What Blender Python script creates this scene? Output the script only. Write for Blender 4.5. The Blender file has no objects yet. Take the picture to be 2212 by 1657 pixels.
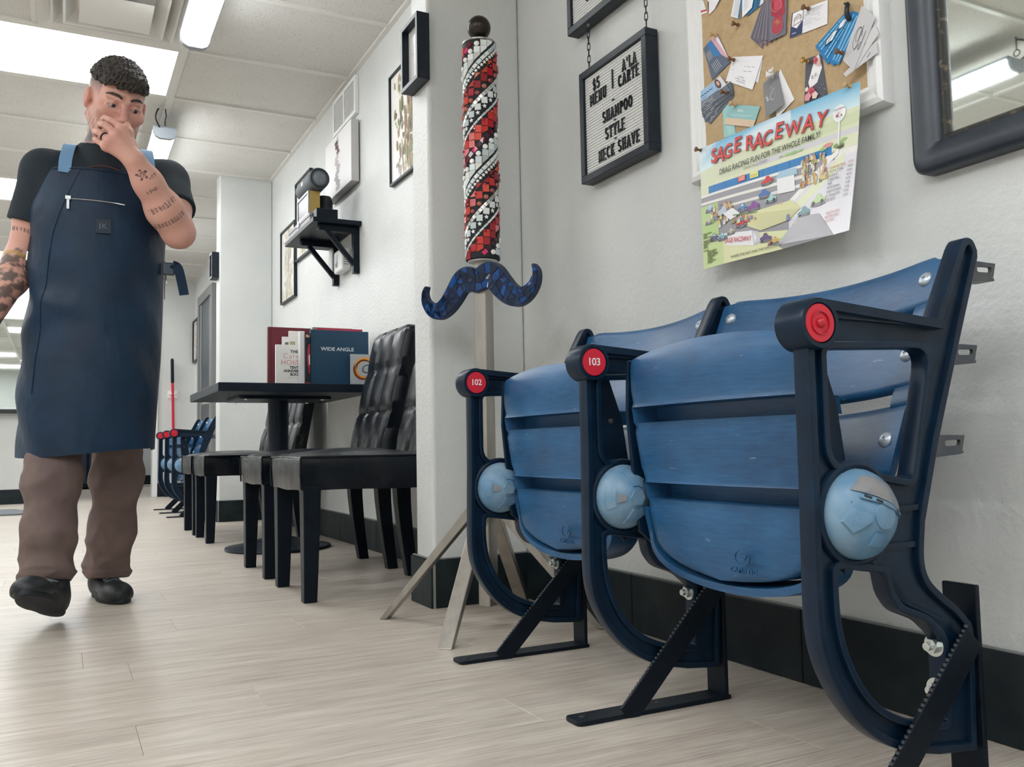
import bpy, bmesh, math, random
import numpy as np
from mathutils import Vector, Matrix

S = bpy.context.scene
COL = S.collection
rnd = random.Random(7)
PI = math.pi

# ------------------------------------------------------------------ camera, world, exposure
def look_basis(yaw, pitch, roll):
    f = Vector((math.sin(yaw)*math.cos(pitch), math.cos(yaw)*math.cos(pitch), math.sin(pitch)))
    r0 = Vector((math.cos(yaw), -math.sin(yaw), 0)); u0 = r0.cross(f)
    r = r0*math.cos(roll) + u0*math.sin(roll); u = u0*math.cos(roll) - r0*math.sin(roll)
    return r, u, f
_r, _u, _f = look_basis(.47331, .071055, -.019276)
cam_data = bpy.data.cameras.new('camera'); cam = bpy.data.objects.new('camera', cam_data); COL.objects.link(cam)
cam.matrix_world = Matrix(((_r.x, _u.x, -_f.x, 0), (_r.y, _u.y, -_f.y, 0), (_r.z, _u.z, -_f.z, .5), (0, 0, 0, 1)))
cam_data.sensor_fit = 'HORIZONTAL'; cam_data.sensor_width = 36; cam_data.lens = 36*1902.5/2212
cam_data.clip_start = .02
S.camera = cam
w = bpy.data.worlds.new('room_air'); S.world = w; w.use_nodes = True
w.node_tree.nodes['Background'].inputs[0].default_value = (.72, .8, .85, 1)
w.node_tree.nodes['Background'].inputs[1].default_value = .35
S.view_settings.view_transform = 'Standard'; S.view_settings.look = 'None'
S.view_settings.exposure = 1.24; S.view_settings.gamma = 1; S.view_settings.use_curve_mapping = False
LAMP = 8.2       # radiance of the hanging LED tubes
PANEL = 5.2      # radiance of the recessed ceiling panels
COOL = (.965, .99, 1.0)

# ------------------------------------------------------------------ materials
def lin(h):
    h = h.lstrip('#'); o = []
    for i in (0, 2, 4):
        c = int(h[i:i+2], 16)/255
        o.append(c/12.92 if c <= .04045 else ((c+.055)/1.055)**2.4)
    return tuple(o)
def rgba(c):
    c = lin(c) if isinstance(c, str) else c
    return (c[0], c[1], c[2], 1)
class NT:
    def __init__(s, name):
        s.m = bpy.data.materials.new(name); s.m.use_nodes = True; s.t = s.m.node_tree
        s.b = s.t.nodes['Principled BSDF']
    def n(s, kind, **kw):
        nd = s.t.nodes.new(kind)
        for k, v in kw.items():
            if k in nd.inputs: nd.inputs[k].default_value = v
            else: setattr(nd, k, v)
        return nd
    def l(s, a, b): s.t.links.new(a, b)
    def coord(s, scale=(1, 1, 1), which='Object', obrand=False):
        tc = s.n('ShaderNodeTexCoord'); mp = s.n('ShaderNodeMapping'); mp.inputs['Scale'].default_value = scale
        s.l(tc.outputs[which], mp.inputs['Vector'])
        if obrand:
            oi = s.n('ShaderNodeObjectInfo'); cm = s.n('ShaderNodeCombineXYZ'); mu = s.n('ShaderNodeMath', operation='MULTIPLY'); mu.inputs[1].default_value = 37.
            s.l(oi.outputs['Random'], mu.inputs[0]); s.l(mu.outputs[0], cm.inputs[0]); s.l(mu.outputs[0], cm.inputs[1]); s.l(cm.outputs[0], mp.inputs['Location'])
        return mp.outputs[0]
    def noise(s, vec, scale, detail=4, rough=.55):
        nd = s.n('ShaderNodeTexNoise', Scale=scale, Detail=detail, Roughness=rough); s.l(vec, nd.inputs['Vector']); return nd.outputs[0]
    def ramp(s, fac, stops):
        r = s.n('ShaderNodeValToRGB'); e = r.color_ramp.elements
        while len(e) > len(stops): e.remove(e[-1])
        while len(e) < len(stops): e.new(1)
        for k, (p, c) in enumerate(stops):
            e[k].position = p; e[k].color = rgba(c)
        s.l(fac, r.inputs[0]); return r.outputs[0]
    def mix(s, fac, a, b, mode='MIX'):
        m = s.n('ShaderNodeMix', data_type='RGBA', blend_type=mode)
        for k, v in ((0, fac), (6, a), (7, b)):
            if hasattr(v, 'node'): s.l(v, m.inputs[k])
            else: m.inputs[k].default_value = v if k == 0 else rgba(v)
        return m.outputs[2]
    def bump(s, h, strength, dist=.002):
        b = s.n('ShaderNodeBump', Strength=strength, Distance=dist); s.l(h, b.inputs['Height']); s.l(b.outputs[0], s.b.inputs['Normal'])
    def base(s, v):
        if hasattr(v, 'node'): s.l(v, s.b.inputs['Base Color'])
        else: s.b.inputs['Base Color'].default_value = rgba(v)
    def rough(s, v):
        if hasattr(v, 'node'): s.l(v, s.b.inputs['Roughness'])
        else: s.b.inputs['Roughness'].default_value = v
def simple(name, c, rough=.5, metal=0, nz=None, bump=None, obrand=False, spec=None):
    """nz=(scale, second colour, lo, hi) mottles the colour; bump=(scale, strength, distance)"""
    t = NT(name); t.rough(rough); t.b.inputs['Metallic'].default_value = metal
    if spec is not None: t.b.inputs['Specular IOR Level'].default_value = spec
    v = t.coord(obrand=obrand) if (nz or bump) else None
    if nz: t.base(t.ramp(t.noise(v, nz[0], 5), [(nz[2], c), (nz[3], nz[1])]))
    else: t.base(c)
    if bump: t.bump(t.noise(v, bump[0], 3), bump[1], bump[2])
    return t.m
def emit(name, c, strength):
    m = bpy.data.materials.new(name); m.use_nodes = True; t = m.node_tree; t.nodes.clear()
    e = t.nodes.new('ShaderNodeEmission'); o = t.nodes.new('ShaderNodeOutputMaterial')
    e.inputs[0].default_value = rgba(c); e.inputs[1].default_value = strength; t.links.new(e.outputs[0], o.inputs[0]); return m
def printed(name, rough=.45):
    t = NT(name); a = t.n('ShaderNodeAttribute', attribute_name='Col'); t.l(a.outputs['Color'], t.b.inputs['Base Color']); t.rough(rough); return t.m

M = {}
t = NT('wall_paint'); v = t.coord(); t.base(t.ramp(t.noise(v, 3, 3), [(.35, '#cfd2d1'), (.65, '#d6d8d6')])); t.rough(.42)
n1 = t.noise(v, 62, 5, .6); t.bump(n1, .58, .0055); M['wall'] = t.m
M['ceil_frame'] = simple('grid_enamel', '#d9d8d3', .4)
t = NT('ceiling_tile_mineral'); v = t.coord(obrand=True)
pits = t.ramp(t.noise(v, 130, 2, .7), [(.30, '#8f8d86'), (.40, '#d4d3ce')])
t.base(t.mix(.25, pits, t.ramp(t.noise(v, 6, 3), [(.3, '#cac9c5'), (.7, '#d8d7d3')]))); t.rough(.9); t.bump(t.noise(v, 130, 3), .5, .003); M['tile'] = t.m
t = NT('vinyl_plank'); v = t.coord((1.1, 13, 8), obrand=True); v2 = t.coord((.5, 3.2, 1), obrand=True); v3 = t.coord((2.4, 75, 1), obrand=True)
c1 = t.ramp(t.noise(v, 2.6, 8, .62), [(.25, '#6b5f55'), (.42, '#a09286'), (.55, '#c6baac'), (.75, '#e0d7cb')])
c2 = t.ramp(t.noise(v2, 3, 3), [(.3, '#a4968a'), (.7, '#dcd5ca')])
c3 = t.ramp(t.noise(v3, 3, 4, .7), [(.38, '#5f544b'), (.47, '#a99d90'), (.54, '#d3cabf')])
oi = t.n('ShaderNodeObjectInfo'); tone = t.ramp(oi.outputs['Random'], [(0, '#bfb5a9'), (.5, '#cfc7bb'), (1, '#d9d3c9')])
t.base(t.mix(.20, t.mix(.36, t.mix(.4, c1, c2), c3), tone)); t.rough(.36); t.b.inputs['Specular IOR Level'].default_value = .55
t.bump(t.noise(v, 5, 6), .12, .001); M['plank'] = t.m
M['joint'] = simple('floor_joint', '#8d8479', .8)
M['base_tile'] = simple('slate_tile', '#151e24', .45, nz=(9, '#2b3436', .35, .8), bump=(30, .2, .002), obrand=True, spec=.2)
M['base_dark'] = simple('dark_skirting', '#1d2426', .5, nz=(9, '#2c3230', .4, .7))
M['grout'] = simple('grout', '#8d8f8c', .9)
t = NT('blue_seat_plastic'); v = t.coord(); big = t.noise(v, 5, 5, .6); st = t.coord((18, 1.2, 18)); fine = t.noise(st, 14, 4)
scr = t.ramp(t.noise(t.coord((60, 8, 40)), 2.2, 3, .6), [(.70, (0, 0, 0)), (.76, (.4, .4, .4))]); t.base(t.mix(scr, t.mix(.35, t.ramp(big, [(.3, '#113a5f'), (.55, '#1e5581'), (.75, '#366b96')]), t.ramp(fine, [(.3, '#1b466d'), (.75, '#3b6e9c')])), '#8fadc6'))
t.rough(t.ramp(big, [(.3, (.30, .30, .30)), (.7, (.46, .46, .46))])); t.bump(t.noise(v, 60, 4), .08, .001); M['seat'] = t.m
M['navy'] = simple('navy_cast_frame', '#071c2f', .34, nz=(22, '#0f2a41', .42, .85), bump=(140, .12, .001), spec=.28)
M['cap_blue'] = simple('pale_blue_hub_plastic', '#5a83a3', .42, nz=(16, '#86a0b2', .4, .75), bump=(90, .1, .001))
M['cap_worn'] = simple('worn_hub_plastic', '#6d7a86', .5, nz=(20, '#938a86', .4, .7))
M['blacksteel'] = simple('black_steel', '#08121c', .42, nz=(40, '#0f1c28', .4, .8), spec=.22)
M['greysteel'] = simple('grey_steel_tab', '#474e57', .4, .4, nz=(30, '#5d5a5c', .4, .7))
M['zinc'] = simple('zinc_bolt', '#cfd4d2', .28, .9)
M['boltcap'] = simple('painted_bolt', '#b9c3cc', .35, .5)
M['red'] = simple('red_plastic', '#cf2136', .35)
M['red_dark'] = simple('red_plastic_ring', '#b81c30', .35)
M['white'] = simple('white_paint', '#e9eaea', .4)
M['print'] = printed('flat_print'); M['paper'] = printed('paper_print', .55)
M['glossprint'] = printed('gloss_print', .28)
t = NT('black_leatherette'); v = t.coord(); t.base(t.ramp(t.noise(v, 9, 3), [(.3, '#070d14'), (.7, '#0c141d')])); t.b.inputs['Specular IOR Level'].default_value = .34; t.rough(t.ramp(t.noise(v, 7, 4), [(.3, (.24, .24, .24)), (.7, (.38, .38, .38))]))
t.bump(t.noise(t.coord((1, 1, .35)), 16, 4, .5), .30, .009); M['leather'] = t.m
M['blackwood'] = simple('black_wood', '#07111b', .42, nz=(30, '#0c1824', .4, .7), spec=.2)
M['button'] = simple('leather_button', '#1a242c', .3)
M['table'] = simple('dark_tabletop', '#0e1a28', .42, nz=(24, '#152230', .4, .7), spec=.25)
M['iron'] = simple('cast_iron', '#101d2b', .35, spec=.25)
t = NT('brushed_steel'); v = t.coord((9, 9, 2)); t.base(t.ramp(t.noise(v, 3, 4), [(.3, '#99958e'), (.7, '#b1ada6')])); t.rough(.36); t.b.inputs['Metallic'].default_value = .85
M['steel'] = t.m
M['bronze'] = simple('dark_bronze', '#37322f', .32, .75)
M['grout_black'] = simple('black_grout', '#0e141b', .7)
M['frame_black'] = simple('charcoal_frame', '#131c26', .40, nz=(40, '#1b2530', .4, .7), spec=.35)
M['letter'] = simple('black_letter_plastic', '#10161c', .4)
M['felt'] = simple('white_letterboard', '#d9dad9', .7)
t = NT('burlap'); v = t.coord()
wv = t.n('ShaderNodeTexWave', Scale=170., Distortion=3.); t.l(v, wv.inputs[0]); wv.bands_direction = 'Y'
wv2 = t.n('ShaderNodeTexWave', Scale=170., Distortion=3.); t.l(v, wv2.inputs[0]); wv2.bands_direction = 'Z'
mx = t.n('ShaderNodeMath', operation='MULTIPLY'); t.l(wv.outputs['Fac'], mx.inputs[0]); t.l(wv2.outputs['Fac'], mx.inputs[1])
t.base(t.mix(.4, t.ramp(mx.outputs[0], [(.0, '#b3946b'), (.5, '#dcc49f')]), t.ramp(t.noise(v, 60, 5, .7), [(.3, '#b6976d'), (.7, '#dfc9a6')]))); t.rough(.95); t.bump(mx.outputs[0], .6, .001); M['burlap'] = t.m
M['mirror'] = simple('mirror_glass', '#e6efec', .02, 1)
M['mirror_frame'] = simple('charcoal_mirror_frame', '#2b323b', .38, nz=(20, '#343b45', .4, .7))
M['mirror_edge'] = simple('worn_inner_edge', '#3b3a38', .4, .5, nz=(60, '#8b7a63', .55, .75))
M['wood_pin'] = simple('wooden_pin', '#6e4a2c', .5); M['tan_pin'] = simple('tan_pin', '#c3a070', .5); M['brass'] = simple('brass_pin', '#a8853f', .3, .8)
M['black_pin'] = simple('black_pin', '#141c22', .4)
M['chain'] = simple('dark_chain', '#2b3034', .35, .8)
M['panel_light'] = emit('ceiling_panel_glow', COOL, PANEL)
M['tube_light'] = emit('led_tube_glow', COOL, LAMP)
M['lamp_body'] = simple('grey_lamp_housing', '#8d949b', .5)
M['cord'] = simple('black_cord', '#1a1f24', .6)
M['door_grey'] = simple('grey_door_frame', '#7b7c7c', .5); M['door_dark'] = simple('dark_door', '#2c3a44', .35); M['door_blue'] = simple('pale_blue_door', '#8ea7bb', .5)
M['mat_grey'] = simple('grey_mat', '#6f7478', .8)
M['gold'] = simple('gold_box_side', '#9c8447', .45)
M['speaker'] = simple('grey_speaker_mesh', '#4d545b', .6, bump=(300, .4, .001)); M['speaker_dark'] = simple('dark_rubber', '#1c2228', .5)
M['grey_box'] = simple('grey_box', '#8d8a8f', .5)
M['canvas'] = simple('canvas_edge', '#b9b8b8', .8)

# ------------------------------------------------------------------ mesh helpers
def rpoly(pts, r=.01, n=5):
    """round the corners of a closed 2D polygon; r may be a list"""
    out = []; N = len(pts)
    for i in range(N):
        p = Vector(pts[i][:2]); a = Vector(pts[i-1][:2]); b = Vector(pts[(i+1) % N][:2])
        rr = r[i] if isinstance(r, (list, tuple)) else r
        if rr <= 0: out.append((p.x, p.y)); continue
        d1 = min(rr, (a-p).length*.48); d2 = min(rr, (b-p).length*.48)
        s = p+(a-p).normalized()*d1; e = p+(b-p).normalized()*d2
        for k in range(n+1):
            q = k/n; c = s*(1-q)**2+p*2*q*(1-q)+e*q*q; out.append((c.x, c.y))
    return out
def catmull(pts, n=6, closed=False):
    P = [Vector(p) for p in pts]; N = len(P); out = []
    rng = range(N) if closed else range(N-1)
    for i in rng:
        if closed: a, b, c, d = P[i-1], P[i], P[(i+1) % N], P[(i+2) % N]
        else: a, b, c, d = P[max(i-1, 0)], P[i], P[i+1], P[min(i+2, N-1)]
        for k in range(n):
            q = k/n; out.append(.5*((2*b)+(c-a)*q+(2*a-5*b+4*c-d)*q*q+(3*b-a-3*c+d)*q**3))
    if not closed: out.append(P[-1])
    return [tuple(p) for p in out]
def inset(pts, d):
    """offset a closed 2D loop inwards by d (outwards when negative)"""
    A = sum(pts[i-1][0]*pts[i][1]-pts[i][0]*pts[i-1][1] for i in range(len(pts))); sg = 1 if A > 0 else -1
    P = []
    for p in pts:
        if not P or (abs(p[0]-P[-1][0])+abs(p[1]-P[-1][1])) > 1e-6: P.append(p)
    out = []; N = len(P)
    for i in range(N):
        a = Vector(P[i-1]); p = Vector(P[i]); b = Vector(P[(i+1) % N])
        e1 = (p-a).normalized() if (p-a).length > 1e-9 else Vector((1, 0)); e2 = (b-p).normalized() if (b-p).length > 1e-9 else e1
        n1 = Vector((-e1.y, e1.x)); n2 = Vector((-e2.y, e2.x)); m = n1+n2
        m = m.normalized() if m.length > 1e-6 else n1
        c = max(.5, m.dot(n1)); q = p+m*(sg*d/c); out.append((q.x, q.y))
    return out
class Fr:
    """a plane in the room: u to the right, v up, n towards the viewer"""
    def __init__(s, o, u, v, n): s.o, s.u, s.v, s.n = Vector(o), Vector(u), Vector(v), Vector(n)
    def __call__(s, p): return s.o+s.u*p[0]+s.v*p[1]+s.n*p[2]
def east(x, y, z): return Fr((x, y, z), (0, -1, 0), (0, 0, 1), (-1, 0, 0))     # on a wall facing -x
def south(x, y, z): return Fr((x, y, z), (1, 0, 0), (0, 0, 1), (0, -1, 0))     # on a wall facing -y
class MB:
    def __init__(s): s.v = []; s.f = []; s.mi = []; s.c = []
    def add(s, vs, fs, fr=None, mi=0, col=None):
        b = len(s.v)
        s.v += [tuple(fr(p)) if fr else tuple(p) for p in vs]
        for f in fs:
            s.f.append([b+i for i in f]); s.mi.append(mi); s.c.append(col)
        return s
    def box(s, x0, x1, y0, y1, z0, z1, fr=None, mi=0, col=None):
        v = [(x, y, z) for x in (x0, x1) for y in (y0, y1) for z in (z0, z1)]
        return s.add(v, [(0, 1, 3, 2), (4, 6, 7, 5), (0, 4, 5, 1), (2, 3, 7, 6), (0, 2, 6, 4), (1, 5, 7, 3)], fr, mi, col)
    def bar(s, a, b, w, h, up=(0, 0, 1), mi=0):
        """a rectangular bar from a to b: w across, h along up"""
        a, b = Vector(a), Vector(b); d = (b-a).normalized(); sd = d.cross(Vector(up)).normalized(); u = sd.cross(d)
        v = [p+sd*x*w/2+u*y*h/2 for p in (a, b) for x, y in ((-1, -1), (1, -1), (1, 1), (-1, 1))]
        return s.add(v, [(3, 2, 1, 0), (4, 5, 6, 7), (0, 1, 5, 4), (1, 2, 6, 5), (2, 3, 7, 6), (3, 0, 4, 7)], None, mi)
    def ring_sweep(s, rings, cap=True, mi=0, fr=None, col=None, closed=False):
        n = len(rings[0]); v = [p for r in rings for p in r]; f = []; m = len(rings)
        for i in range(m if closed else m-1):
            for j in range(n):
                a, b = i*n, ((i+1) % m)*n; f.append((a+j, a+(j+1) % n, b+(j+1) % n, b+j))
        if cap and not closed: f += [tuple(range(n-1, -1, -1)), tuple((m-1)*n+j for j in range(n))]
        return s.add(v, f, fr, mi, col)
    def tube(s, path, r, n=10, mi=0, cap=True, closed=False, flat=1.0):
        P = [Vector(p) for p in path]; rings = []; N = len(P); prev = None
        for i, p in enumerate(P):
            if closed: d = (P[(i+1) % N]-P[i-1]).normalized()
            else: d = (P[min(i+1, N-1)]-P[max(i-1, 0)]).normalized()
            if prev is None:
                a = Vector((0, 0, 1)) if abs(d.z) < .9 else Vector((0, 1, 0)); x = d.cross(a).normalized()
            else: x = (prev-d*prev.dot(d)).normalized()
            prev = x; y = d.cross(x); rr = r[i] if isinstance(r, (list, tuple)) else r
            rings.append([p+x*math.cos(q)*rr+y*math.sin(q)*rr*flat for q in [2*PI*k/n for k in range(n)]])
        return s.ring_sweep(rings, cap, mi, closed=closed)
    def cyl(s, a, b, r, n=20, mi=0, r2=None): return s.tube([a, b], [r, r if r2 is None else r2], n, mi)
    def lathe(s, prof, o=(0, 0, 0), axis=(0, 0, 1), n=24, mi=0, cap=True):
        """prof: (radius, height) along axis"""
        d = Vector(axis).normalized(); a = Vector((0, 0, 1)) if abs(d.z) < .9 else Vector((0, 1, 0)); x = d.cross(a).normalized(); y = d.cross(x); o = Vector(o)
        rings = [[o+d*h+(x*math.cos(q)+y*math.sin(q))*max(r, 1e-5) for q in [2*PI*k/n for k in range(n)]] for r, h in prof]
        return s.ring_sweep(rings, cap, mi)
    def ball(s, c, r, n=16, mi=0, sc=(1, 1, 1)):
        rings = []
        for i in range(1, n//2):
            q = PI*i/(n//2); rings.append([(c[0]+r*sc[0]*math.sin(q)*math.cos(2*PI*k/n), c[1]+r*sc[1]*math.sin(q)*math.sin(2*PI*k/n), c[2]-r*sc[2]*math.cos(q)) for k in range(n)])
        return s.ring_sweep(rings, True, mi)
    def prism(s, poly, n0, n1, fr=None, mi=0, col=None):
        """a (convex or mildly concave) polygon extruded from n0 to n1 along the frame normal"""
        N = len(poly); v = [(p[0], p[1], n0) for p in poly]+[(p[0], p[1], n1) for p in poly]
        f = [tuple(range(N-1, -1, -1)), tuple(range(N, 2*N))]+[(i, (i+1) % N, N+(i+1) % N, N+i) for i in range(N)]
        return s.add(v, f, fr, mi, col)
    def flat(s, poly, n, fr=None, mi=0, col=None): return s.add([(p[0], p[1], n) for p in poly], [tuple(range(len(poly)))], fr, mi, col)
    def torus(s, c, R, r, axis=(0, 0, 1), n=24, k=8, mi=0):
        d = Vector(axis).normalized(); a = Vector((0, 0, 1)) if abs(d.z) < .9 else Vector((0, 1, 0)); x = d.cross(a).normalized(); y = d.cross(x); c = Vector(c)
        return s.tube([c+(x*math.cos(q)+y*math.sin(q))*R for q in [2*PI*i/n for i in range(n)]], r, k, mi, closed=True)
def obj(name, mb, mat=None, parent=None, smooth=False, bevel=0, seg=2, local=False, angle=40):
    """link one mesh object. World-space geometry is moved into its parent's space unless local=True"""
    if isinstance(mb, MB):
        me = bpy.data.meshes.new(name)
        off = Vector((0, 0, 0))
        if parent is not None and not local: off = world_loc(parent)
        me.from_pydata([Vector(p)-off for p in mb.v], [], mb.f)
        for p, i in zip(me.polygons, mb.mi): p.material_index = i
        if any(c is not None for c in mb.c):
            at = me.color_attributes.new('Col', 'FLOAT_COLOR', 'CORNER'); buf = np.ones((len(me.loops), 4), np.float32)
            for p, c in zip(me.polygons, mb.c):
                cc = rgba(c) if c is not None else (1, 1, 1, 1)
                buf[p.loop_start:p.loop_start+p.loop_total] = cc
            at.data.foreach_set('color', buf.ravel())
    else: me = mb
    o = bpy.data.objects.new(name, me); COL.objects.link(o)
    for m in (mat if isinstance(mat, (list, tuple)) else [mat]):
        if m is not None and len(me.materials) < (len(mat) if isinstance(mat, (list, tuple)) else 1): me.materials.append(M[m] if isinstance(m, str) else m)
    if smooth:
        me.shade_smooth()
        if angle < 180: me.set_sharp_from_angle(angle=math.radians(angle))
    if bevel:
        md = o.modifiers.new('bevel', 'BEVEL'); md.width = bevel; md.segments = seg; md.limit_method = 'ANGLE'; md.angle_limit = math.radians(35)
    if parent is not None: o.parent = parent
    return o
def world_loc(o):
    v = Vector((0, 0, 0))
    while o is not None: v = v+Vector(o.location); o = o.parent
    return v
def tag(o, label=None, cat=None, group=None, kind=None):
    if label: o['label'] = label
    if cat: o['category'] = cat
    if group: o['group'] = group
    if kind: o['kind'] = kind
    return o
def thing(name, label, cat, loc=(0, 0, 0), group=None):
    o = bpy.data.objects.new(name, None); COL.objects.link(o); o.location = loc; o.empty_display_size = .1
    return tag(o, label, cat, group)
def struct(name, mb, mat, parent=None, **k):
    o = obj(name, mb, mat, parent, **k)
    if parent is None: o['kind'] = 'structure'
    return o
def kids(o): return [c for c in bpy.data.objects if c.parent == o]
def copy_tree(o, parent=None, skip=()):
    c = o.copy(); COL.objects.link(c); c.parent = parent
    for ch in kids(o):
        if ch.name.split('.')[0] not in skip: copy_tree(ch, c, skip)
    return c
def share(name, o, loc, parent):
    """another piece with the same mesh"""
    c = bpy.data.objects.new(name, o.data); COL.objects.link(c); c.parent = parent; c.location = loc; return c
_dg = None
def curve_mesh(loops, depth, bevel=0, fr=None, res=1):
    """filled 2D loops (holes allowed) extruded to +-depth: returns verts, faces"""
    cu = bpy.data.curves.new('tmp', 'CURVE'); cu.dimensions = '2D'; cu.fill_mode = 'BOTH'; cu.extrude = max(depth-bevel, 0); cu.bevel_depth = bevel; cu.bevel_resolution = res
    for lp in loops:
        sp = cu.splines.new('POLY'); sp.points.add(len(lp)-1); sp.use_cyclic_u = True
        for p, q in zip(sp.points, lp): p.co = (q[0], q[1], 0, 1)
    o = bpy.data.objects.new('tmp', cu); COL.objects.link(o); r = _take(o); bpy.data.curves.remove(cu); return r
def _take(o):
    bpy.context.view_layer.update(); dg = bpy.context.evaluated_depsgraph_get(); e = o.evaluated_get(dg); me = e.to_mesh()
    v = [tuple(p.co) for p in me.vertices]; f = [tuple(p.vertices) for p in me.polygons]; e.to_mesh_clear(); bpy.data.objects.remove(o); return v, f
def text_mesh(s, size=1., align='CENTER', weight=0., shear=0., depth=0., spacing=1.):
    cu = bpy.data.curves.new('tmp', 'FONT'); cu.body = s; cu.size = size; cu.align_x = align; cu.align_y = 'CENTER'; cu.offset = weight*size; cu.shear = shear; cu.extrude = depth; cu.space_character = spacing; cu.resolution_u = 3
    o = bpy.data.objects.new('tmp', cu); COL.objects.link(o); r = _take(o); bpy.data.curves.remove(cu); return r
def put_text(mb, s, u, v, size, fr, n, col=None, mi=0, rot=0., sx=1., **k):
    vs, fs = text_mesh(s, size, **k); c, q = math.cos(rot), math.sin(rot)
    mb.add([(u+p[0]*sx*c-p[1]*q, v+p[0]*sx*q+p[1]*c, n+p[2]) for p in vs], fs, fr, mi, col)

# ------------------------------------------------------------------ room shell
XW, ZC = 1.385, 2.52
XL, Y0, YF, YB = -4.9, -3.2, 10.9, 15.2
def planks():
    fl = struct('floor', MB().box(XL, XW+.3, Y0, YB, -.06, -.004), 'joint')
    L, Wd = 1.26, .18
    proto = {}
    def piece(x0, x1, y0):
        key = round(x1-x0, 3)
        if key not in proto:
            o = obj('plank', MB().box(0, key-.0009, 0, Wd-.0009, -.005, 0), 'plank', fl, local=True, bevel=.0007, seg=1); o.location = (x0, y0, 0); proto[key] = o
        else: share('plank', proto[key], (x0, y0, 0), fl)
    k = 0
    for r in range(-5, 52):
        y = 1.62+r*Wd
        ph = {0: .13, 1: .37, 4: .054, 9: .325, 5: .62}.get(r, (r*.47) % L)
        x = ph-L*5
        while x < XW:
            a, b = max(x, -2.6 if y < 8 else -1.6), min(x+L, XW-.004)
            if b-a > .02: piece(a, b, y)
            x += L
    m = MB()      # the far planks, too thin to tell apart
    for r in range(52, 74):
        y = 1.62+r*Wd
        m.box(-1.6, XW, y, y+Wd-.0016, -.005, 0)
    for r in range(-5, 52):
        y = 1.62+r*Wd; m.box(XL, -2.6 if y < 8 else -1.6, y, y+Wd-.0016, -.005, 0)
    for r in range(-26, -5):
        y = 1.62+r*Wd; m.box(XL, XW, y, y+Wd-.0016, -.005, 0)
    o = obj('plank_field', m, 'plank', fl); o['kind'] = 'stuff'
planks()
T = .669
RX = .527
xs = [RX-2*T*i for i in range(0, 5)]
def cell_rows(): return [(-11+i, 4.568+T*(-11+i)) for i in range(0, 27)]
PANELS = {(RX-2*T, 0), (RX-2*T, 4), (RX-2*T, 8), (RX-2*T, 13), (RX-4*T, -6), (RX-4*T, -10), (RX-2*T, -8), (RX-6*T, 0), (RX-6*T, 4), (RX-6*T, -4), (RX-6*T, -8), (RX-6*T, 8)}  # camera-left pair and back-room panel are unseen, added to brighten wall, floor and door
def ceiling():
    ce = struct('ceiling', MB().box(XL, XW+.3, Y0, YB, ZC+.03, ZC+.1), 'ceil_frame')
    pro = {}
    def tile(x0, x1, y0, y1):
        key = (round(x1-x0, 3), round(y1-y0, 3))
        if key in pro: share('ceiling_tile', pro[key], (x0, y0, ZC), ce)
        else:
            o = obj('ceiling_tile', MB().box(.006, key[0]-.006, .006, key[1]-.006, .010, .024), 'tile', ce, local=True); o.location = (x0, y0, ZC); pro[key] = o
    for k, y in cell_rows():
        if y+T > YB: continue
        tile(RX, XW, y, y+T)
        for x in xs:
            x0 = x-2*T
            if any(abs(x0-px) < .01 and k == pk for px, pk in PANELS): continue
            if k == -1 and abs(x0-(RX-2*T)) < .01: tile(x0, x0+T, y, y+T); continue   # the other half holds the air diffuser
            tile(x0, x0+2*T, y, y+T)
    for i in range(-1, 5):
        x = RX-2*T*i if i >= 0 else None
        if x is None: continue
        obj('grid_runner', MB().box(x-.016, x+.016, Y0, YB, ZC-.002, ZC+.02), 'ceil_frame', ce)
    for k, y in cell_rows():
        obj('grid_runner', MB().box(XL, XW, y-.012, y+.012, ZC-.001, ZC+.018), 'ceil_frame', ce)
    obj('grid_runner', MB().box(RX-T-.012, RX-T+.012, 4.568-T, 4.568, ZC+.001, ZC+.018), 'ceil_frame', ce)
    obj('wall_angle', MB().box(XW-.024, XW, Y0, YF, ZC-.002, ZC+.015), 'ceil_frame', ce)
ceiling()
struct('wall_right', MB().box(XW, XW+.14, Y0, YB, 0, ZC+.03), 'wall')
struct('wall_stub_near', MB().box(1.046, XW, 2.605, 2.755, 0, ZC+.03), 'wall', bevel=.012, seg=3)
struct('wall_stub_far', MB().box(1.006, XW, 6.60, 6.75, 0, ZC+.03), 'wall', bevel=.01, seg=2)
mb = MB().box(.98, XW, YF, YF+.14, 0, ZC+.03)
struct('wall_far_right', mb, 'wall')
struct('wall_far_left', MB().box(XL, -.02, YF-.35, YF-.2, 0, ZC+.03), 'wall')
struct('wall_far_header', MB().box(-.02, .98, YF, YF+.14, 2.25, ZC+.03), 'wall')
struct('wall_back_room', MB().box(XL, XW, YB, YB+.1, 0, ZC+.03), 'wall')
struct('wall_left', MB().box(XL-.1, XL, Y0, YB, 0, ZC+.03), 'wall')
struct('wall_behind', MB().box(XL, XW+.1, Y0-.1, Y0, 0, ZC+.03), 'wall')
jm = MB().box(.93, .985, YF-.03, YF+.17, 0, 2.25).box(-.05, .005, YF-.36, YF+.17, 0, 2.25)
struct('trim_1', jm, 'white', bevel=.004)

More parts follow.
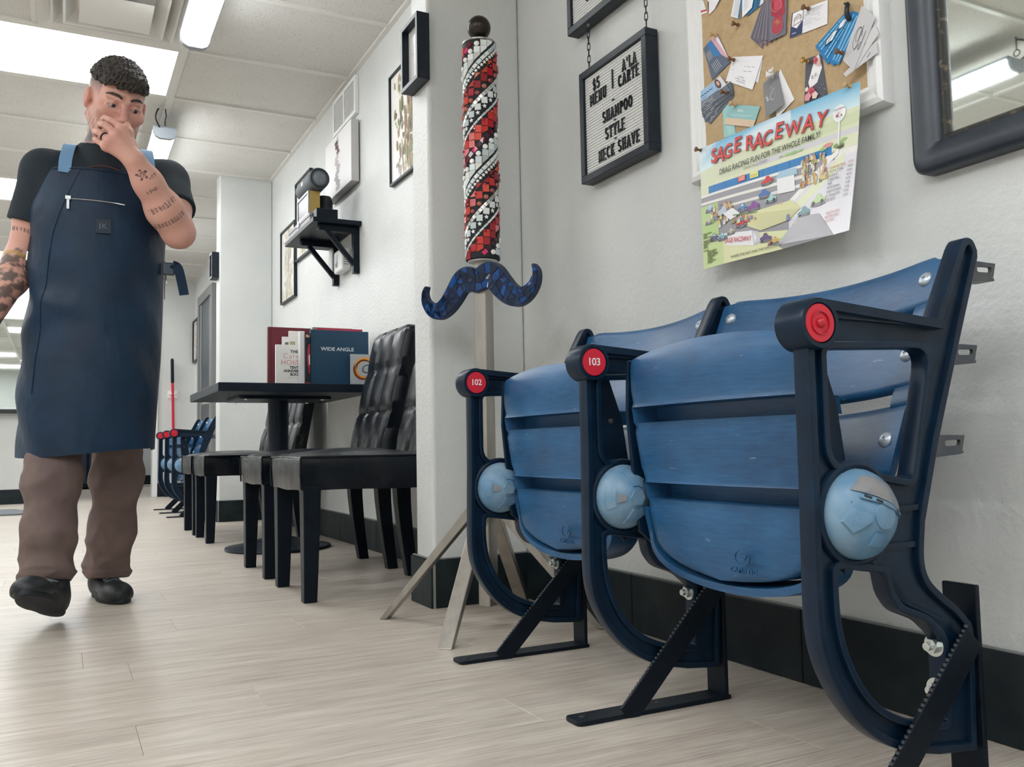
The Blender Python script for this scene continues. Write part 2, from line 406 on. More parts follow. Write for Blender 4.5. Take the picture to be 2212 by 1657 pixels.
# skirting of dark slate tiles, each tile a piece
def skirting(name, runs, z=.150):
    root = None
    for (a, b, hor) in runs:
        a = Vector(a); b = Vector(b); d = (b-a); L = d.length; d.normalize(); nrm = Vector(hor)
        up = Vector((0, 0, 1))
        fr = Fr(a, d, up, nrm)
        if root is None:
            root = struct(name, MB().box(0, L, 0, z+.003, 0, .008, fr), 'grout')
        else: obj('backing', MB().box(0, L, 0, z+.003, 0, .008, fr), 'grout', root)
        n = max(1, round(L/.61)); x = 0; st = .61
        x = 0.
        while x < L-.002:
            e = min(x+st, L); obj('tile', MB().box(x+.001, e-.001, .001, z, .002, .015, fr), 'base_tile', root, bevel=.002, seg=1); x = e
skirting('baseboard_right', [((XW, 2.605, 0), (XW, Y0+.1, 0), (-1, 0, 0)), ((1.046, 2.605, 0), (XW, 2.605, 0), (0, -1, 0)), ((1.046, 2.77, 0), (1.046, 2.59, 0), (-1, 0, 0)), ((XW, 6.6, 0), (XW, 2.755, 0), (-1, 0, 0)),
                             ((1.006, 6.60, 0), (XW, 6.60, 0), (0, -1, 0)), ((1.006, 6.765, 0), (1.006, 6.585, 0), (-1, 0, 0)), ((XW, 9.2, 0), (XW, 6.75, 0), (-1, 0, 0)), ((XW, YF, 0), (XW, 10.35, 0), (-1, 0, 0))])
skirting('baseboard_far', [((.985, YF, 0), (XW, YF, 0), (0, -1, 0)), ((-2.6, YF-.35, 0), (-.05, YF-.35, 0), (0, -1, 0))])
skirting('baseboard_back', [((-.4, YB, 0), (XW, YB, 0), (0, -1, 0))])

# door on the right wall, past the far stub
dr = struct('door_1', MB().box(XW-.03, XW+.005, 9.36, 10.2, 0, 2.12), 'door_dark')
fm = MB().box(XW-.05, XW+.002, 10.2, 10.3, 0, 2.22).box(XW-.05, XW+.002, 9.26, 9.36, 0, 2.22).box(XW-.05, XW+.002, 9.36, 10.2, 2.12, 2.22)
obj('door_frame', fm, 'door_grey', dr, bevel=.004)
st = MB().box(XW-.036, XW-.028, 10.07, 10.2, 0, 2.12).box(XW-.036, XW-.028, 9.36, 9.5, 0, 2.12); obj('door_stile', st, 'door_grey', dr, bevel=.002)
hd = MB(); hd.tube([(XW-.03, 9.45, 1.0), (XW-.09, 9.45, 1.0), (XW-.09, 9.57, 1.0)], .011, 8); obj('door_handle', hd, 'zinc', dr, smooth=True)
# a pale blue door in the back room
d2 = struct('door_2', MB().box(.15, 1.05, YB-.05, YB-.002, .16, 2.15), 'door_blue', bevel=.004)
for z0, z1 in ((.3, .95), (1.1, 2.0)):
    obj('door_panel', MB().box(.27, .93, YB-.058, YB-.05, z0, z1), 'door_blue', d2, bevel=.006)
hd = MB(); hd.lathe([(.01, 0), (.012, .03), (.028, .04), (.028, .07), (.012, .08)], (.22, YB-.05, 1.02), (0, -1, 0), 16); obj('door_knob', hd, 'zinc', d2, smooth=True)

# ------------------------------------------------------------------ ceiling lights and vents
def troffer(i, x0, k, label):
    y = 4.568+T*k; x1 = x0+2*T; c = ((x0+x1)/2, y+T/2, ZC)
    t = thing('ceiling_panel_light', label, 'ceiling light', c, 'recessed ceiling panels')
    obj('light_panel', MB().box(x0+.03, x1-.03, y+.03, y+T-.03, ZC+.004, ZC+.012), 'panel_light', t)
    f = MB().box(x0+.013, x1-.013, y+.012, y+.03, ZC-.001, ZC+.016).box(x0+.013, x1-.013, y+T-.03, y+T-.012, ZC-.001, ZC+.016).box(x0+.013, x0+.03, y+.03, y+T-.03, ZC-.001, ZC+.016).box(x1-.03, x1-.013, y+.03, y+T-.03, ZC-.001, ZC+.016)
    obj('frame', f, 'ceil_frame', t)
PANEL_LABELS = {(2, 0): 'large bright recessed ceiling panel behind the man\'s head', (2, 4): 'recessed ceiling panel behind the man\'s shoulder at the left edge', (2, 8): 'recessed ceiling panel just before the back doorway', (2, 13): 'unseen ceiling panel added to brighten the back room',
    (2, -8): 'recessed ceiling panel overhead behind the camera', (4, -6): 'unseen ceiling panel added left of the camera to brighten the right wall, level with the large mirror', (4, -10): 'unseen ceiling panel added left of the camera and well behind it to brighten the right wall', (6, -8): 'recessed panel in the far left ceiling bay behind the camera', (6, -4): 'recessed panel in the far left ceiling bay level with the barber pole',
    (6, 0): 'recessed panel in the far left ceiling bay level with the dining table', (6, 4): 'recessed panel in the far left ceiling bay level with the far column', (6, 8): 'recessed panel in the far left ceiling bay by the station mirror'}
for i, (x0, k) in enumerate(sorted(PANELS, key=lambda p: (-p[0], p[1]))):
    lab = PANEL_LABELS[round((RX-x0)/T), k]
    troffer(i, x0, k, lab)
def led(x, y0, label, ln=1.22, z=2.385):
    t = thing('hanging_led_light', label, 'lamp', (x, y0, z), 'hanging led tube lights')
    w, h = .062, .045
    prof = [(-w, .012), (-w*.97, -.012), (-w*.8, -.034), (-w*.45, -h), (w*.45, -h), (w*.8, -.034), (w*.97, -.012), (w, .012)]
    rings = []
    for yy, sc in ((.03, .93), (.036, 1), (ln-.036, 1), (ln-.03, .93)): rings.append([(x+p[0]*sc, y0+yy, z+p[1]*sc) for p in prof])
    obj('diffuser', MB().ring_sweep(rings), 'tube_light', t, smooth=True)
    b = MB().box(x-w-.004, x+w+.004, y0+.02, y0+ln-.02, z+.012, z+.03); obj('housing', b, 'lamp_body', t, bevel=.006)
    for e, s in ((y0, 1), (y0+ln, -1)):
        m = MB(); pr = [(p[0]*1.06, p[1]*1.06) for p in prof]
        m.ring_sweep([[(x+p[0], e+s*q, z+p[1]) for p in pr] for q in ((0, .03) if s > 0 else (.03, 0))]); obj('end_cap', m, 'lamp_body', t, smooth=True)
        hk = MB(); yy = e+s*.015
        hk.torus((x, yy, z+.05), .016, .003, (1, 0, 0), 14, 6); hk.tube([(x, yy, z+.066), (x+.006, yy-.004, z+.09), (x, yy, ZC)], .0035, 6); obj('hook', hk, 'cord', t, smooth=True)
    cd = MB(); cd.tube(catmull([(x-.03, y0+.012, z+.02), (x-.055, y0-.02, z+.06), (x-.045, y0-.01, z+.11), (x-.035, y0+.03, ZC)], 5), .005, 6); obj('power_cord', cd, 'cord', t, smooth=True)
led(.515, 2.91, 'bright hanging tube light crossing the top edge, beside the air diffuser')
led(.515, 5.40, 'hanging tube light with a hook and cord, right of the man\'s head')
led(-1.52, 2.66, 'hanging tube light reflected in the large framed mirror')
led(.515, -2.1, 'hanging tube light behind the camera on the right')
led(-1.52, .16, 'hanging tube light left of the camera')
led(-1.52, 5.2, 'hanging tube light over the left side of the shop')
led(.515, 7.95, 'hanging tube light over the far seats')
# square air diffuser beside the panel light
dx0, dx1, dy0, dy1 = RX-T+.012, RX-.013, 4.568-T+.012, 4.568-.012
t = thing('air_diffuser', 'square stepped white air diffuser in the ceiling at top left', 'vent', ((dx0+dx1)/2, (dy0+dy1)/2, ZC))
def louver(a, za, b, zb):
    cx, cy = (dx0+dx1)/2, (dy0+dy1)/2
    r = lambda h, z: [(cx-h, cy-h, z), (cx+h, cy-h, z), (cx+h, cy+h, z), (cx-h, cy+h, z)]
    return MB().ring_sweep([r(a, za), r(b, zb), r(b-.006, zb+.004), r(a-.01, za+.004)], cap=False, closed=True)
H = (dx1-dx0)/2
obj('outer_frame', louver(H, ZC-.002, H-.05, ZC+.006), 'ceil_frame', t)
for k, (a, b) in enumerate(((.265, .225), (.215, .165))): obj('louver', louver(a, ZC-.016-.01*k, b, ZC+.026), 'ceil_frame', t)
cx, cy = (dx0+dx1)/2, (dy0+dy1)/2
obj('center_cone', MB().ring_sweep([[(cx-.15, cy-.15, ZC-.035), (cx+.15, cy-.15, ZC-.035), (cx+.15, cy+.15, ZC-.035), (cx-.15, cy+.15, ZC-.035)], [(cx-.055, cy-.055, ZC+.006), (cx+.055, cy-.055, ZC+.006), (cx+.055, cy+.055, ZC+.006), (cx-.055, cy+.055, ZC+.006)]]), 'ceil_frame', t)
obj('screw', MB().lathe([(.008, 0), (.006, .004), (.001, .005)], (cx, cy, ZC+.005), (0, 0, -1), 12), 'greysteel', t)

# ------------------------------------------------------------------ folding stadium seats
SO = Vector((1.0, 1.405, 0))          # the middle frame stands at y = 1.405, spacing .545
PITCH = .545
def standard(parent, y, side):
    """one cast frame in the xz plane at depth y; the parts are children of the seats"""
    fr = Fr((0, y, 0), (1, 0, 0), (0, 0, 1), (0, -1, 0))
    outer = [(.864, .672), (.864, .50)] + catmull([(.864, .46), (.862, .36), (.862, .26), (.877, .203), (.912, .150), (.955, .112), (1.006, .087), (1.075, .071)], 5)[1:] + \
            [(1.150, .064), (1.157, .225)] + catmull([(1.153, .237), (1.125, .262), (1.097, .281), (1.070, .305), (1.061, .335), (1.067, .385)], 5) + \
            [(1.104, .497), (1.156, .630), (1.212, .768)] + catmull([(1.212, .778), (1.203, .792), (1.188, .793), (1.177, .780)], 4) + [(1.116, .667)]
    win = rpoly([(.893, .622), (1.099, .630), (1.049, .441), (.893, .468)], [.012, .035, .012, .03], 5)
    low = rpoly([(.896, .336), (.987, .322), (.993, .292), (1.012, .268), (1.062, .250), (1.096, .222), (1.096, .108), (1.046, .112), (.973, .140), (.933, .176), (.904, .232), (.896, .280)], [.012, .006, .01, .012, .012, .01, .008, .02, .03, .03, .03, .02], 4)
    fr2 = Fr((0, y-.009, 0), (1, 0, 0), (0, 0, 1), (0, -1, 0))
    m = MB()
    vs, fs = curve_mesh([outer, win, low], .006, .001); m.add(vs, fs, fr2)
    for a, b in ((outer, inset(outer, .0075)), (inset(win, -.0065), win), (inset(low, -.0065), low)):
        vs, fs = curve_mesh([a, b], .014, .002); m.add(vs, fs, fr2)
    # ribs behind the hub, and the wide arm with its round front boss
    for z, x0 in ((.405, .99), (.355, .985)): m.box(x0, 1.064, z-.004, z+.004, -.004, .019, fr)
    arm = [(.878, .672), (1.118, .655), (1.118, .667), (.878, .685)]
    m.prism(arm, -.018, .032, fr)
    m.tube([fr((.95, .345, .012)), fr((1.0, .315, .012)), fr((1.03, .275, .012)), fr((1.10, .245, .012))], .007, 6)
    o = obj('frame', m, 'navy', parent, smooth=True, angle=32)
    b = MB(); n = 40
    b.lathe([(.02, -.016), (.032, -.016), (.0345, -.013), (.0345, .031), (.0325, .0345), (.0270, .0345), (.0258, .028), (.001, .028)], fr((.874, .652, 0)), (0, -1, 0), n)
    obj('arm_boss', b, 'navy', parent, smooth=True, angle=30)
    d = MB().lathe([(.0255, .026), (.0255, .0325), (.0248, .0335), (.001, .0335)], fr((.874, .652, 0)), (0, -1, 0), n)
    disc = obj('number_disc', d, 'red', parent, smooth=True, angle=30); disc['label'] = 'round red seat number disc'
    if side == 'end':
        rg = MB()
        rg.lathe([(.0158, .0335), (.0158, .0358), (.0143, .0358), (.0143, .0335)], fr((.874, .652, 0)), (0, -1, 0), 28, cap=False)
        rg.lathe([(.0068, .0335), (.0063, .037), (.004, .0395), (.001, .040)], fr((.874, .652, 0)), (0, -1, 0), 20); obj('disc_boss', rg, 'red_dark', disc, smooth=True, local=False)
    else:
        tx = MB(); put_text(tx, side, -.0005, 0, -.0001+.0198, Fr(fr((.874, .652, 0)), (1, 0, 0), (0, 0, 1), (0, -1, 0)), .0338, weight=.012, depth=.0002, spacing=.95)
        tx2 = MB()
        for k, (dx, ch) in enumerate(((-.0155, 1), )): pass
        nt = obj('number', tx, 'white', disc)
    # hub caps: domes on both sides
    hc = (.938, .402)
    KP = [(.060, .018), (.0595, .026), (.056, .036), (.040, .053), (.020, .064), (.016, .066), (.001, .0665)]
    def dome(r):
        for (a, b), (c2, d2) in zip(KP, KP[1:]):
            if r >= c2: return b+(d2-b)*(a-r)/max(a-c2, 1e-6)
        return KP[-1][1]
    def facet(cap, poly, f2, h=.0022, lo=-.006, name='raised_panel', mat='cap_blue'):
        """a raised or sunken panel that follows the dome"""
        poly = [(p[0]+(q[0]-p[0])*i/3, p[1]+(q[1]-p[1])*i/3) for p, q in zip(poly, poly[1:]+poly[:1]) for i in range(3)]
        N = len(poly); c = (sum(p[0] for p in poly)/N, sum(p[1] for p in poly)/N); rg = []
        for g, dz in ((1, lo), (.94, h), (.62, h), (.3, h)): rg += [(c[0]+(p[0]-c[0])*g, c[1]+(p[1]-c[1])*g, dome(math.hypot(c[0]+(p[0]-c[0])*g, c[1]+(p[1]-c[1])*g))+dz) for p in poly]
        rg.append((c[0], c[1], dome(math.hypot(*c))+h))
        m = MB().add(rg, [(r*N+i, r*N+(i+1) % N, (r+1)*N+(i+1) % N, (r+1)*N+i) for r in range(3) for i in range(N)]+[(3*N+i, 3*N+(i+1) % N, 4*N) for i in range(N)], f2); return obj(name, m, mat, cap)
    for sgn in (1, -1):
        prof = KP if sgn == 1 else [(.056, .004), (.055, .012), (.048, .028), (.034, .038), (.001, .042)]
        c = MB().lathe(prof, fr((hc[0], hc[1], 0)), (0, -sgn, 0), 40)
        cap = obj('hub_cap', c, 'cap_blue', parent, smooth=True, angle=28); cap['label'] = 'pale blue plastic hub cap' if side != 'end' or sgn < 0 else 'pale blue end hub cap with a worn grey cover'
        if sgn < 0: continue
        P0 = fr((hc[0], hc[1], 0))
        if side != 'end':
            f2 = Fr(P0, (1, 0, 0), (0, 0, 1), (0, -1, 0))
            pol = lambda a0, a1, r0, r1: [(r1*math.cos(math.radians(a0+(a1-a0)*k/4)), r1*math.sin(math.radians(a0+(a1-a0)*k/4))) for k in range(5)]+[(r0*math.cos(math.radians(a1-(a1-a0)*k/2)), r0*math.sin(math.radians(a1-(a1-a0)*k/2))) for k in range(3)]
            for a0, a1 in ((52, 112), (-112, -52)): facet(cap, pol(a0, a1, .021, .051), f2, .0028)
            facet(cap, [(-.036, .009), (-.022, .0055), (-.022, -.0055), (-.036, -.009)], f2, .003, mat='cap_worn'); facet(cap, pol(155, 205, .040, .054), f2, .0018)
            hx = MB().lathe([(.0165, .056), (.0150, .0705), (.001, .0705)], P0, (0, -1, 0), 6); obj('center_boss', hx, 'cap_blue', cap)
            for a in (38, -38):
                p = f2((.049*math.cos(math.radians(a)), .049*math.sin(math.radians(a)), .0405)); sc = MB().lathe([(.0052, -.002), (.0046, .0035), (.0018, .0042), (.0014, .0022), (.001, .002)], p, (.35, -.9, .2*(1 if a > 0 else -1)), 12); obj('screw', sc, 'speaker_dark', cap, smooth=True)
        else:
            f2 = Fr(P0, (math.cos(-.40), 0, math.sin(-.40)), (math.sin(.40), 0, math.cos(.40)), (0, -1, 0))
            facet(cap, [(-.048, .017), (-.02, .019), (.02, .018), (.052, .018), (.042, .036), (.024, .050), (-.012, .050), (-.034, .042)], f2, .0030, name='cover_plate', mat='cap_worn')
            facet(cap, [(-.040, .010), (-.016, .012), (.02, .0125), (.054, .0125), (.054, .0172), (.02, .0172), (-.02, .0178), (-.042, .0160)], f2, .0044, name='cover_edge')
            for x in (-.030, -.016, .022): facet(cap, [(x-.005, .0130), (x+.004, .0130), (x+.004, .0162), (x-.005, .0162)], f2, .0050, name='slot', mat='speaker_dark')
            facet(cap, [(-.044, -.004), (-.020, -.006), (-.018, -.014), (-.030, -.036), (-.046, -.026)], f2, .0045); facet(cap, [(-.004, -.024), (.010, -.022), (.016, -.038), (-.002, -.042)], f2, .004)
            m1 = MB().lathe([(.0178, .056), (.0172, .0676), (.0155, .0684), (.001, .0684)], f2((0, 0, 0)), (0, -1, 0), 24); obj('center_boss', m1, 'cap_blue', cap, smooth=True, angle=40)
            m1 = MB().lathe([(.0090, .045), (.0085, .0565), (.0062, .057), (.0058, .0595), (.003, .0615), (.001, .0615)], f2((-.033, .004, -.010)), (-.1, -1, 0), 16); obj('screw', m1, 'greysteel', cap, smooth=True)
    rim = MB().torus(fr((hc[0], hc[1], .018)), .0650, .0060, (0, 1, 0), 40, 8).lathe([(.064, -.006), (.070, -.004), (.070, .016), (.062, .020), (.060, -.006)], P0, (0, -1, 0), 40, cap=False)
    obj('hub_ring', rim, 'navy', parent, smooth=True, angle=30)
    # floor bracket: foot, upright, diagonal brace
    br = MB()
    br.prism(rpoly([(.824, -.030), (1.172, -.030), (1.172, .022), (.824, .022)], [.012, 0, 0, .012], 3), 0, .008, Fr((0, y, .0005), (1, 0, 0), (0, 1, 0), (0, 0, 1)))
    br.box(1.160, 1.169, y-.027, y+.027, .006, .290)
    brk = obj('floor_bracket', br, 'blacksteel', parent, bevel=.0015)
    dg = MB(); yb = y-.0275
    a, b = Vector((.938, yb, .012)), Vector((1.148, yb, .220)); dg.bar(a-(b-a).normalized()*.012, b, .007, .042, up=(-.7, 0, .7))
    obj('brace', dg, 'blacksteel', brk, bevel=.0012)
    wl = MB(); d = (b-a).normalized(); nn = Vector((-d.z, 0, d.x))
    for i in range(34):
        if 13 < i < 16: continue
        p = a+d*(.02+i*.0084)+nn*.021; wl.ball((p.x, p.y, p.z), .0034, 6)
    obj('weld_bead', wl, 'greysteel', brk)
    hs = MB()
    for x in (.85, 1.02): hs.lathe([(.007, .0), (.006, .0012), (.001, .0012)], (x, y, .0086), (0, 0, 1), 12)
    obj('screw_hole', hs, 'speaker_dark', brk)
    for z in (.210, .150):
        bl = MB(); ax = (-1, 0, 0); p = (1.0965, y-.006, z)
        bl.lathe([(.0155, 0), (.0155, .003), (.001, .003)], p, ax, 20); bl.lathe([(.0105, .003), (.0105, .011), (.006, .011)], p, ax, 6); bl.lathe([(.0058, .011), (.0058, .019), (.001, .0195)], p, ax, 14)
        obj('bolt', bl, 'zinc', parent, smooth=True, angle=30)
    sl = MB().prism(rpoly([(-.006, .166), (.006, .166), (.006, .194), (-.006, .194)], .005, 3), 0, .0012, Fr((1.0970, y-.006, 0), (0, -1, 0), (0, 0, 1), (-1, 0, 0))); obj('slot', sl, 'speaker_dark', parent)
    # tabs behind the back post, one with an oblong hole each
    if side == 'end':
        for (x, z) in ((1.192, .752), (1.138, .624), (1.098, .490)):
            ol = [(x, z-.018), (x+.074, z-.013), (x+.082, z+.013), (x, z+.014)]
            hl = rpoly([(x+.038, z-.003), (x+.072, z-.002), (x+.074, z+.008), (x+.038, z+.007)], .005, 3)
            vs, fs = curve_mesh([ol, hl], .003, .0008); tb = MB().add(vs, fs, Fr((0, y-.006, 0), (1, 0, 0), (0, 0, 1), (0, -1, 0)))
            tb.prism([(x, -.018+z), (x+.082, -.013+z), (x+.082, -.009+z), (x, -.014+z)], -.03, .0, Fr((0, y-.006, 0), (1, 0, 0), (0, 0, 1), (0, -1, 0)))
            obj('mounting_tab', tb, 'greysteel', parent)
def seat_pan(parent, yc, k=1.):
    """the folded seat: we see its underside, three bands parted by two grooves, with a round rear end at the bottom"""
    def half(z):      # half width at height z
        if z > .40: return .219-.03*max(0, (.56-z))/.16*.55
        if z > .335: return .2025-.012*(.40-z)/.065
        q = min(1, max(0, (.335-z)/.058)); return .1905*max(0, 1-q**2.0)**.5 if q < 1 else .0
    def front(z, t):
        x = .928+max(0, .56-z)*.115
        x += .004-.020*(1-t*t)*.6
        e = max(0, abs(t)-.93)/.07; x += .014*e*e
        for g in (.530, .574, .394, .438): x += .004*math.exp(-((z-g)/.006)**2)
        for g0, g1 in ((.538, .566), (.402, .430)):
            if g0 <= z <= g1 and abs(t) < .90: x += .048
        if z > .635: x += ((z-.635)/.04)**2*.016
        return x
    top = lambda t: .652+.022*(1-t*t)
    zs = [.2775, .279, .284, .291, .30, .312, .325, .34, .36, .385, .397, .4015, .4025, .4295, .4305, .437, .46, .49, .52, .531, .5375, .5385, .5655, .5665, .575, .60, .62, .636, .645, .65, .655]
    nt = 29; m = MB(); fv = []; bv = []
    for iz, z0 in enumerate(zs):
        for j in range(nt):
            t = -1+2*j/(nt-1); t = math.copysign(abs(t)**.8, t)
            z = z0 if z0 < .62 else .62+(z0-.62)/(.655-.62)*(top(t)-.62)
            h = half(z0)*k; y = yc+t*max(h, .004)
            x = front(z, t)
            th = .035+.05*min(1, max(0, (.62-z)/.26)); th *= (.45+.55*min(1, (1-abs(t))*9))
            fv.append((x, y, z)); bv.append((x+th, y, z))
    nz = len(zs); off = len(fv); f = []
    for i in range(nz-1):
        for j in range(nt-1):
            a, b, c, d = i*nt+j, i*nt+j+1, (i+1)*nt+j+1, (i+1)*nt+j
            f += [(a, d, c, b), (off+a, off+b, off+c, off+d)]
    for i in range(nz-1):
        f += [(i*nt, off+i*nt, off+(i+1)*nt, (i+1)*nt), (i*nt+nt-1, (i+1)*nt+nt-1, off+(i+1)*nt+nt-1, off+i*nt+nt-1)]
    for j in range(nt-1):
        f += [(j, j+1, off+j+1, off+j), ((nz-1)*nt+j, off+(nz-1)*nt+j, off+(nz-1)*nt+j+1, (nz-1)*nt+j+1)]
    m.add(fv+bv, f)
    s = obj('seat', m, 'seat', parent, smooth=True, angle=48); s['label'] = 'folded blue plastic seat, underside out'
    # rim along the rounded rear edge, standing proud of the shell
    rm = MB(); path = []
    for i in range(33):
        q = -1+2*i/32; a = q*PI/2
        y = yc+.199*k*math.sin(a); z = .335-.070*math.cos(a)**.75
        path.append((.955+max(0, .40-z)*.11-.006*(1-q*q), y, z))
    path = [(.952, yc-.203*k, .385)]+path+[(.952, yc+.203*k, .385)]
    rings = []
    for p in path: 
        ny, nz_ = (p[1]-yc)/.2, (p[2]-.40)/.12; L = math.hypot(ny, nz_); ny /= L; nz_ /= L
        rings.append([(p[0]+a, p[1]+ny*b, p[2]+nz_*b) for a, b in ((0, -.004), (.002, .009), (.06, .012), (.075, .0), (.06, -.012))])
    rm.ring_sweep(rings); obj('seat_rim', rm, 'seat', s, smooth=True, angle=50)
    # flat end plates with a screw and a hole, where the seat turns on its hubs
    for sg in (-1, 1):
        e = MB(); y = yc+sg*.222*k
        e.prism([(.934, .655), (.947, .655), (.985, .55), (1.008, .40), (.985, .31), (.95, .34), (.930, .55)], -.004, .004, Fr((0, y, 0), (1, 0, 0), (0, 0, 1), (0, -1, 0)))
        ob = obj('end_plate', e, 'navy', s, bevel=.002)
        if sg < 0:
            sc = MB().lathe([(.0055, 0), (.005, .003), (.001, .004)], (.957, y-.004, .545), (0, -1, 0), 10); obj('screw', sc, 'greysteel', s, smooth=True)
            sc = MB().lathe([(.0035, 0), (.0035, .0006), (.001, .0006)], (.972, y-.004, .458), (0, -1, 0), 10); obj('hole', sc, 'speaker_dark', s)
    # emblem and lettering moulded into the lower band
    em = MB(); fr = east(.9365, yc-.07, .322)
    el = lambda a, b: [(a*math.cos(2*PI*k/28), b*math.sin(2*PI*k/28)) for k in range(28)]
    vs, fs = curve_mesh([el(.017, .0125), el(.0155, .011)], .0012); em.add(vs, fs, fr)
    em.prism([(-.010, -.004), (.004, -.004), (.009, .0), (-.004, 0)], -.001, .0012, fr); em.prism([(-.004, .001), (.009, .001), (.011, .005), (-.002, .005)], -.001, .0012, fr)
    put_text(em, 'CAMATIC', 0, -.021, .0115, Fr(fr.o+Vector((.0022, 0, 0)), fr.u, fr.v, fr.n), 0, depth=.0012, spacing=1.25, weight=.004)
    obj('moulded_emblem', em, 'seat', s)
def backrest(parent, yc, k=1.):
    hw = .249*k; zs0 = [(.446, .553), (.576, .684), (.703, .786)]
    m = MB(); nt = 22; th = .013
    def xb(z, t): return 1.054+(z-.446)*.432+.030*(1-t*t)+(.010 if False else 0)
    def zt(z, t):    # the top edge swings down at the far corner, the slots bow downwards
        b = -.016*(1-t*t)
        return z+b
    def slab(z0, z1, t0, t1, rt=False):
        rows = [z0, z0+.004, z0+.012, (z0+z1)/2, z1-.012, z1-.004, z1]; F = []; B = []
        for k, z in enumerate(rows):
            e = (.006, .002, 0, 0, 0, .002, .006)[k]
            for j in range(nt):
                t = t0+(t1-t0)*j/(nt-1); zz = zt(z, t)
                if rt and abs(t) > .86 and k >= 5: zz -= .016*((abs(t)-.86)/.14)**2*(1 if k == 6 else .7)
                F.append((xb(zz, t)+e, yc+t*hw, zz)); B.append((xb(zz, t)+th-e*.5, yc+t*hw, zz-.004))
        o = len(F); f = []; R = len(rows)
        for i in range(R-1):
            for j in range(nt-1):
                a, b, c, d = i*nt+j, i*nt+j+1, (i+1)*nt+j+1, (i+1)*nt+j; f += [(a, d, c, b), (o+a, o+b, o+c, o+d)]
            f += [(i*nt, o+i*nt, o+(i+1)*nt, (i+1)*nt), (i*nt+nt-1, (i+1)*nt+nt-1, o+(i+1)*nt+nt-1, o+i*nt+nt-1)]
        for j in range(nt-1): f += [(j, j+1, o+j+1, o+j), ((R-1)*nt+j, o+(R-1)*nt+j, o+(R-1)*nt+j+1, (R-1)*nt+j+1)]
        m.add(F+B, f)
    for i, (a, b) in enumerate(zs0): slab(a, b, -1, 1, i == 2)
    for a, b in ((.545, .584), (.676, .711)):
        for t0, t1 in ((-1, -.86), (.86, 1)): slab(a, b, t0, t1)
    o = obj('backrest', m, 'seat', parent, smooth=True, angle=50); o['label'] = 'blue three-band plastic backrest with two slots'
    for z in (.748, .630, .502):
        for t in (-.9, .9):
            zz = zt(z, t); b = MB().lathe([(.0125, -.002), (.0120, .002), (.008, .0055), (.003, .0065), (.003, .0045), (.001, .0045)], (xb(zz, t), yc+t*hw, zz), (-.92, 0, .4), 18); obj('bolt', b, 'boltcap', o, smooth=True, angle=50)
seats = thing('stadium_seats', 'pair of folded blue stadium seats numbered 102 and 103, in the right foreground', 'stadium seats', SO, 'folding stadium seats')
Y3 = (1.924, 1.405, .860)
for y, s in zip(Y3, ('102', '103', 'end')): standard(seats, y, s)
for a, b in zip(Y3, Y3[1:]): seat_pan(seats, (a+b)/2, (a-b)/.545); backrest(seats, (a+b)/2, (a-b)/.545)
far = copy_tree(seats, skip=('number',)); far.location = (SO.x-.095, 7.86, 0); far['label'] = 'distant pair of blue stadium seats, behind the dining chairs'

# ------------------------------------------------------------------ mosaic barber pole on a steel stand with a moustache
PC = Vector((1.09, 2.30, 0))
pole = thing('barber_pole_sculpture', 'mosaic barber pole with blue moustache on a four-legged steel stand in the corner', 'sculpture', PC)
tb = MB()
tb.prism(rpoly([(-.021, -.021), (.021, -.021), (.021, .021), (-.021, .021)], .005, 3), .05, 1.037, Fr(PC, (math.cos(.5), math.sin(.5), 0), (-math.sin(.5), math.cos(.5), 0), (0, 0, 1)))
obj('post', tb, 'steel', pole, bevel=.001)
tip = [(-.225, .225), (-.225, -.225), (.225, .225), (.228, -.225)]
for i, (dx, dy) in enumerate(tip):
    lg = MB(); a = PC+Vector((dx*.04, dy*.04, .355)); b = PC+Vector((dx*1.02, dy*1.02, -.012))
    lg.bar(a, b, .040, .028)
    for k, v in enumerate(lg.v): lg.v[k] = (v[0], v[1], max(v[2], .0008))
    obj('leg', lg, 'steel', pole, bevel=.002)
Rc, Zb, Zt = .0500, 1.040, 1.692
cy = MB().lathe([(.02, Zb), (Rc-.004, Zb), (Rc, Zb+.003), (Rc, Zt-.003), (Rc-.004, Zt), (.01, Zt)], PC, (0, 0, 1), 48); obj('core', cy, 'grout_black', pole, smooth=True, angle=30)
obj('bottom_plate', MB().lathe([(.001, Zb-.002), (Rc-.006, Zb-.002), (Rc-.006, Zb+.002), (.001, Zb+.002)], PC, (0, 0, 1), 40), 'white', pole)
obj('top_ring', MB().lathe([(Rc-.006, Zt-.004), (Rc+.001, Zt-.002), (Rc+.001, Zt+.003), (.034, Zt+.010), (.018, Zt+.014), (.018, Zt+.008)], PC, (0, 0, 1), 40), 'steel', pole, smooth=True, angle=40)
bl = MB().lathe([(.019, Zt+.010), (.021, Zt+.013), (.019, Zt+.017), (.017, Zt+.02)], PC, (0, 0, 1), 28); bl.ball((PC.x, PC.y, Zt+.053), .0355, 32); obj('finial_ball', bl, 'bronze', pole, smooth=True)
TONES = dict(R=('#b3192a', '#8f1f2c', '#c7392a', '#a3242f', '#d8503f', '#c22f2a'), O=('#c4491f', '#b8402a', '#cf5a2a'), K=('#3b0f1f', '#56142a', '#2a0d1a', '#6b1a33'), W=('#cfdbdd', '#e6ebea', '#bccacd', '#dfe6e3'), S=('#c9cbc7', '#e2e0da', '#aeb0ad'), P=('#e0808a', '#cf3a6b'), M=('#9a5a5a', '#c47a6a'))
tmat = {}
def tone(c, rough=.12, metal=0):
    k = (c, rough, metal)
    if k not in tmat: tmat[k] = simple('glass_tile', c, rough, metal)
    return tmat[k]
PIT = .328                                 # rise of a band per turn
pieces = []                                # (theta, z, shape, colour)
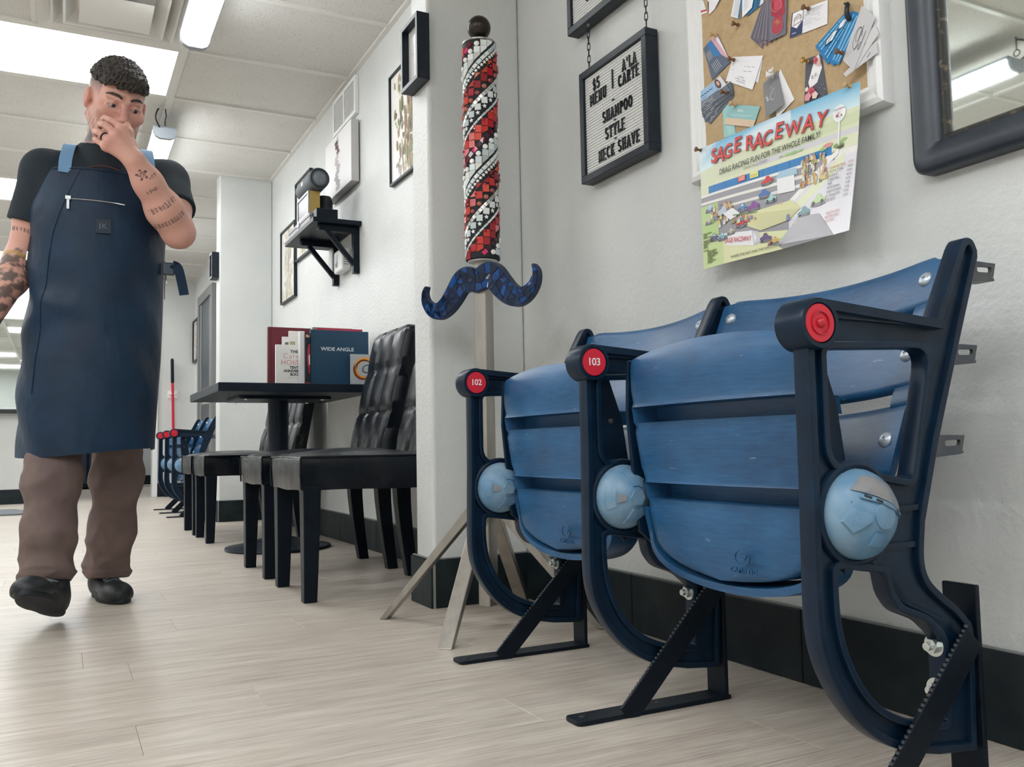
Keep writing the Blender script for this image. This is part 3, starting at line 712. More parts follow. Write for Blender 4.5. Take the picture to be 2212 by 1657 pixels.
def on_cyl(th, z, n): r = Rc+n; return (PC.x+r*math.cos(th), PC.y+r*math.sin(th), z)
def tile_mb(th, z, poly, h, dome=False):
    m = MB()
    N = len(poly); c = (sum(p[0] for p in poly)/N, sum(p[1] for p in poly)/N)
    lo = [on_cyl(th+p[0]/Rc, z+p[1], -.0008) for p in poly]; hi = [on_cyl(th+(c[0]+(p[0]-c[0])*.965)/Rc, z+c[1]+(p[1]-c[1])*.965, h) for p in poly]
    if dome:
        m2 = [on_cyl(th+p[0]*.65/Rc, z+p[1]*.65, h*1.75) for p in poly]
        m.add(lo+hi+m2, [(i, (i+1) % N, N+(i+1) % N, N+i) for i in range(N)]+[(N+i, N+(i+1) % N, 2*N+(i+1) % N, 2*N+i) for i in range(N)]+[tuple(range(2*N, 3*N))])
    else: m.add(lo+hi, [(i, (i+1) % N, N+(i+1) % N, N+i) for i in range(N)]+[tuple(range(N, 2*N))])
    return m
SL = math.atan2(PIT, 2*PI*Rc)              # slope of the helix
def rot(poly, a): return [(p[0]*math.cos(a)-p[1]*math.sin(a), p[0]*math.sin(a)+p[1]*math.cos(a)) for p in poly]
sq = lambda w, h: [(-w/2, -h/2), (w/2, -h/2), (w/2, h/2), (-w/2, h/2)]
circ = lambda r, n=12: [(r*math.cos(2*PI*k/n), r*math.sin(2*PI*k/n)) for k in range(n)]
star = lambda r: [((r if k % 2 == 0 else r*.45)*math.sin(2*PI*k/10), (r if k % 2 == 0 else r*.45)*math.cos(2*PI*k/10)) for k in range(10)]
# rows across one period, measured along z at a fixed angle from the top down: offset, step along the circumference, kind
ROWS = [(.005, .0122, 'thin'), (.020, .0262, 'rbead'), (.030, .0197, 'red'), (.053, .0197, 'red2'), (.079, .0125, 'maroon'), (.104, .0197, 'dot'), (.121, .0197, 'wsq'), (.141, .0197, 'wtri'),
        (.163, .0122, 'wrect'), (.181, .0083, 'star'), (.200, .0197, 'rtri'), (.212, .0262, 'rbead'), (.226, .0197, 'red'), (.252, .0197, 'marble'), (.273, .0086, 'silver'), (.293, .0197, 'wsq'), (.311, .0197, 'wstar')]
TH0 = math.atan2(-PC.y, -PC.x)             # angle facing the room entrance
allp = []
for off, step, kind in ROWS:
    n = max(1, round(2*PI*Rc/step)); 
    for turn in range(-1, 4):
        for k in range(n):
            a = 2*PI*(k+.5)/n; z = Zt+.035-off-PIT*turn+PIT*(a/(2*PI)-.5)
            if z < Zb+.009 or z > Zt-.008: continue
            allp.append((a, z, kind, k+turn*n))
def piece(kind, k):
    j = rnd.uniform(-.05, .05); g = .0190
    if kind == 'thin': return rot(sq(.0162, .0058), SL*.95), rnd.choice(TONES['W']), .0018, False
    if kind == 'rbead': return circ(.0040, 12), rnd.choice(TONES['R']), .0026, True
    if kind == 'red': return rot(sq(g, g*1.14), j), rnd.choice(TONES['R']), .0020, False
    if kind == 'red2': return (rot(sq(g, g*1.12), j) if k % 3 else rot([(-g/2, -g*.62), (g/2, -g*.05), (g/2, g*.55), (-g/2, g*.55)], j)), (TONES['P'][0] if k % 7 == 3 else rnd.choice(TONES['R'])), .0020, False
    if kind == 'maroon': return rot(sq(.0162, .0125), SL*.95), (TONES['P'][1] if k % 9 == 4 else rnd.choice(TONES['K'])), .0020, False
    if kind == 'dot': return circ(.0076, 18), '#f0f1ef', .0032, True
    if kind == 'wsq': return rot(sq(g*.96, g*.98), j), rnd.choice(TONES['W']), .0020, False
    if kind == 'wtri': return [(-g*.5, -g*.72), (g*.5, g*.22), (g*.5, g*.55), (-g*.5, g*.55)], rnd.choice(TONES['W']+TONES['S']), .0020, False
    if kind == 'wrect': return rot(sq(.0158, .0108), SL*.95), rnd.choice(TONES['W']), .0020, False
    if kind == 'star': return rot(star(.0062), .2), '#f2f2ef', .0024, False
    if kind == 'rtri': return [(-g*.52, -g*.5), (g*.52, -g*.5), (g*.52, g*.52)] if k % 2 else [(-g*.52, -g*.5), (g*.52, g*.45), (-g*.2, g*.45)], rnd.choice(TONES['O']+TONES['R'][:2]), .0020, False
    if kind == 'marble': return circ(.0072, 18), rnd.choice(TONES['M']), .0036, True
    if kind == 'silver': return rot(sq(.0110, .0105), SL*.95), rnd.choice(TONES['S']), .0022, False
    if kind == 'wstar': return rot(star(.0072), .1), '#f2f2ef', .0024, False
def ang(a): return abs((a-TH0+PI) % (2*PI)-PI)
allp.sort(key=lambda p: ang(p[0]))
restm = {}
for i, (a, z, kind, k) in enumerate(allp):
    poly, c, h, dome = piece(kind, k)
    rough = .08 if kind in ('marble', 'rbead', 'maroon') else .2
    mt = tone(c, rough, .35 if kind in ('silver', 'marble') else 0); m = tile_mb(a, z, poly, h, dome)
    if i < 290: obj({'star': 'star_tile', 'wstar': 'star_tile', 'dot': 'glass_bead', 'rbead': 'glass_bead', 'marble': 'glass_marble'}.get(kind, 'mosaic_tile'), m, mt, pole, smooth=dome)
    else: restm.setdefault(mt.name, (mt, MB()))[1].add(m.v, m.f)
bigm = MB(); mats = []
for k, (mt, m) in restm.items(): bigm.add(m.v, m.f, None, len(mats)); mats.append(mt)
o = obj('mosaic_tile_field', bigm, mats, pole); o['kind'] = 'stuff'
# moustache: a board with a curling outline, covered by irregular blue glass pieces
MD = Vector((.325, -.946, 0)); MN = Vector((-.946, -.325, 0))
mo = Fr(PC+Vector((0, 0, .99))+MN*.024, MD, (0, 0, 1), MN)
def mst(s):
    """centre line and half width for s in 0..1 from the middle to the curled tip (right side)"""
    P = catmull([(0, -.012, .033), (.035, .0, .037), (.068, -.006, .038), (.10, -.038, .036), (.130, -.064, .032), (.165, -.078, .027), (.20, -.070, .021), (.226, -.046, .0145), (.233, -.017, .0085), (.222, .004, .003)], 8)
    x = s*(len(P)-1); i = min(int(x), len(P)-2); f = x-i
    return [P[i][k]*(1-f)+P[i+1][k]*f for k in range(3)]
def mp(s, t, sg):
    a, b = mst(max(0, s-.01)), mst(min(1, s+.01)); c = mst(s); d = Vector((b[0]-a[0], b[1]-a[1])).normalized()
    if s < .02: d = Vector((1, .15)).normalized()
    n = Vector((-d.y, d.x)); return (sg*(c[0]+n.x*c[2]*t) if s > .001 else 0, c[1]+n.y*c[2]*t)
body = MB(); N = 44
for sg in (-1, 1):
    rings = []
    for i in range(N+1):
        s = i/N; a, b = mp(s, 1, sg), mp(s, -1, sg); rings.append([mo((a[0], a[1], .006)), mo((b[0], b[1], .006)), mo((b[0], b[1], -.012)), mo((a[0], a[1], -.012))] if sg > 0 else [mo((b[0], b[1], .006)), mo((a[0], a[1], .006)), mo((a[0], a[1], -.012)), mo((b[0], b[1], -.012))])
    body.ring_sweep(rings)
mst_o = obj('moustache', body, simple('moustache_edge', '#0f2748', .5), pole); mst_o['label'] = 'dark blue mosaic moustache'
BL = [tone(c, r) for c, r in (('#0a1f3e', .14), ('#0e2d55', .12), ('#081a36', .16), ('#123f77', .1), ('#0b2647', .14), ('#0d2446', .14), ('#0a1d3a', .16), ('#144a8a', .08))]
r2 = random.Random(3)
for sg in (-1, 1):
    ns, ntt = 17, 3
    G = {}
    for i in range(ns+1):
        for j in range(ntt+1):
            s = i/ns+(r2.uniform(-.017, .017) if 0 < i < ns else 0); t = -1+2*j/ntt+(r2.uniform(-.22, .22) if 0 < j < ntt else 0)
            G[i, j] = (min(max(s, 0), .985), t*.93)
    for i in range(ns):
        rows = ntt if i < ns-3 else 1
        for j in range(rows):
            j0, j1 = (j, j+1) if rows == ntt else (0, ntt)
            q = [G[i, j0], G[i+1, j0], G[i+1, j1], G[i, j1]]
            cells = [q] if r2.random() < .35 or rows == 1 else ([[q[0], q[1], q[2]], [q[0], q[2], q[3]]] if r2.random() < .5 else [[q[0], q[1], q[3]], [q[1], q[2], q[3]]])
            for c in cells:
                P2 = [mp(s, t, sg) for s, t in c]; cx_ = sum(p[0] for p in P2)/len(P2); cy_ = sum(p[1] for p in P2)/len(P2)
                P2 = [(cx_+(p[0]-cx_)*.92, cy_+(p[1]-cy_)*.92) for p in P2]
                A = sum(P2[k-1][0]*P2[k][1]-P2[k][0]*P2[k-1][1] for k in range(len(P2)))
                if abs(A) < 2e-6: continue
                if A < 0: P2 = P2[::-1]
                tl = [r2.uniform(-.0006, .0006) for _ in P2]; K = len(P2)
                m = MB().add([(p[0], p[1], .0055) for p in P2]+[(p[0], p[1], .0082+d) for p, d in zip(P2, tl)], [tuple(range(K, 2*K))]+[(k, (k+1) % K, K+(k+1) % K, K+k) for k in range(K)], mo)
                obj('mosaic_tile', m, r2.choice(BL), mst_o)

# ------------------------------------------------------------------ letterboard signs
# slab letters drawn as strokes on a 0..1 high grid: (width, strokes, serif feet)
def arc(cx, cy, rx, ry, a0, a1, n=10): return [(cx+rx*math.cos(math.radians(a0+(a1-a0)*k/n)), cy+ry*math.sin(math.radians(a0+(a1-a0)*k/n))) for k in range(n+1)]
LET = {
 'A': (.72, [[(.1, 0), (.36, 1), (.62, 0)], [(.2, .34), (.52, .34)]], [(.1, 0), (.62, 0)]),
 'C': (.66, [arc(.36, .5, .27, .5, 45, 315, 14)], []),
 'E': (.62, [[(.56, 1), (.12, 1), (.12, 0), (.58, 0)], [(.12, .52), (.46, .52)]], [(.12, 0), (.12, 1)]),
 'H': (.72, [[(.14, 0), (.14, 1)], [(.58, 0), (.58, 1)], [(.14, .5), (.58, .5)]], [(.14, 0), (.14, 1), (.58, 0), (.58, 1)]),
 'K': (.70, [[(.14, 0), (.14, 1)], [(.56, 1), (.16, .45)], [(.28, .58), (.58, 0)]], [(.14, 0), (.14, 1), (.58, 0), (.56, 1)]),
 'L': (.58, [[(.14, 1), (.14, 0), (.54, 0), (.54, .16)]], [(.14, 1)]),
 'M': (.86, [[(.14, 0), (.14, 1), (.43, .25), (.72, 1), (.72, 0)]], [(.14, 0), (.72, 0)]),
 'N': (.72, [[(.14, 0), (.14, 1), (.58, 0), (.58, 1)]], [(.14, 0), (.58, 1)]),
 'O': (.74, [arc(.36, .5, .28, .5, 0, 360, 20)], []),
 'P': (.64, [[(.14, 0), (.14, 1), (.36, 1)]+arc(.36, .75, .2, .25, 90, -90, 8)+[(.14, .5)]], [(.14, 0)]),
 'R': (.68, [[(.14, 0), (.14, 1), (.36, 1)]+arc(.36, .76, .2, .24, 90, -90, 8)+[(.14, .52)], [(.34, .52), (.58, 0)]], [(.14, 0), (.58, 0)]),
 'S': (.62, [arc(.31, .75, .2, .25, 30, 270, 10)+arc(.31, .25, .22, .25, 90, -150, 10)], []),
 'T': (.66, [[(.33, 0), (.33, 1)], [(.06, .86), (.06, 1), (.6, 1), (.6, .86)]], [(.33, 0)]),
 'U': (.72, [[(.14, 1), (.14, .28)]+arc(.36, .26, .22, .26, 180, 360, 8)+[(.58, 1)]], [(.14, 1), (.58, 1)]),
 'V': (.72, [[(.1, 1), (.36, 0), (.62, 1)]], [(.1, 1), (.62, 1)]),
 'Y': (.70, [[(.1, 1), (.35, .5), (.6, 1)], [(.35, .5), (.35, 0)]], [(.1, 1), (.6, 1), (.35, 0)]),
 '5': (.60, [[(.5, 1), (.16, 1), (.13, .58)]+arc(.29, .31, .22, .31, 110, -140, 10)], []),
 '$': (.62, [arc(.31, .72, .2, .22, 30, 270, 10)+arc(.31, .28, .22, .22, 90, -150, 10), [(.31, -.1), (.31, 1.1)]], []),
 '|': (.3, [[(.15, -.15), (.15, 1.25)]], []), '-': (.5, [[(.08, .5), (.42, .5)]], []), "'": (.26, [[(.13, .72), (.13, 1.02)]], []), ' ': (.38, [], []),
}
def letter_mb(ch, h, fr, u, v, n=.0015, sw=.125, px=1.):
    wd, st, sf = LET[ch]; m = MB(); W = sw*h
    def strip(a, b, e=0.):
        a, b = Vector((a[0]*px, a[1]))*h, Vector((b[0]*px, b[1]))*h; d = (b-a)
        if d.length < 1e-6: return
        d.normalize(); a, b = a-d*e, b+d*e; s = Vector((-d.y, d.x))*W/2
        q = [a-s, b-s, b+s, a+s]; m.prism([(u+p.x, v+p.y) for p in q], n, n+.0035, fr)
    for s in st:
        for i in range(len(s)-1): strip(s[i], s[i+1], W*.25)
    for (x, y) in sf: strip((x-.12, y), (x+.12, y))
    return m
def word(parent, s, uc, vc, h, fr, pitch=1., track=.07):
    tot = sum(LET[c][0]*pitch for c in s)*h+track*h*(len(s)-1); u = uc-tot/2
    for c in s:
        if LET[c][1]: obj('letter', letter_mb(c, h, fr, u, vc-h/2, px=pitch), 'letter', parent)
        u += LET[c][0]*h*pitch+track*h
def letterboard(label, y0, z0, wd, ht, rows):
    t = thing('letterboard_sign', label, 'sign', (1.36, y0-wd/2, z0))
    fr = east(1.38, y0, z0)
    f = MB(); fw = .021
    for a in ((0, wd, 0, fw), (0, wd, ht-fw, ht), (0, fw, fw, ht-fw), (wd-fw, wd, fw, ht-fw)): f.box(a[0], a[1], a[2], a[3], 0, .040, fr)
    obj('frame', f, 'frame_black', t, bevel=.0015)
    b = MB(); iw, ih = wd-2*fw, ht-2*fw; N = int(ih/.0082); dz = .016; pr = []
    for k in range(N):
        a = fw+ih*k/N; e = fw+ih*(k+1)/N; pr += [(a, .012+dz), (a+.0012, .0155+dz), (e-.0014, .0155+dz), (e-.0002, .012+dz)]
    vs = [(fw, p[0], p[1]) for p in pr]+[(wd-fw, p[0], p[1]) for p in pr]; n = len(pr)
    b.add(vs, [(i, n+i, n+i+1, i+1) for i in range(n-1)], fr); b.box(fw, wd-fw, fw, ht-fw, .002, .011+dz, fr)
    obj('grooved_board', b, 'felt', t)
    fl = Fr(fr.o+fr.n*.0305, fr.u, fr.v, fr.n)
    for s, u, v, h in rows: word(t, s, u*wd, (1-v)*ht, h, fl, .80, .16)
    return t
SW, SH = .332, .329
letterboard('lower letterboard listing shampoo, style and neck shave, hanging on chains', 2.148, 1.2575, SW, SH, [
    ('$5', .25, .172, .030), ("A'LA", .745, .178, .029), ('|', .50, .235, .036), ('CARTE', .730, .290, .029), ('MENU', .275, .294, .030), ('-', .50, .41, .028), ('SHAMPOO', .555, .512, .029), ('-', .52, .588, .024), ('STYLE', .515, .665, .030), ('-', .52, .747, .024), ('NECK SHAVE', .560, .83, .0300)])
letterboard('upper letterboard sign cut off by the top edge, above the hanging menu board', 2.206, 1.728, .475, .40, [('SHA', .27, .80, .031)])
def chain(y, z0, z1, label):
    t = thing('chain', label, 'chain', (1.352, y, z0), 'chains between the letterboards'); n = round((z1-z0-.012)/.0185); st = (z1-z0-.012)/n
    for e, s in ((z0, 1), (z1, -1)):
        m = MB().torus((1.352, y, e+s*.006), .0045, .0011, (1, 0, 0), 12, 6); obj('screw_eye', m, 'zinc', t, smooth=True)
    for k in range(n):
        zc = z0+.006+st*(k+.5); m = MB(); w_, h_ = .0046, st*.62; pa = []
        for q in range(16):
            a = 2*PI*q/16; pa.append((w_*math.cos(a), (h_-w_)*(1 if math.sin(a) > 0 else -1)*(1 if abs(math.sin(a)) > 1e-6 else 0)+w_*math.sin(a)))
        ax = .35 if k % 2 else -.75
        m.tube([(1.352+p[0]*math.sin(ax), y-p[0]*math.cos(ax), zc+p[1]) for p in pa], .0013, 6, closed=True); obj('link', m, 'chain', t, smooth=True)
chain(2.108, 1.5865, 1.728, 'left chain joining the two letterboards'); chain(1.826, 1.5865, 1.728, 'right chain joining the two letterboards')

# ------------------------------------------------------------------ pin board
by0, by1, bz0, bz1 = 1.676, 1.104, 1.128, 1.90
bb = thing('bulletin_board', 'white-framed burlap pin board on the right wall', 'pin board', (1.37, (by0+by1)/2, bz0))
fr = east(XW, by0, bz0); wd, ht = by0-by1, bz1-bz0
prof = [(0, 0), (0, .016), (.004, .026), (.014, .030), (.024, .026), (.028, .020), (.038, .020), (.042, .016), (.048, .014), (.048, 0)]
def moulding(name, parent, w_, h_, prof, fr, mat):
    """four mitred rails, each its own piece"""
    c = [(0, 0, 1, 1), (w_, 0, -1, 1), (w_, h_, -1, -1), (0, h_, 1, -1)]
    for k in range(4):
        a, b = c[k], c[(k+1) % 4]
        r = [[fr((q[0]+q[2]*p[0], q[1]+q[3]*p[0], p[1])) for p in prof] for q in (a, b)]
        m = MB().ring_sweep(r); obj(name, m, mat, parent, smooth=True, angle=25)
moulding('frame_rail', bb, wd, ht, prof, fr, 'white')
obj('burlap_panel', MB().box(.046, wd-.046, .046, ht-.046, .004, .0135, fr), 'burlap', bb)
BX = XW-.0138
cf = Fr((BX, 0, 0), (0, -1, 0), (0, 0, 1), (-1, 0, 0))
class Card:
    def __init__(s, quad, n, tilt=0.): s.q = [Vector((-p[0], p[1])) for p in quad]; s.n = n; s.tilt = tilt; s.m = MB(); s.k = 0
    def at(s, a, b):
        q = s.q; p = (q[0]*(1-a)+q[1]*a)*(1-b)+(q[3]*(1-a)+q[2]*a)*b; return p
    def P(s, a, b, dn): p = s.at(a, b); return (p.x, p.y, s.n+dn+s.tilt*b)
    def poly(s, pts, col, dn=None):
        if dn is None: s.k += 1; dn = .0006+.00012*s.k
        v = [s.P(a, b, dn) for a, b in pts]
        A = sum(v[i-1][0]*v[i][1]-v[i][0]*v[i-1][1] for i in range(len(v)))
        if A < 0: v = v[::-1]
        s.m.add(v, [tuple(range(len(v)))], cf, 0, col); return s
    def rect(s, a0, a1, b0, b1, col): return s.poly([(a0, b0), (a1, b0), (a1, b1), (a0, b1)], col)
    def line(s, pts, w_, col, closed=False):
        s.k += 1; dn = .0006+.00012*s.k; ps = pts+[pts[0]] if closed else pts
        for (a, b), (c, d) in zip(ps, ps[1:]):
            p, q = s.at(a, b), s.at(c, d); e = (q-p)
            if e.length < 1e-6: continue
            e.normalize(); nn = Vector((-e.y, e.x))*w_/2
            s.m.add([(x.x, x.y, s.n+dn+s.tilt*b) for x in (p-nn-e*w_*.3, q-nn+e*w_*.3, q+nn+e*w_*.3, p+nn-e*w_*.3)], [(0, 1, 2, 3)], cf, 0, col)
        return s
    def scribble(s, a0, a1, b, w_, col, n=9):
        pts = [(a0+(a1-a0)*i/n, b+rnd.uniform(-.012, .012)) for i in range(n+1)]
        for i in range(n):
            if rnd.random() < .82: s.line(pts[i:i+2], w_, col)
        return s
    def text(s, st, a, b, size, col, rot=0, **k):
        s.k += 1; p = s.at(a, b); d = s.at(min(a+.1, 1.2), b)-p; r0 = math.atan2(d.y, d.x)+rot
        put_text(s.m, st, p.x, p.y, size, cf, s.n+.0006+.00012*s.k+s.tilt*b, col, rot=r0, **k); return s
def card(label, quad, layer, col, draw=None, tilt=0., group=None, name='business_card', back=None):
    c = Card(quad, .0006+layer*.0011, tilt)
    v0 = [c.P(a, b, 0) for a, b in ((0, 0), (1, 0), (1, 1), (0, 1))]; v1 = [c.P(a, b, .0006) for a, b in ((0, 0), (1, 0), (1, 1), (0, 1))]
    A = sum(v0[i-1][0]*v0[i][1]-v0[i][0]*v0[i-1][1] for i in range(4))
    if A < 0: v0, v1 = v0[::-1], v1[::-1]
    c.m.add(v0+v1, [(3, 2, 1, 0), (4, 5, 6, 7)]+[(i, (i+1) % 4, 4+(i+1) % 4, 4+i) for i in range(4)], cf, 0, col)
    if draw: draw(c)
    o = obj(name, c.m, 'paper'); ctr = sum((Vector(v) for v in o.data.vertices and [x.co for x in o.data.vertices]), Vector())/len(o.data.vertices)
    for v in o.data.vertices: v.co -= ctr
    o.location = ctr; tag(o, label, 'card', group); return o
def d(c): c.rect(.0, .14, .0, 1, '#23252b').rect(0, .2, .55, .8, '#c8343c')
card('white card with black and red edge at the left end of the top row', [(1.629, 1.5744), (1.6194, 1.5699), (1.606, 1.5328), (1.6291, 1.5381)], 0, '#eceaef', lambda c: c.rect(0, 1, .72, .86, '#c9434a'))
card('white card with a dark border pointing down, second from the left in the top row', [(1.600, 1.600), (1.541, 1.5495), (1.5761, 1.5285), (1.6019, 1.5232)], 1, '#efedf2', lambda c: c.rect(.92, 1, 0, 1, '#2b2b33').rect(0, .1, .55, 1, '#23252b').rect(0, .12, .85, 1, '#d0574f').scribble(.25, .8, .3, .0012, '#c9c6cf'))
def d(c):
    for k in range(7): c.line([(.2+k*.09, .06), (.2+k*.09, .94)], .0006, '#b9bac6')
    c.rect(.82, 1, 0, 1, '#1e6f9c')
card('front white card with a blue strip, in the fan at the top', [(1.5054, 1.5295), (1.4771, 1.5159), (1.4927, 1.4653), (1.5217, 1.4842)], 2, '#eef0f4', d, group=None)
card('white card overlapping the blue-striped card at the top', [(1.4802, 1.5174), (1.442, 1.499), (1.4512, 1.4721), (1.4831, 1.4643)], 3, '#f1f2f5', lambda c: [c.line([(.2+k*.08, .08), (.2+k*.08, .8)], .0006, '#c3c4ce') for k in range(5)])
card('blue card behind the white cards at the top', [(1.452, 1.503), (1.4113, 1.4855), (1.4178, 1.4676), (1.4714, 1.4608)], 1, '#1f6a97', lambda c: c.rect(.78, 1, 0, 1, '#e6eaf0').rect(.55, .65, .1, .9, '#174f78'))
RB = [(1.4206, 1.4711), (1.3990, 1.4620), (1.4264, 1.3669), (1.464, 1.4097)]; RF = [(1.3974, 1.4689), (1.3446, 1.448), (1.352, 1.3684), (1.4022, 1.373)]
def fanback(c):
    c.rect(.0, .05, 0, 1, '#8f8794').rect(.72, .94, .86, .98, '#8a6a70').line([(.3, .2), (.24, .95)], .0012, '#96756f')
for k in range(5):
    f = k/5; q = [(RB[i][0]*(1-f)+RF[i][0]*f, RB[i][1]*(1-f)+RF[i][1]*f) for i in range(4)]
    card(('%s grey-red card in the fan of tall cards, counted from the left' % ('first', 'second', 'third', 'fourth', 'fifth')[k]), q, k*.6, ('#5d5c68', '#625f6b', '#5a5966', '#66606c', '#5f5a68')[k], fanback, group='fanned tall grey-red cards')
def d(c):
    c.poly([(.12, .02), (.9, .0), (.92, .45), (.5, .55), (.14, .42)], '#a8273f'); c.poly([(.3, .05), (.75, .02), (.8, .3), (.3, .33)], '#c9475a')
    c.poly([(.2, .52), (.8, .50), (.84, .8), (.5, .93), (.2, .82)], '#b63a4c')
    for k in range(7):
        a = 2*PI*k/7; c.line([(.5, .62), (.5+.2*math.cos(a), .62+.085*math.sin(a))], .0016, '#cf8a52')
    c.line([(.5+.34*math.cos(a), .76+.16*math.sin(a)) for a in [PI*2*k/20 for k in range(21)]], .0011, '#b98a90')
    c.line([(.45+.3*math.cos(a), .2+.16*math.sin(a)) for a in [PI*2*k/20 for k in range(21)]], .0012, '#d98a94')
card('front card of the fan, red and grey with an orange flower', RF, 3.4, '#6f6f7e', d, group=None)
def d(c):
    c.rect(0, .345, 0, 1, '#2c3a66'); c.poly([(.03, .03), (.33, -.0), (.33, .45), (.18, .70), (.03, .55)], '#f4f4f6')
    br = '#7a4b4c'
    c.line([(.09, .52), (.09, .27), (.19, .14), (.28, .22), (.28, .48)], .0012, br); c.line([(.08, .35), (.29, .30)], .0012, br); c.line([(.06, .55), (.30, .48)], .0012, br); c.line([(.09, .27), (.28, .22)], .0010, br)
    c.text('www.', .12, .86, .0052, '#e8eaf2', weight=.01)
    for k in range(7): c.scribble(.42, .9-.06*(k % 3), .14+.1*k, .0009, '#b3b3bd', 10)
card('wide two-part card with a navy end and a bench drawing', [(1.3344, 1.4061), (1.2374, 1.3896), (1.2414, 1.3411), (1.3443, 1.3555)], 1, '#f1f0f4', d)
def d(c):
    for k, a in enumerate((.12, .3, .62, .8)):
        c.rect(a, a+.05, .08, .93, '#8fd0ee'); 
        for b in (.3, .55, .78): c.rect(a-.01, a+.07, b, b+.02, '#1b86c0')
    c.poly([(.3, .5), (.46, .42), (.55, .62), (.42, .8), (.3, .72)], '#ecf2f6'); c.line([(.3, .5), (.3, .72), (.42, .8), (.52, .65)], .0016, '#1c2733'); c.line([(.38, .55), (.42, .72)], .0012, '#1c2733')
    c.poly([(.4, .18), (.6, .14), (.62, .3), (.5, .38), (.38, .3)], '#ecf2f6'); c.text('X', .47, .40, .008, '#243444', weight=.03)
B1 = [(1.1907, 1.3448), (1.1692, 1.3271), (1.2438, 1.2568), (1.2741, 1.3078)]; B2 = [(1.1757, 1.3378), (1.1501, 1.3173), (1.2159, 1.2451), (1.2373, 1.2602)]
card('lower left blue card of the bright blue fan under the black pin', B1, 2.2, '#1579b5', d)
card('middle blue card of the bright blue fan, showing only its edge', [((a[0]+b[0])/2, (a[1]+b[1])/2-.003) for a, b in zip(B1, B2)], 1.4, '#1a86c4', lambda c: c.rect(.2, .4, 0, 1, '#5fb6e0'))
card('right blue card of the bright blue fan beside the grey cards', B2, 2.8, '#1c80bd', lambda c: [c.rect(a, a+.07, .05, .95, '#a5daf0') for a in (.2, .5, .78)])
def d(c):
    c.line([(.45+.22*math.cos(a), .5+.20*math.sin(a)) for a in [.4+PI*1.75*k/24 for k in range(25)]], .0010, '#4a4a52')
    c.line([(.42+.11*math.cos(a), .44+.13*math.sin(a)) for a in [PI*2*k/20 for k in range(21)]], .0009, '#55555d')
    c.line([(.55, .25), (.58, .6), (.52, .72)], .0012, '#4a4a52'); c.line([(.78, .3), (.80, .62), (.72, .66), (.70, .55), (.78, .50)], .0012, '#4a4a52')
G1 = [(1.1381, 1.3271), (1.1085, 1.2899), (1.1645, 1.2093), (1.1896, 1.2407)]
card('third grey card, lowest of the fan over the white frame', [(1.1116, 1.2462), (1.1086, 1.2225), (1.1857, 1.2061), (1.1912, 1.2141)], 17., '#cfced1', lambda c: c.line([(.5, .2), (.7, .3)], .0015, '#3a3a40'), group=None)
card('second grey card of the fan over the white frame', [(1.1119, 1.2782), (1.1033, 1.2572), (1.1657, 1.2088), (1.1769, 1.2262)], 18, '#d2d1d3', lambda c: c.line([(.3, .4), (.36, .55)], .0015, '#3a3a40'))
card('front grey card with a curly script monogram over the white frame', G1, 19, '#c9c8cb', d)
def d(c):
    c.poly([(.25, .0), (.62, .0), (.75, .62), (.42, .5)], '#2c79b8'); c.poly([(.58, .0), (.86, .0), (1, .9), (.78, .62)], '#d9a9b6'); c.poly([(.8, .0), (1, 0), (1, .86)], '#efe9f1')
    for k in range(5): c.line([(.08+.06*k, .22), (.14+.06*k, .48)], .0008, '#d6d2d0'); c.line([(.2+.08*k, .62), (.28+.08*k, .92)], .0009, '#e0dcd8')
card('slate and blue card with a pink edge pinned by a tan pin at the left', [(1.6229, 1.4511), (1.5735, 1.4669), (1.5301, 1.3796), (1.5957, 1.3616)], 1, '#57667f', d)
def wc(c):
    for a0, a1, b in ((.5, .85, .35), (.5, .8, .5), (.35, .62, .72), (.33, .68, .8), (.35, .68, .88)): c.scribble(a0, a1, b, .0011, '#a6a6b2', 7)
    c.line([(.12, .5), (.2, .52)], .0008, '#b4b4bd')
card('white card under the top white card of the small stack', [(1.49, 1.377), (1.4275, 1.3430), (1.4440, 1.2972), (1.500, 1.330)], 0, '#e4e4ea')
card('top white card with faint print under a brown pin', [(1.5198, 1.3869), (1.4243, 1.3507), (1.4614, 1.2872), (1.5472, 1.3409)], 1.5, '#f1f0f5', wc)
def gc(c):
    c.rect(0, 1, 0, .05, '#c3ccd6')
    for k in range(4): c.scribble(.08, .35+.07*(3-k), .3+.16*k, .0011, '#cdd2da', 7)
F5 = [[(1.6408, 1.3179), (1.5310, 1.3345), (1.5227, 1.3024), (1.6331, 1.2836)], [(1.6351, 1.2976), (1.5250, 1.3241), (1.5220, 1.2994), (1.6268, 1.2690)], [(1.6288, 1.2772), (1.528, 1.3164), (1.5220, 1.2952), (1.6083, 1.2578)]]
for k, nm in ((2, 'lowest'), (1, 'middle'), (0, 'upper')): card('%s slate grey card of the fan below the pale blue card' % nm, F5[k], 2-k, '#5c646f', gc)
def d(c):
    c.rect(0, 1, .0, .55, '#9dbfdf'); c.poly([(.74, 0), (1, 0), (1, .6), (.74, .6)], '#dfe2ea'); c.line([(.08+.5*k/9, .3-.04*(k % 2)) for k in range(10)], .0020, '#2d5576'); c.scribble(.06, .32, .45, .001, '#3f6b90')
    c.poly([(.80+.09*math.cos(q), .28+.28*math.sin(q)) for q in [2*PI*k/14 for k in range(14)]], '#5a3a36'); c.poly([(.81+.05*math.cos(q), .27+.14*math.sin(q)) for q in [2*PI*k/12 for k in range(12)]], '#d9ab9a')
    for k in range(3): c.scribble(.06, .5, .66+.1*k, .0011, '#cdd2da', 8)
card('pale blue card with a small portrait on top of the slate fan', [(1.6458, 1.3473), (1.5640, 1.3590), (1.5298, 1.3105), (1.6391, 1.2990)], 3, '#67717d', d)
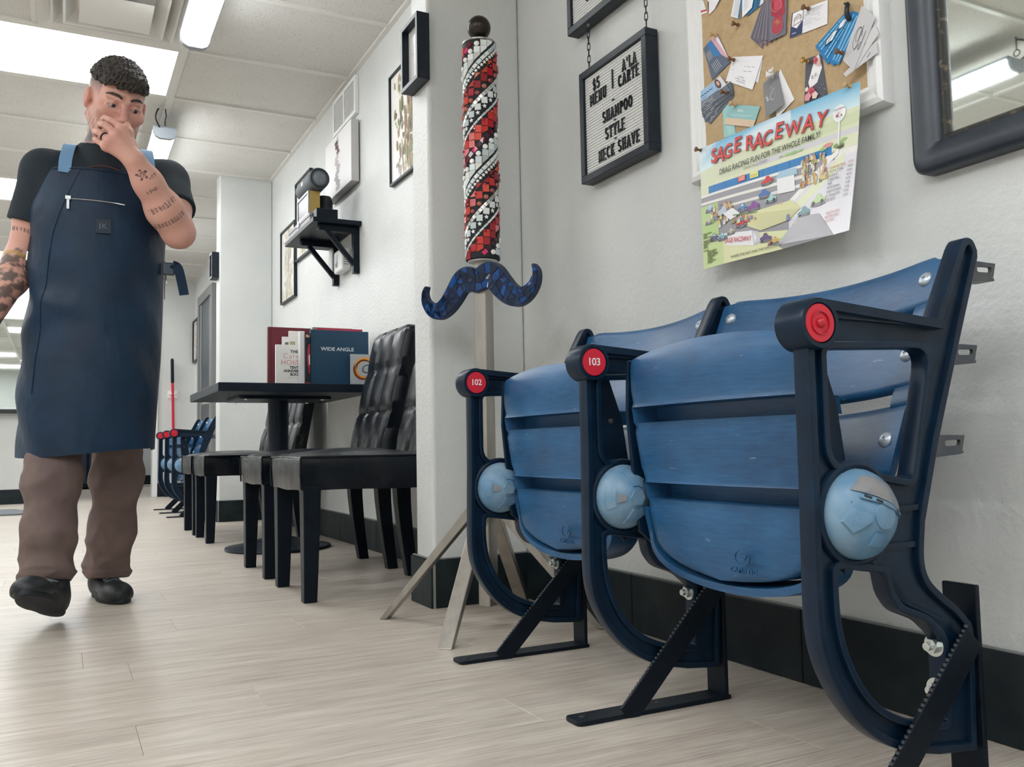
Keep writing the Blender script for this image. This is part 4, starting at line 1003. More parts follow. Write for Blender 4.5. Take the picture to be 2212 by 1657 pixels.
card('teal cards with white print behind the front teal card', [(1.564, 1.2796), (1.5301, 1.2884), (1.5231, 1.206), (1.5627, 1.2099)], 0, '#9ecfce', lambda c: [c.line([(.2+.15*k, .4), (.5+.12*k, .95)], .0012, '#dcefee') for k in range(4)])
def d(c):
    c.rect(0, 1, .66, 1, '#dfc9ae'); c.text('Salon', .42, .26, .0095, '#f2f6f5', weight=.01, shear=.2); c.rect(.15, .85, .47, .49, '#d4ebe9'); c.scribble(.2, .7, .56, .0009, '#cfe6e4'); c.rect(.08, .94, .12, .135, '#b7dcda')
    for k in range(16): q = (rnd.uniform(.05, .92), rnd.uniform(.7, .96)); c.rect(q[0], q[0]+.03, q[1], q[1]+.02, rnd.choice(('#c9b096', '#e9d8c4', '#cbb6a8')))
card('front teal card with a sand coloured lower edge', [(1.5371, 1.2814), (1.4389, 1.2403), (1.4631, 1.2016), (1.5577, 1.2405)], 2, '#93c5c7', d)
card('white inside of the folded grey card under the white pin', [(1.3757, 1.3006), (1.3394, 1.2202), (1.3888, 1.1952), (1.3934, 1.2679)], 0, '#eeeef1', tilt=.004)
def d(c):
    c.line([(.52+.14*math.cos(a), .55+.11*math.sin(a)) for a in [PI*2*k/16 for k in range(17)]], .0014, '#c9c9cc'); c.line([(.5, .4), (.66, .38), (.7, .5)], .0014, '#c9c9cc'); c.line([(.4, .3), (.56, .28)], .0012, '#b9b9bd')
    c.text('Hair', .22, .55, .0105, '#e4e4e6', rot=-1.2, weight=.01)
card('folded grey card with a pale line drawing under a white pin', [(1.4278, 1.2876), (1.3820, 1.3000), (1.3593, 1.2138), (1.4131, 1.2041)], 1.5, '#808186', d, tilt=.010)
def d(c):
    c.poly([(.62, .02), (.86, .0), (.94, .32), (.62, .62), (.26, .70), (.18, .55)], '#f3f1f4')
    for k in range(46): q = (rnd.uniform(.05, .95), rnd.uniform(.03, .97)); c.rect(q[0], q[0]+.022, q[1], q[1]+.012, '#c9c8d0') if not (.2 < q[0] < .85 and .1 < q[1] < .7) else None
    for a, b, r, co in ((.68, .12, .14, '#d7646f'), (.82, .2, .11, '#e7b9ae'), (.35, .78, .16, '#cf5a6d'), (.2, .88, .14, '#e39aa6'), (.52, .9, .13, '#eed3c4'), (.15, .7, .08, '#efe0d4'), (.72, .13, .07, '#b8414f'), (.37, .79, .08, '#b43c52')):
        c.poly([(a+r*math.cos(q)*(1+.12*math.cos(5*q)), b+r*.62*math.sin(q)*(1+.12*math.cos(5*q))) for q in [2*PI*k/20 for k in range(20)]], co)
    for b in (.45, .49): c.line([(.42, b+.01), (.5, b)], .0016, '#4b4b55'); c.line([(.6, b-.015), (.68, b-.025)], .0016, '#4b4b55')
card('charcoal dotted card with roses, above the racing poster', [(1.3027, 1.293), (1.2611, 1.2871), (1.2498, 1.1962), (1.3121, 1.1994)], .5, '#4f525f', d)
def pin(label, y, z, mat, n0=.002, sc=1., dr=(-1, .15, .1)):
    p = (BX-n0, y, z); m = MB().lathe([(.0012, 0), (.0042, .0015), (.0046, .0035), (.0028, .0055), (.0026, .011), (.0034, .0135), (.0058, .015), (.0060, .0175), (.0045, .0185), (.001, .0185)], (0, 0, 0), dr, 16)
    if sc != 1: m.v = [tuple(c*sc for c in v) for v in m.v]
    o = obj('push_pin', m, mat, smooth=True, angle=40); o.location = p; tag(o, label, 'pin', 'push pins in the pin board')
pin('tan push pin on the slate and blue card', 1.5721, 1.4600, 'tan_pin', .004)
pin('brown push pin alone on bare burlap', 1.4986, 1.4540, 'wood_pin', .0005)
pin('brown push pin on the corner of the white card', 1.5125, 1.3760, 'wood_pin', .0045)
pin('brown push pin on the wide navy and white card', 1.2840, 1.3915, 'wood_pin', .004)
pin('brass push pin at the corner of the rose card', 1.2920, 1.2825, 'brass', .0035)
pin('dark brown push pin on the slate fan', 1.5400, 1.3080, 'wood_pin', .006)
pin('tan push pin on the teal card', 1.5130, 1.2705, 'tan_pin', .005)
pin('brown push pin on the grey monogram card', 1.1850, 1.2520, 'wood_pin', .024)
pin('tan push pin at the top right corner of the poster', 1.1640, 1.1760, 'tan_pin', .030)
pin('brown push pin at the top left corner of the poster', 1.6080, 1.1900, 'wood_pin', .030)
bp = MB(); P0 = Vector((BX-.006, 1.181, 1.338)); bp.tube(catmull([P0+Vector(q) for q in ((0, 0, -.018), (-.006, .002, -.006), (-.006, .001, .006), (-.002, .003, .016), (-.006, .008, .019))], 5), [.0035]+[.005]*8+[.0045]*8+[.002]*4, 10); o = obj('push_pin', bp, 'black_pin', smooth=True); tag(o, 'black curved push pin on the bright blue fan', 'pin')
wp = MB(); c0 = Vector((BX-.018, 1.391, 1.290)); wp.ball(c0, .008, 14, sc=(1, 1.25, .8)); wp.ball(c0+Vector((-.004, -.007, .005)), .005, 12); wp.lathe([(.0035, 0), (.0005, .009)], c0+Vector((0, .006, .005)), (0, .5, 1), 8); wp.lathe([(.0028, 0), (.0005, .008)], c0+Vector((0, -.008, .008)), (0, -.3, 1), 8); wp.cyl(c0, c0+Vector((.012, .002, -.002)), .0022, 8)
o = obj('push_pin', wp, 'white', smooth=True); tag(o, 'white animal-shaped push pin on the folded grey card', 'pin')

# ------------------------------------------------------------------ raceway poster
def PS(u, v, n=0.):
    y = 1.6125-.4715*u; zt = 1.194-.017*u; zb = .905-.019*u+.004*math.sin(u*PI)
    x = 1.3385-.046*(max(0, u)**3.2)*(max(0, v)**1.4)-.0028*math.sin(u*9)*(.2+.8*v)-.003*(1-abs(2*u-1))
    return (x-n, y, zt+(zb-zt)*v)
class Pos:
    def __init__(s): s.m = MB(); s.k = 0
    def grid(s, u0, u1, v0, v1, nu, nv, cf_, lift=None):
        s.k += 1; n = .0006+.00004*s.k if lift is None else lift
        for i in range(nu):
            for j in range(nv):
                a, b = u0+(u1-u0)*i/nu, u0+(u1-u0)*(i+1)/nu; c, d_ = v0+(v1-v0)*j/nv, v0+(v1-v0)*(j+1)/nv
                col = cf_((a+b)/2, (c+d_)/2) if callable(cf_) else cf_
                s.m.add([PS(a, d_, n), PS(b, d_, n), PS(b, c, n), PS(a, c, n)], [(0, 1, 2, 3)], None, 0, col)
    def strip(s, u0, u1, top, bot, col, nu=24):
        s.k += 1; n = .0006+.00004*s.k
        for i in range(nu):
            a, b = u0+(u1-u0)*i/nu, u0+(u1-u0)*(i+1)/nu
            q = [(a, bot(a)), (b, bot(b)), (b, top(b)), (a, top(a))]; K = 3
            for j in range(K):
                f0, f1 = j/K, (j+1)/K; L = lambda p, q_, f: (p[0]+(q_[0]-p[0])*f, p[1]+(q_[1]-p[1])*f)
                w0, w1, w2, w3 = L(q[0], q[3], f0), L(q[1], q[2], f0), L(q[1], q[2], f1), L(q[0], q[3], f1)
                s.m.add([PS(*w0, n), PS(*w1, n), PS(*w2, n), PS(*w3, n)], [(0, 1, 2, 3)], None, 0, col)
    def poly(s, pts, col, k=1):
        s.q = getattr(s, 'q', 0)+1; n = .0022+.0000035*s.q
        A = sum(pts[i-1][0]*pts[i][1]-pts[i][0]*pts[i-1][1] for i in range(len(pts)))
        if A > 0: pts = pts[::-1]
        s.m.add([PS(a, b, n) for a, b in pts], [tuple(range(len(pts)))], None, 0, col)
    def ell(s, u, v, ru, rv, col, n=12): s.poly([(u+ru*math.cos(2*PI*k/n), v+rv*math.sin(2*PI*k/n)) for k in range(n)], col)
    def text(s, st, u, v, size, col, n=.0040, sx=1., rot=0., **kw):
        vs, fs = text_mesh(st, size, **kw); c, q = math.cos(rot), math.sin(rot)
        s.m.add([PS(u+(p[0]*sx*c-p[1]*q)/.4715, v-(p[0]*sx*q+p[1]*c)/.287, n) for p in vs], fs, None, 0, col)
    def car(s, u, v, k, col, cabin='#c9d6e0', fl=1):
        a = .017*k; b = .020*k
        s.ell(u, v+b*.9, a*1.5, b*.35, '#7d7b85')
        s.poly([(u-a*1.4*fl, v+b*.55), (u-a*1.35*fl, v-b*.1), (u-a*.8*fl, v-b*.35), (u+a*.5*fl, v-b*.3), (u+a*1.4*fl, v+b*.15), (u+a*1.45*fl, v+b*.6)], col)
        s.poly([(u-a*.75*fl, v-b*.3), (u-a*.45*fl, v-b*1.0), (u+a*.2*fl, v-b*1.0), (u+a*.55*fl, v-b*.25)], col); s.poly([(u-a*.5*fl, v-b*.35), (u-a*.32*fl, v-b*.85), (u+a*.12*fl, v-b*.85), (u+a*.36*fl, v-b*.32)], cabin)
        for e in (-.8, .85): s.ell(u+a*e*fl, v+b*.6, a*.36, b*.48, '#33343c', 10); s.ell(u+a*e*fl, v+b*.6, a*.16, b*.22, '#b9bcc4', 8)
po = thing('raceway_poster', 'colourful drag racing poster with red title pinned over the burlap board\'s lower edge', 'poster', PS(.5, 1))
p = Pos()
sh = MB(); U, V = 26, 16
for side in (0, 1):
    for i in range(U):
        for j in range(V):
            a, b, c, d_ = i/U, (i+1)/U, j/V, (j+1)/V; n = .0004 if side else 0
            q = [PS(a, d_, n), PS(b, d_, n), PS(b, c, n), PS(a, c, n)]; sh.add(q if side else q[::-1], [(0, 1, 2, 3)], None, 0, '#e9e8e4')
obj('sheet', sh, 'paper', po)
def mixc(a, b, f): A, B = lin(a), lin(b); f = min(1, max(0, f)); return tuple(x*(1-f)+y*f for x, y in zip(A, B))
def sky(u, v):
    cl = .5+.5*math.sin(u*11+v*23+math.sin(u*5)*2); base = mixc('#6db7db', '#d9ecf2', v/.17); return mixc(tuple_hex(base), '#f2f6f7', (cl-.45)*1.2 if u < .62 else 0)
def tuple_hex(c): return '#%02x%02x%02x' % tuple(int(255*((x*12.92) if x <= .0031308 else 1.055*x**(1/2.4)-.055)+.5) for x in c)
p.grid(0, 1, 0, .22, 40, 12, sky)
p.strip(0, 1, lambda u: .20-.05*math.sin(u*3.4)-.07*max(0, u-.62)*2, lambda u: .34, '#d9dfc0')
p.strip(.45, 1, lambda u: .235-.10*max(0, u-.5), lambda u: .27, '#cfd9b4')
p.strip(.4, 1, lambda u: .275+.02*u, lambda u: .335+.03*u, '#d4d2d8'); p.strip(0, 1, lambda u: .315+.02*u, lambda u: .40+.02*u, '#dfe3c4')
p.strip(0, .88, lambda u: .405+.015*u, lambda u: .93, '#9d9ca3')
p.strip(.06, .86, lambda u: .335+.05*u, lambda u: .395+.045*u, '#2a7fc0', 30)
for k in range(9): uu = .1+k*.085; p.strip(uu, uu+.004, lambda u: .335+.05*u, lambda u: .395+.045*u, '#1d6aa8', 1)
p.strip(0, .86, lambda u: .397+.045*u, lambda u: .415+.05*u, '#f0f0ee'); p.strip(0, .80, lambda u: .455+.07*u, lambda u: .475+.08*u, '#e9e8e2'); p.strip(.0, .72, lambda u: .53+.05*u, lambda u: .548+.06*u, '#e4e3df')
p.strip(.60, 1, lambda u: .70-.85*(u-.6) if u < .86 else .48-.1*(u-.86), lambda u: 1, '#dedde4'); p.strip(.60, .9, lambda u: .66-.85*(u-.6), lambda u: .70-.85*(u-.6), '#f1f1ec'); p.strip(.62, .93, lambda u: .715-.85*(u-.62), lambda u: .79-.85*(u-.62), '#e2e6c4')
p.strip(0, .13, lambda u: .49, lambda u: .75, '#b9d48e'); p.strip(.0, .62, lambda u: .74+.22*u, lambda u: 1, '#e4e6b8'); p.strip(.0, .16, lambda u: .72+.3*u, lambda u: 1, '#cfe0a4')
p.poly([(.52, .96), (.66, .80), (.80, .82), (.86, .93), (.9, 1), (.56, 1)], '#a5a3aa'); p.poly([(.30, .66), (.62, .66), (.68, .74), (.6, .8), (.42, .82), (.28, .72)], '#dcdcae')
# the white finish-line tent, the shed, the sign pole and boards
p.poly([(.17, .76), (.36, .80), (.40, .88), (.37, .92), (.18, .86)], '#f0eff2'); p.poly([(.36, .80), (.40, .82), (.42, .90), (.37, .92)], '#cfcdd6')
p.text('SAGE RACEWAY', .268, .842, .0155, '#c8283c', rot=-.12, sx=.74, weight=.004)
p.poly([(.53, .46), (.64, .475), (.645, .60), (.535, .585)], '#eef0f2'); p.poly([(.52, .47), (.55, .42), (.655, .435), (.66, .485)], '#a9c9dc'); p.poly([(.57, .52), (.61, .525), (.612, .575), (.572, .57)], '#d8b98a')
p.poly([(.28, .35), (.33, .352), (.33, .395), (.28, .392)], '#d2493f'); p.poly([(.36, .355), (.415, .358), (.415, .402), (.36, .398)], '#e6e289')
for k in range(3): p.poly([(.285, .358+.011*k), (.325, .36+.011*k), (.325, .364+.011*k), (.285, .362+.011*k)], '#f2e8d8'); p.poly([(.366, .363+.012*k), (.41, .365+.012*k), (.41, .368+.012*k), (.366, .366+.012*k)], '#6f7040')
p.poly([(.895, .20), (.903, .20), (.903, .40), (.895, .40)], '#eceef0'); p.ell(.899, .165, .033, .058, '#f4f3f4', 22); p.ell(.899, .165, .03, .053, '#e9e9ec', 22); p.car(.899, .172, .8, '#d8555a')
p.text('SAGE RACEWAY', .899, .135, .0042, '#8a5a60', sx=.9)
for u, v, r, c in ((.84, .36, .03, '#d99a96'), (.815, .375, .022, '#9cc07c'), (.90, .385, .03, '#7f9f62'), (.925, .355, .02, '#a8c78b'), (.91, .40, .02, '#5b4f46'), (.60, .315, .02, '#a9cf8d'), (.64, .32, .022, '#9cc480'), (.68, .32, .016, '#a9cf8d'), (.56, .315, .012, '#9cc480'), (.55, .93, .03, '#b5d58c'), (.18, .80, .02, '#a5c980')): p.ell(u, v, r, r*.55, c, 10)
for (u, v, k, c) in ((.47, .455, 1.6, '#cf3b3f'), (.45, .545, 1.6, '#4a76b8'), (.305, .60, 1.5, '#5f8fc0'), (.375, .615, 1.7, '#8a4f9f'), (.49, .60, 1.5, '#9fd0cc'), (.295, .715, 1.7, '#d6434a'), (.465, .765, 1.7, '#e0cf77'), (.10, .765, 1.5, '#6d6c90'), (.16, .78, 1.5, '#8bb6c4'), (.22, .76, 1.2, '#c2bda6'), (.45, .88, 1.6, '#6c5a86'), (.505, .92, 1.3, '#dcae62'), (.59, .95, 1.5, '#b7c4d8'), (.65, .86, 1.4, '#dcd071'), (.70, .77, 1.6, '#6fa0a6'), (.74, .86, 1.5, '#d9cf8e'), (.79, .72, 1.9, '#bcd79a'), (.07, .52, 1.5, '#a9c3d6'), (.06, .62, 1.3, '#c9bfa0')): p.car(u, v, k, c, fl=rnd.choice((-1, 1)))
sk = ('#d9b08e', '#c79a7a', '#e2c3a5', '#b98c6b'); cl = ('#c9a25a', '#8aa66a', '#a4646b', '#7686a8', '#d8c47a', '#b07a4a', '#e0ddd2')
def folk(u, v, k=1.):
    p.poly([(u-.006*k, v), (u+.006*k, v), (u+.008*k, v+.03*k), (u-.008*k, v+.03*k)], rnd.choice(cl)); p.ell(u, v-.008*k, .005*k, .010*k, rnd.choice(sk), 8)
for k in range(70): folk(rnd.uniform(.68, .84), rnd.uniform(.41, .60)-.02, .9) if True else 0
for k in range(34): folk(rnd.uniform(.08, .24), rnd.uniform(.52, .68), 1.1)
for k in range(24): folk(.25+.011*k+rnd.uniform(-.004, .004), .67+.002*k+rnd.uniform(-.012, .012), 1.)
p.poly([(.24, .635), (.46, .68), (.46, .69), (.24, .645)], '#6f8a4e'); p.poly([(.17, .60), (.24, .58), (.29, .64), (.22, .67)], '#efeff2'); p.poly([(.13, .575), (.19, .54), (.2, .6), (.14, .61)], '#c0cbd8'); folk(.60, .76, 1.5); folk(.56, .68, 1.5); folk(.47, .93, .8)
# lettering
for dn, col, w_ in ((.0041, '#7c1f28', .035), (.0044, '#e04a45', .004)):
    for i, ch in enumerate('SAGERACEWAY'):
        p.text(ch, (.112, .158, .215, .283, .365, .422, .482, .553, .640, .728, .803)[i], (.115, .125, .125, .105, .125, .14, .15, .125, .15, .155, .165)[i], .043+.004*(i % 2), col, n=dn, rot=(.10, -.06, .08, -.03, .06, -.05, .1, -.08, .05, -.04, -.10)[i], weight=w_, shear=.15)
p.text('DRAG RACING FUN FOR THE WHOLE FAMILY!', .475, .262, .0182, '#23242a', sx=.80, shear=.15, weight=.006); p.text('IDAHO FALLS, IDAHO', .40, .305, .0075, '#55565c', shear=.1)
for k in range(9):
    v = .53+.027*k; u0 = .855-.002*k; p.text(('QUARTER MILE', 'TEST N TUNE', 'QUICK 8', 'SUPER PRO', 'PRO', 'SPORTSMAN', 'HIGH SCHOOL', 'JR. DRAGSTER', 'BIKE SLED')[k], u0, v, .0062, '#4d4a50' if k else '#b3474c', align='LEFT', shear=.2); p.text('%d.00' % (25+5*(k % 4)), .974-.002*k, v, .0056, '#4d4a50' if k else '#b3474c', shear=.2)
for k in range(3): p.text(('SPECTATORS', 'RACERS FREE', 'KIDS FREE')[k], .845-.004*k, .84+.026*k, .0066, '#b8434a', align='LEFT', shear=.2)
for k in range(22):
    if k in (4, 11): continue
    v = .715+.0115*k; u0 = .012+(.03 if k > 12 else 0); a = rnd.uniform(.03, .085); 
    p.poly([(u0, v), (u0+a*.45, v), (u0+a*.45, v+.006), (u0, v+.006)], '#5d6a3a'); p.poly([(u0+a*.52, v), (u0+a, v), (u0+a, v+.006), (u0+a*.52, v+.006)], '#5d6a3a')
p.text('WHERE THE FAST AND THE FUN COME TO PLAY!', .41, .965, .0082, '#4a4a44', shear=.15)
obj('printed_picture', p.m, 'glossprint', po)

# ------------------------------------------------------------------ big framed mirror
mi = thing('wall_mirror', 'large mirror in a rounded charcoal frame at the upper right', 'mirror', (1.35, .78, .966))
mw, mh, my, mz = .80, .72, 1.050, .966
def ring(ins, n): return [east(XW, my, mz)((p_[0], p_[1], n)) for p_ in rpoly([(ins, ins), (mw-ins, ins), (mw-ins, mh-ins), (ins, mh-ins)], max(.003, .030-ins*.5), 6)]
fm = MB().ring_sweep([ring(0, 0), ring(0, .026), ring(.005, .034), ring(.014, .038), ring(.036, .036), ring(.050, .028), ring(.056, .020), ring(.056, .006)], cap=False); obj('frame', fm, 'mirror_frame', mi, smooth=True, angle=60)
fm = MB().ring_sweep([ring(.054, .02), ring(.060, .021), ring(.066, .012), ring(.066, .006)], cap=False); obj('inner_lip', fm, 'mirror_edge', mi, smooth=True, angle=50)
obj('glass', MB().prism(rpoly([(.058, .058), (mw-.058, .058), (mw-.058, mh-.058), (.058, mh-.058)], .004, 3), .002, .0075, east(XW, my, mz)), 'mirror', mi)

# ------------------------------------------------------------------ leather dining chairs
def dining_chair(loc, label):
    """faces -x; the origin is on the floor under the seat centre"""
    t = thing('dining_chair', label, 'chair', loc, 'black leather dining chairs')
    hw = .225; x0, x1 = -.285, .245; zb, zt = .365, .485
    # upholstered seat: a padded box that bulges at the front and wrinkles a little
    m = MB(); nx, ny = 16, 12; V = []
    def pt(a, b, top):
        x = x0+(x1-x0)*a; y = -hw+2*hw*b; e = max(0, 1-min(a, 1-a)*14)**2*.010+max(0, 1-min(b, 1-b)*12)**2*.010
        return (x, y, zt+.022*math.sin(PI*min(a*1.15, 1))*math.sin(PI*b)-e if top else zb)
    rings = []
    loop = [(i/nx, 0) for i in range(nx)]+[(1, j/ny) for j in range(ny)]+[(1-i/nx, 1) for i in range(nx)]+[(0, 1-j/ny) for j in range(ny)]
    for k, (g, z) in enumerate(((-.012, zb+.004), (-.002, zb), (0, zb+.012), (.004, zb+.045), (.006, zb+.08), (.004, zt-.020), (-.001, zt-.006))):
        r = []
        for a, b in loop:
            x, y, _ = pt(a, b, False); ox = (-1 if a < .02 else 1 if a > .98 else 0); oy = (-1 if b < .02 else 1 if b > .98 else 0)
            wv = .003*math.sin(a*21+b*33+k)*(1 if 1 < k < 6 else 0); r.append((x+ox*(g+wv), y+oy*(g+wv), z+.0022*math.sin(b*9+a*7)*(1 if k < 3 else 0)))
        rings.append(r)
    m.ring_sweep(rings, cap=False); n0 = len(m.v)
    tv = [pt(i/nx, j/ny, True) for j in range(ny+1) for i in range(nx+1)]
    m.add(tv, [(j*(nx+1)+i, j*(nx+1)+i+1, (j+1)*(nx+1)+i+1, (j+1)*(nx+1)+i) for j in range(ny) for i in range(nx)])
    base = rings[-1]; L = len(loop)
    idx = lambda a, b: n0+round(b*ny)*(nx+1)+round(a*nx)
    m.f += [[n0-L+i, n0-L+(i+1) % L, idx(*loop[(i+1) % L]), idx(*loop[i])] for i in range(L)]; m.mi += [0]*L; m.c += [None]*L
    m.f.append([i for i in range(L)][::-1]); m.mi.append(0); m.c.append(None)
    s = obj('seat', m, 'leather', t, local=True, smooth=True, angle=65)
    pp = MB(); pp.tube([(x0-.004, -hw-.004, zt-.01), (x0-.006, -hw-.006, zb+.05), (x0-.003, -hw-.004, zb+.004)], .0035, 6); pp.tube([(x0-.004, hw+.004, zt-.01), (x0-.006, hw+.006, zb+.05), (x0-.003, hw+.004, zb+.004)], .0035, 6)
    pp.tube([(x1, -hw-.003, zt-.008), (x0-.003, -hw-.003, zt-.008), (x0-.003, hw+.003, zt-.008), (x1, hw+.003, zt-.008)], .0035, 6); obj('piping', pp, 'leather', s, local=True, smooth=True)
    # backrest: leaning, tufted three by three, with pulled seams
    b = MB(); NY, NZ = 30, 36; z0, z1 = .47, 1.035
    def front(u, v):
        x = .185+.135*v; cx = .0
        for g in (1/3, 2/3):
            cx += .010*math.exp(-((u-g)/.018)**2)+.010*math.exp(-((v-g*1.02)/.014)**2)*(.8)
        for gu in (1/3, 2/3):
            for gv in (.34, .68): cx += .014*math.exp(-(((u-gu)/.035)**2+((v-gv)/.028)**2))
        pil = .009*abs(math.sin(u*3*PI))*abs(math.sin(min(1, v/1.02)*3*PI))
        e = max(0, 1-min(u, 1-u)*16)**2*.014+max(0, 1-(1-v)*16)**2*.016
        return x+cx-pil+e+.002*math.sin(u*40+v*25)*math.exp(-((v-.1)/.15)**2)
    F = []; B = []
    for k in range(NZ+1):
        for j in range(NY+1):
            u, v = j/NY, k/NZ; z = z0+(z1-z0)*v-(.010*max(0, 1-min(u, 1-u)*14)**2 if k == NZ else 0); y = -hw+.002+(2*hw-.004)*u
            F.append((front(u, v), y, z)); B.append((.185+.135*v+.080-.030*v, y, z))
    W = NY+1; o = len(F); f = []
    for k in range(NZ):
        for j in range(NY): a = k*W+j; f += [(a, a+W, a+W+1, a+1), (o+a, o+a+1, o+a+W+1, o+a+W)]
        f += [(k*W, o+k*W, o+(k+1)*W, (k+1)*W), (k*W+NY, (k+1)*W+NY, o+(k+1)*W+NY, o+k*W+NY)]
    for j in range(NY): f += [(j, j+1, o+j+1, o+j), (NZ*W+j, o+NZ*W+j, o+NZ*W+j+1, NZ*W+j+1)]
    b.add(F+B, f); br = obj('backrest', b, 'leather', t, local=True, smooth=True, angle=50)
    for gu in (1/3, 2/3):
        for gv in (.34, .68):
            q = MB().ball((front(gu, gv)-.002, -hw+2*hw*gu, z0+(z1-z0)*gv), .010, 12, sc=(.5, 1, 1)); obj('button', q, 'button', br, local=True, smooth=True)
    for sy in (-1, 1):
        for fx in (0, 1):
            lg = MB(); w0, w1 = (.030, .022)
            yy = sy*(hw-.028)
            if fx == 0: x_t, x_b = x0+.034, x0+.030
            else: x_t, x_b = x1-.035, x1+.005
            rr = []
            for q in range(5):
                k = q/4; xx = x_t+(x_b-x_t)*k**1.6; ww = w0+(w1-w0)*k; z = zb+.012-(zb+.012)*k
                rr.append([(xx-ww, yy-ww, z), (xx+ww, yy-ww, z), (xx+ww, yy+ww, z), (xx-ww, yy+ww, z)])
            lg.ring_sweep(rr[::-1]); obj('leg', lg, 'blackwood', t, local=True, bevel=.003)
    return t
ch = dining_chair((.99, 3.128, 0), 'nearest black dining chair, its back half hidden by the white column')
for y, lab in ((3.757, 'black dining chair with the tall tufted back right in front of the table'), (5.312, 'black dining chair just behind the table post'), (5.86, 'farthest black dining chair, beyond the table')):
    c = copy_tree(ch); c.location = (.99, y, 0); c['label'] = lab

# ------------------------------------------------------------------ pedestal table and the books on it
t = thing('pedestal_table', 'dark rectangular table on a single post and round iron base', 'table', (1.0, 4.62, 0))
obj('tabletop', MB().box(.622, 1.366, 4.10, 5.072, .772, .812), 'table', t, bevel=.003)
obj('post', MB().lathe([(.052, .02), (.052, .76)], (1.0, 4.62, 0), (0, 0, 1), 32), 'iron', t, smooth=True, angle=40)
obj('mounting_plate', MB().prism(rpoly([(-.23, -.2), (.23, -.2), (.23, .2), (-.23, .2)], .03, 4), .757, .7715, Fr((1.0, 4.62, 0), (1, 0, 0), (0, 1, 0), (0, 0, 1))), 'iron', t, bevel=.002)
for dx in (-.19, .19):
    for dy in (-.16, .16): obj('screw', MB().lathe([(.010, 0), (.008, .004), (.001, .005)], (1.0+dx, 4.62+dy, .757), (0, 0, -1), 12), 'zinc', t, smooth=True)
obj('base', MB().lathe([(.262, .001), (.265, .008), (.262, .015), (.20, .026), (.12, .046), (.07, .060), (.052, .064)], (1.0, 4.62, 0), (0, 0, 1), 48), 'iron', t, smooth=True, angle=35)
TZ = .8125
def book(label, x0, x1, y0, y1, h, cov, pages='#e6e2d8', th=.003, hard=True, draw=None, lean=0.):
    """stands on the table: cover towards -y, spine towards -x"""
    t = thing('book', label, 'book', ((x0+x1)/2, (y0+y1)/2, TZ), 'books on the table')
    c = MB(); ov = .004 if hard else 0
    c.box(x0, x1, y0, y0+th, TZ, TZ+h).box(x0, x1, y1-th, y1, TZ, TZ+h).box(x0, x0+th, y0, y1, TZ, TZ+h)
    mt = simple('book_cover', cov, .45); ob = obj('cover', c, mt, t, bevel=.001)
    obj('pages', MB().box(x0+th, x1-ov-.001, y0+th, y1-th, TZ+ov, TZ+h-ov), simple('page_block', pages, .8), t)
    if hard:
        g = MB().box(x0+.013, x0+.016, y0-.0006, y0+.001, TZ+.001, TZ+h-.001); obj('hinge_groove', g, simple('cover_groove', tuple(.6*v for v in lin(cov)), .5), ob)
    if draw:
        m = MB(); fr = south(x0, y0-.0004, TZ); draw(m, fr, x1-x0, h); obj('cover_print', m, 'print', ob)
    if lean:
        t.rotation_euler = (0, 0, lean)
    return t
book('tall dark red hardback at the left end of the books', .890, 1.10, 4.335, 4.365, .292, '#6d1f30')
def dr(m, fr, w_, h):
    put_text(m, 'THE', w_*.62, h*.83, .020, fr, 0, '#1c1c1e', weight=.03)
    put_text(m, 'Calvin', w_*.62, h*.72, .036, fr, 0, '#d9929a', weight=-.008, spacing=1.2); put_text(m, 'and', w_*.72, h*.625, .014, fr, 0, '#c9a0a0'); put_text(m, 'HObbES', w_*.62, h*.56, .034, fr, 0, '#d77f88', weight=-.006, spacing=1.1)
    for k, s in enumerate(('TENTH', 'ANNIVERSARY', 'BOOK')): put_text(m, s, w_*.66, h*(.44-.085*k), .0185, fr, 0, '#1c1c1e', weight=.035, sx=.92)
    put_text(m, 'by Bill Watterson', w_*.62, h*.19, .009, fr, 0, '#c9c6c0')
book('white paperback with a child-like pink title and black tenth anniversary lettering', .912, 1.052, 4.262, 4.283, .198, '#efeeea', hard=False, th=.0015, draw=dr)
def dr(m, fr, w_, h):
    m.flat([(.012, h-.028), (.030, h-.026), (.030, h-.062), (.012, h-.058)], 0, fr, 0, '#6d7078'); m.flat([(.036, h-.022), (.062, h-.022), (.062, h-.060), (.036, h-.060)], .0002, fr, 0, '#b2ad86'); m.flat([(.014, h-.062), (.064, h-.062), (.064, h-.075), (.014, h-.072)], .0004, fr, 0, '#8d7f83')
book('white paperback with small pictures behind the anniversary book', .948, 1.055, 4.288, 4.302, .240, '#eceae6', hard=False, th=.0015, draw=dr)
book('taller white paperback in the middle of the row', .985, 1.060, 4.304, 4.326, .272, '#efece8', hard=False, th=.0015)
book('thin white paperback leaning next to the black and red book', 1.018, 1.040, 4.222, 4.258, .262, '#e9e9ea', hard=False, th=.0015)
def dr(m, fr, w_, h):
    m.flat([(0, h-.004), (0, h-.022), (w_, h-.022), (w_, h-.004)], 0, fr, 0, '#7c3a33'); put_text(m, 'Su', .0105, h-.013, .016, fr, .0003, '#f0ddc8', weight=.03)
    m.flat([(.016, h-.05), (.0215, h-.055), (.0215, h-.17), (.013, h-.165), (.008, h-.13), (.010, h-.08)], .0002, fr, 0, '#c9303c'); m.flat([(.0145, h-.11), (.0215, h-.10), (.0215, h-.15), (.017, h-.155)], .0004, fr, 0, '#ece6e0')
    m.flat([(.012, h-.172), (.0215, h-.168), (.0215, h-.2), (.017, h-.195)], .0002, fr, 0, '#b92c3a'); m.flat([(0, .0), (w_, 0), (w_, .012), (0, .012)], .0002, fr, 0, '#a8343f')
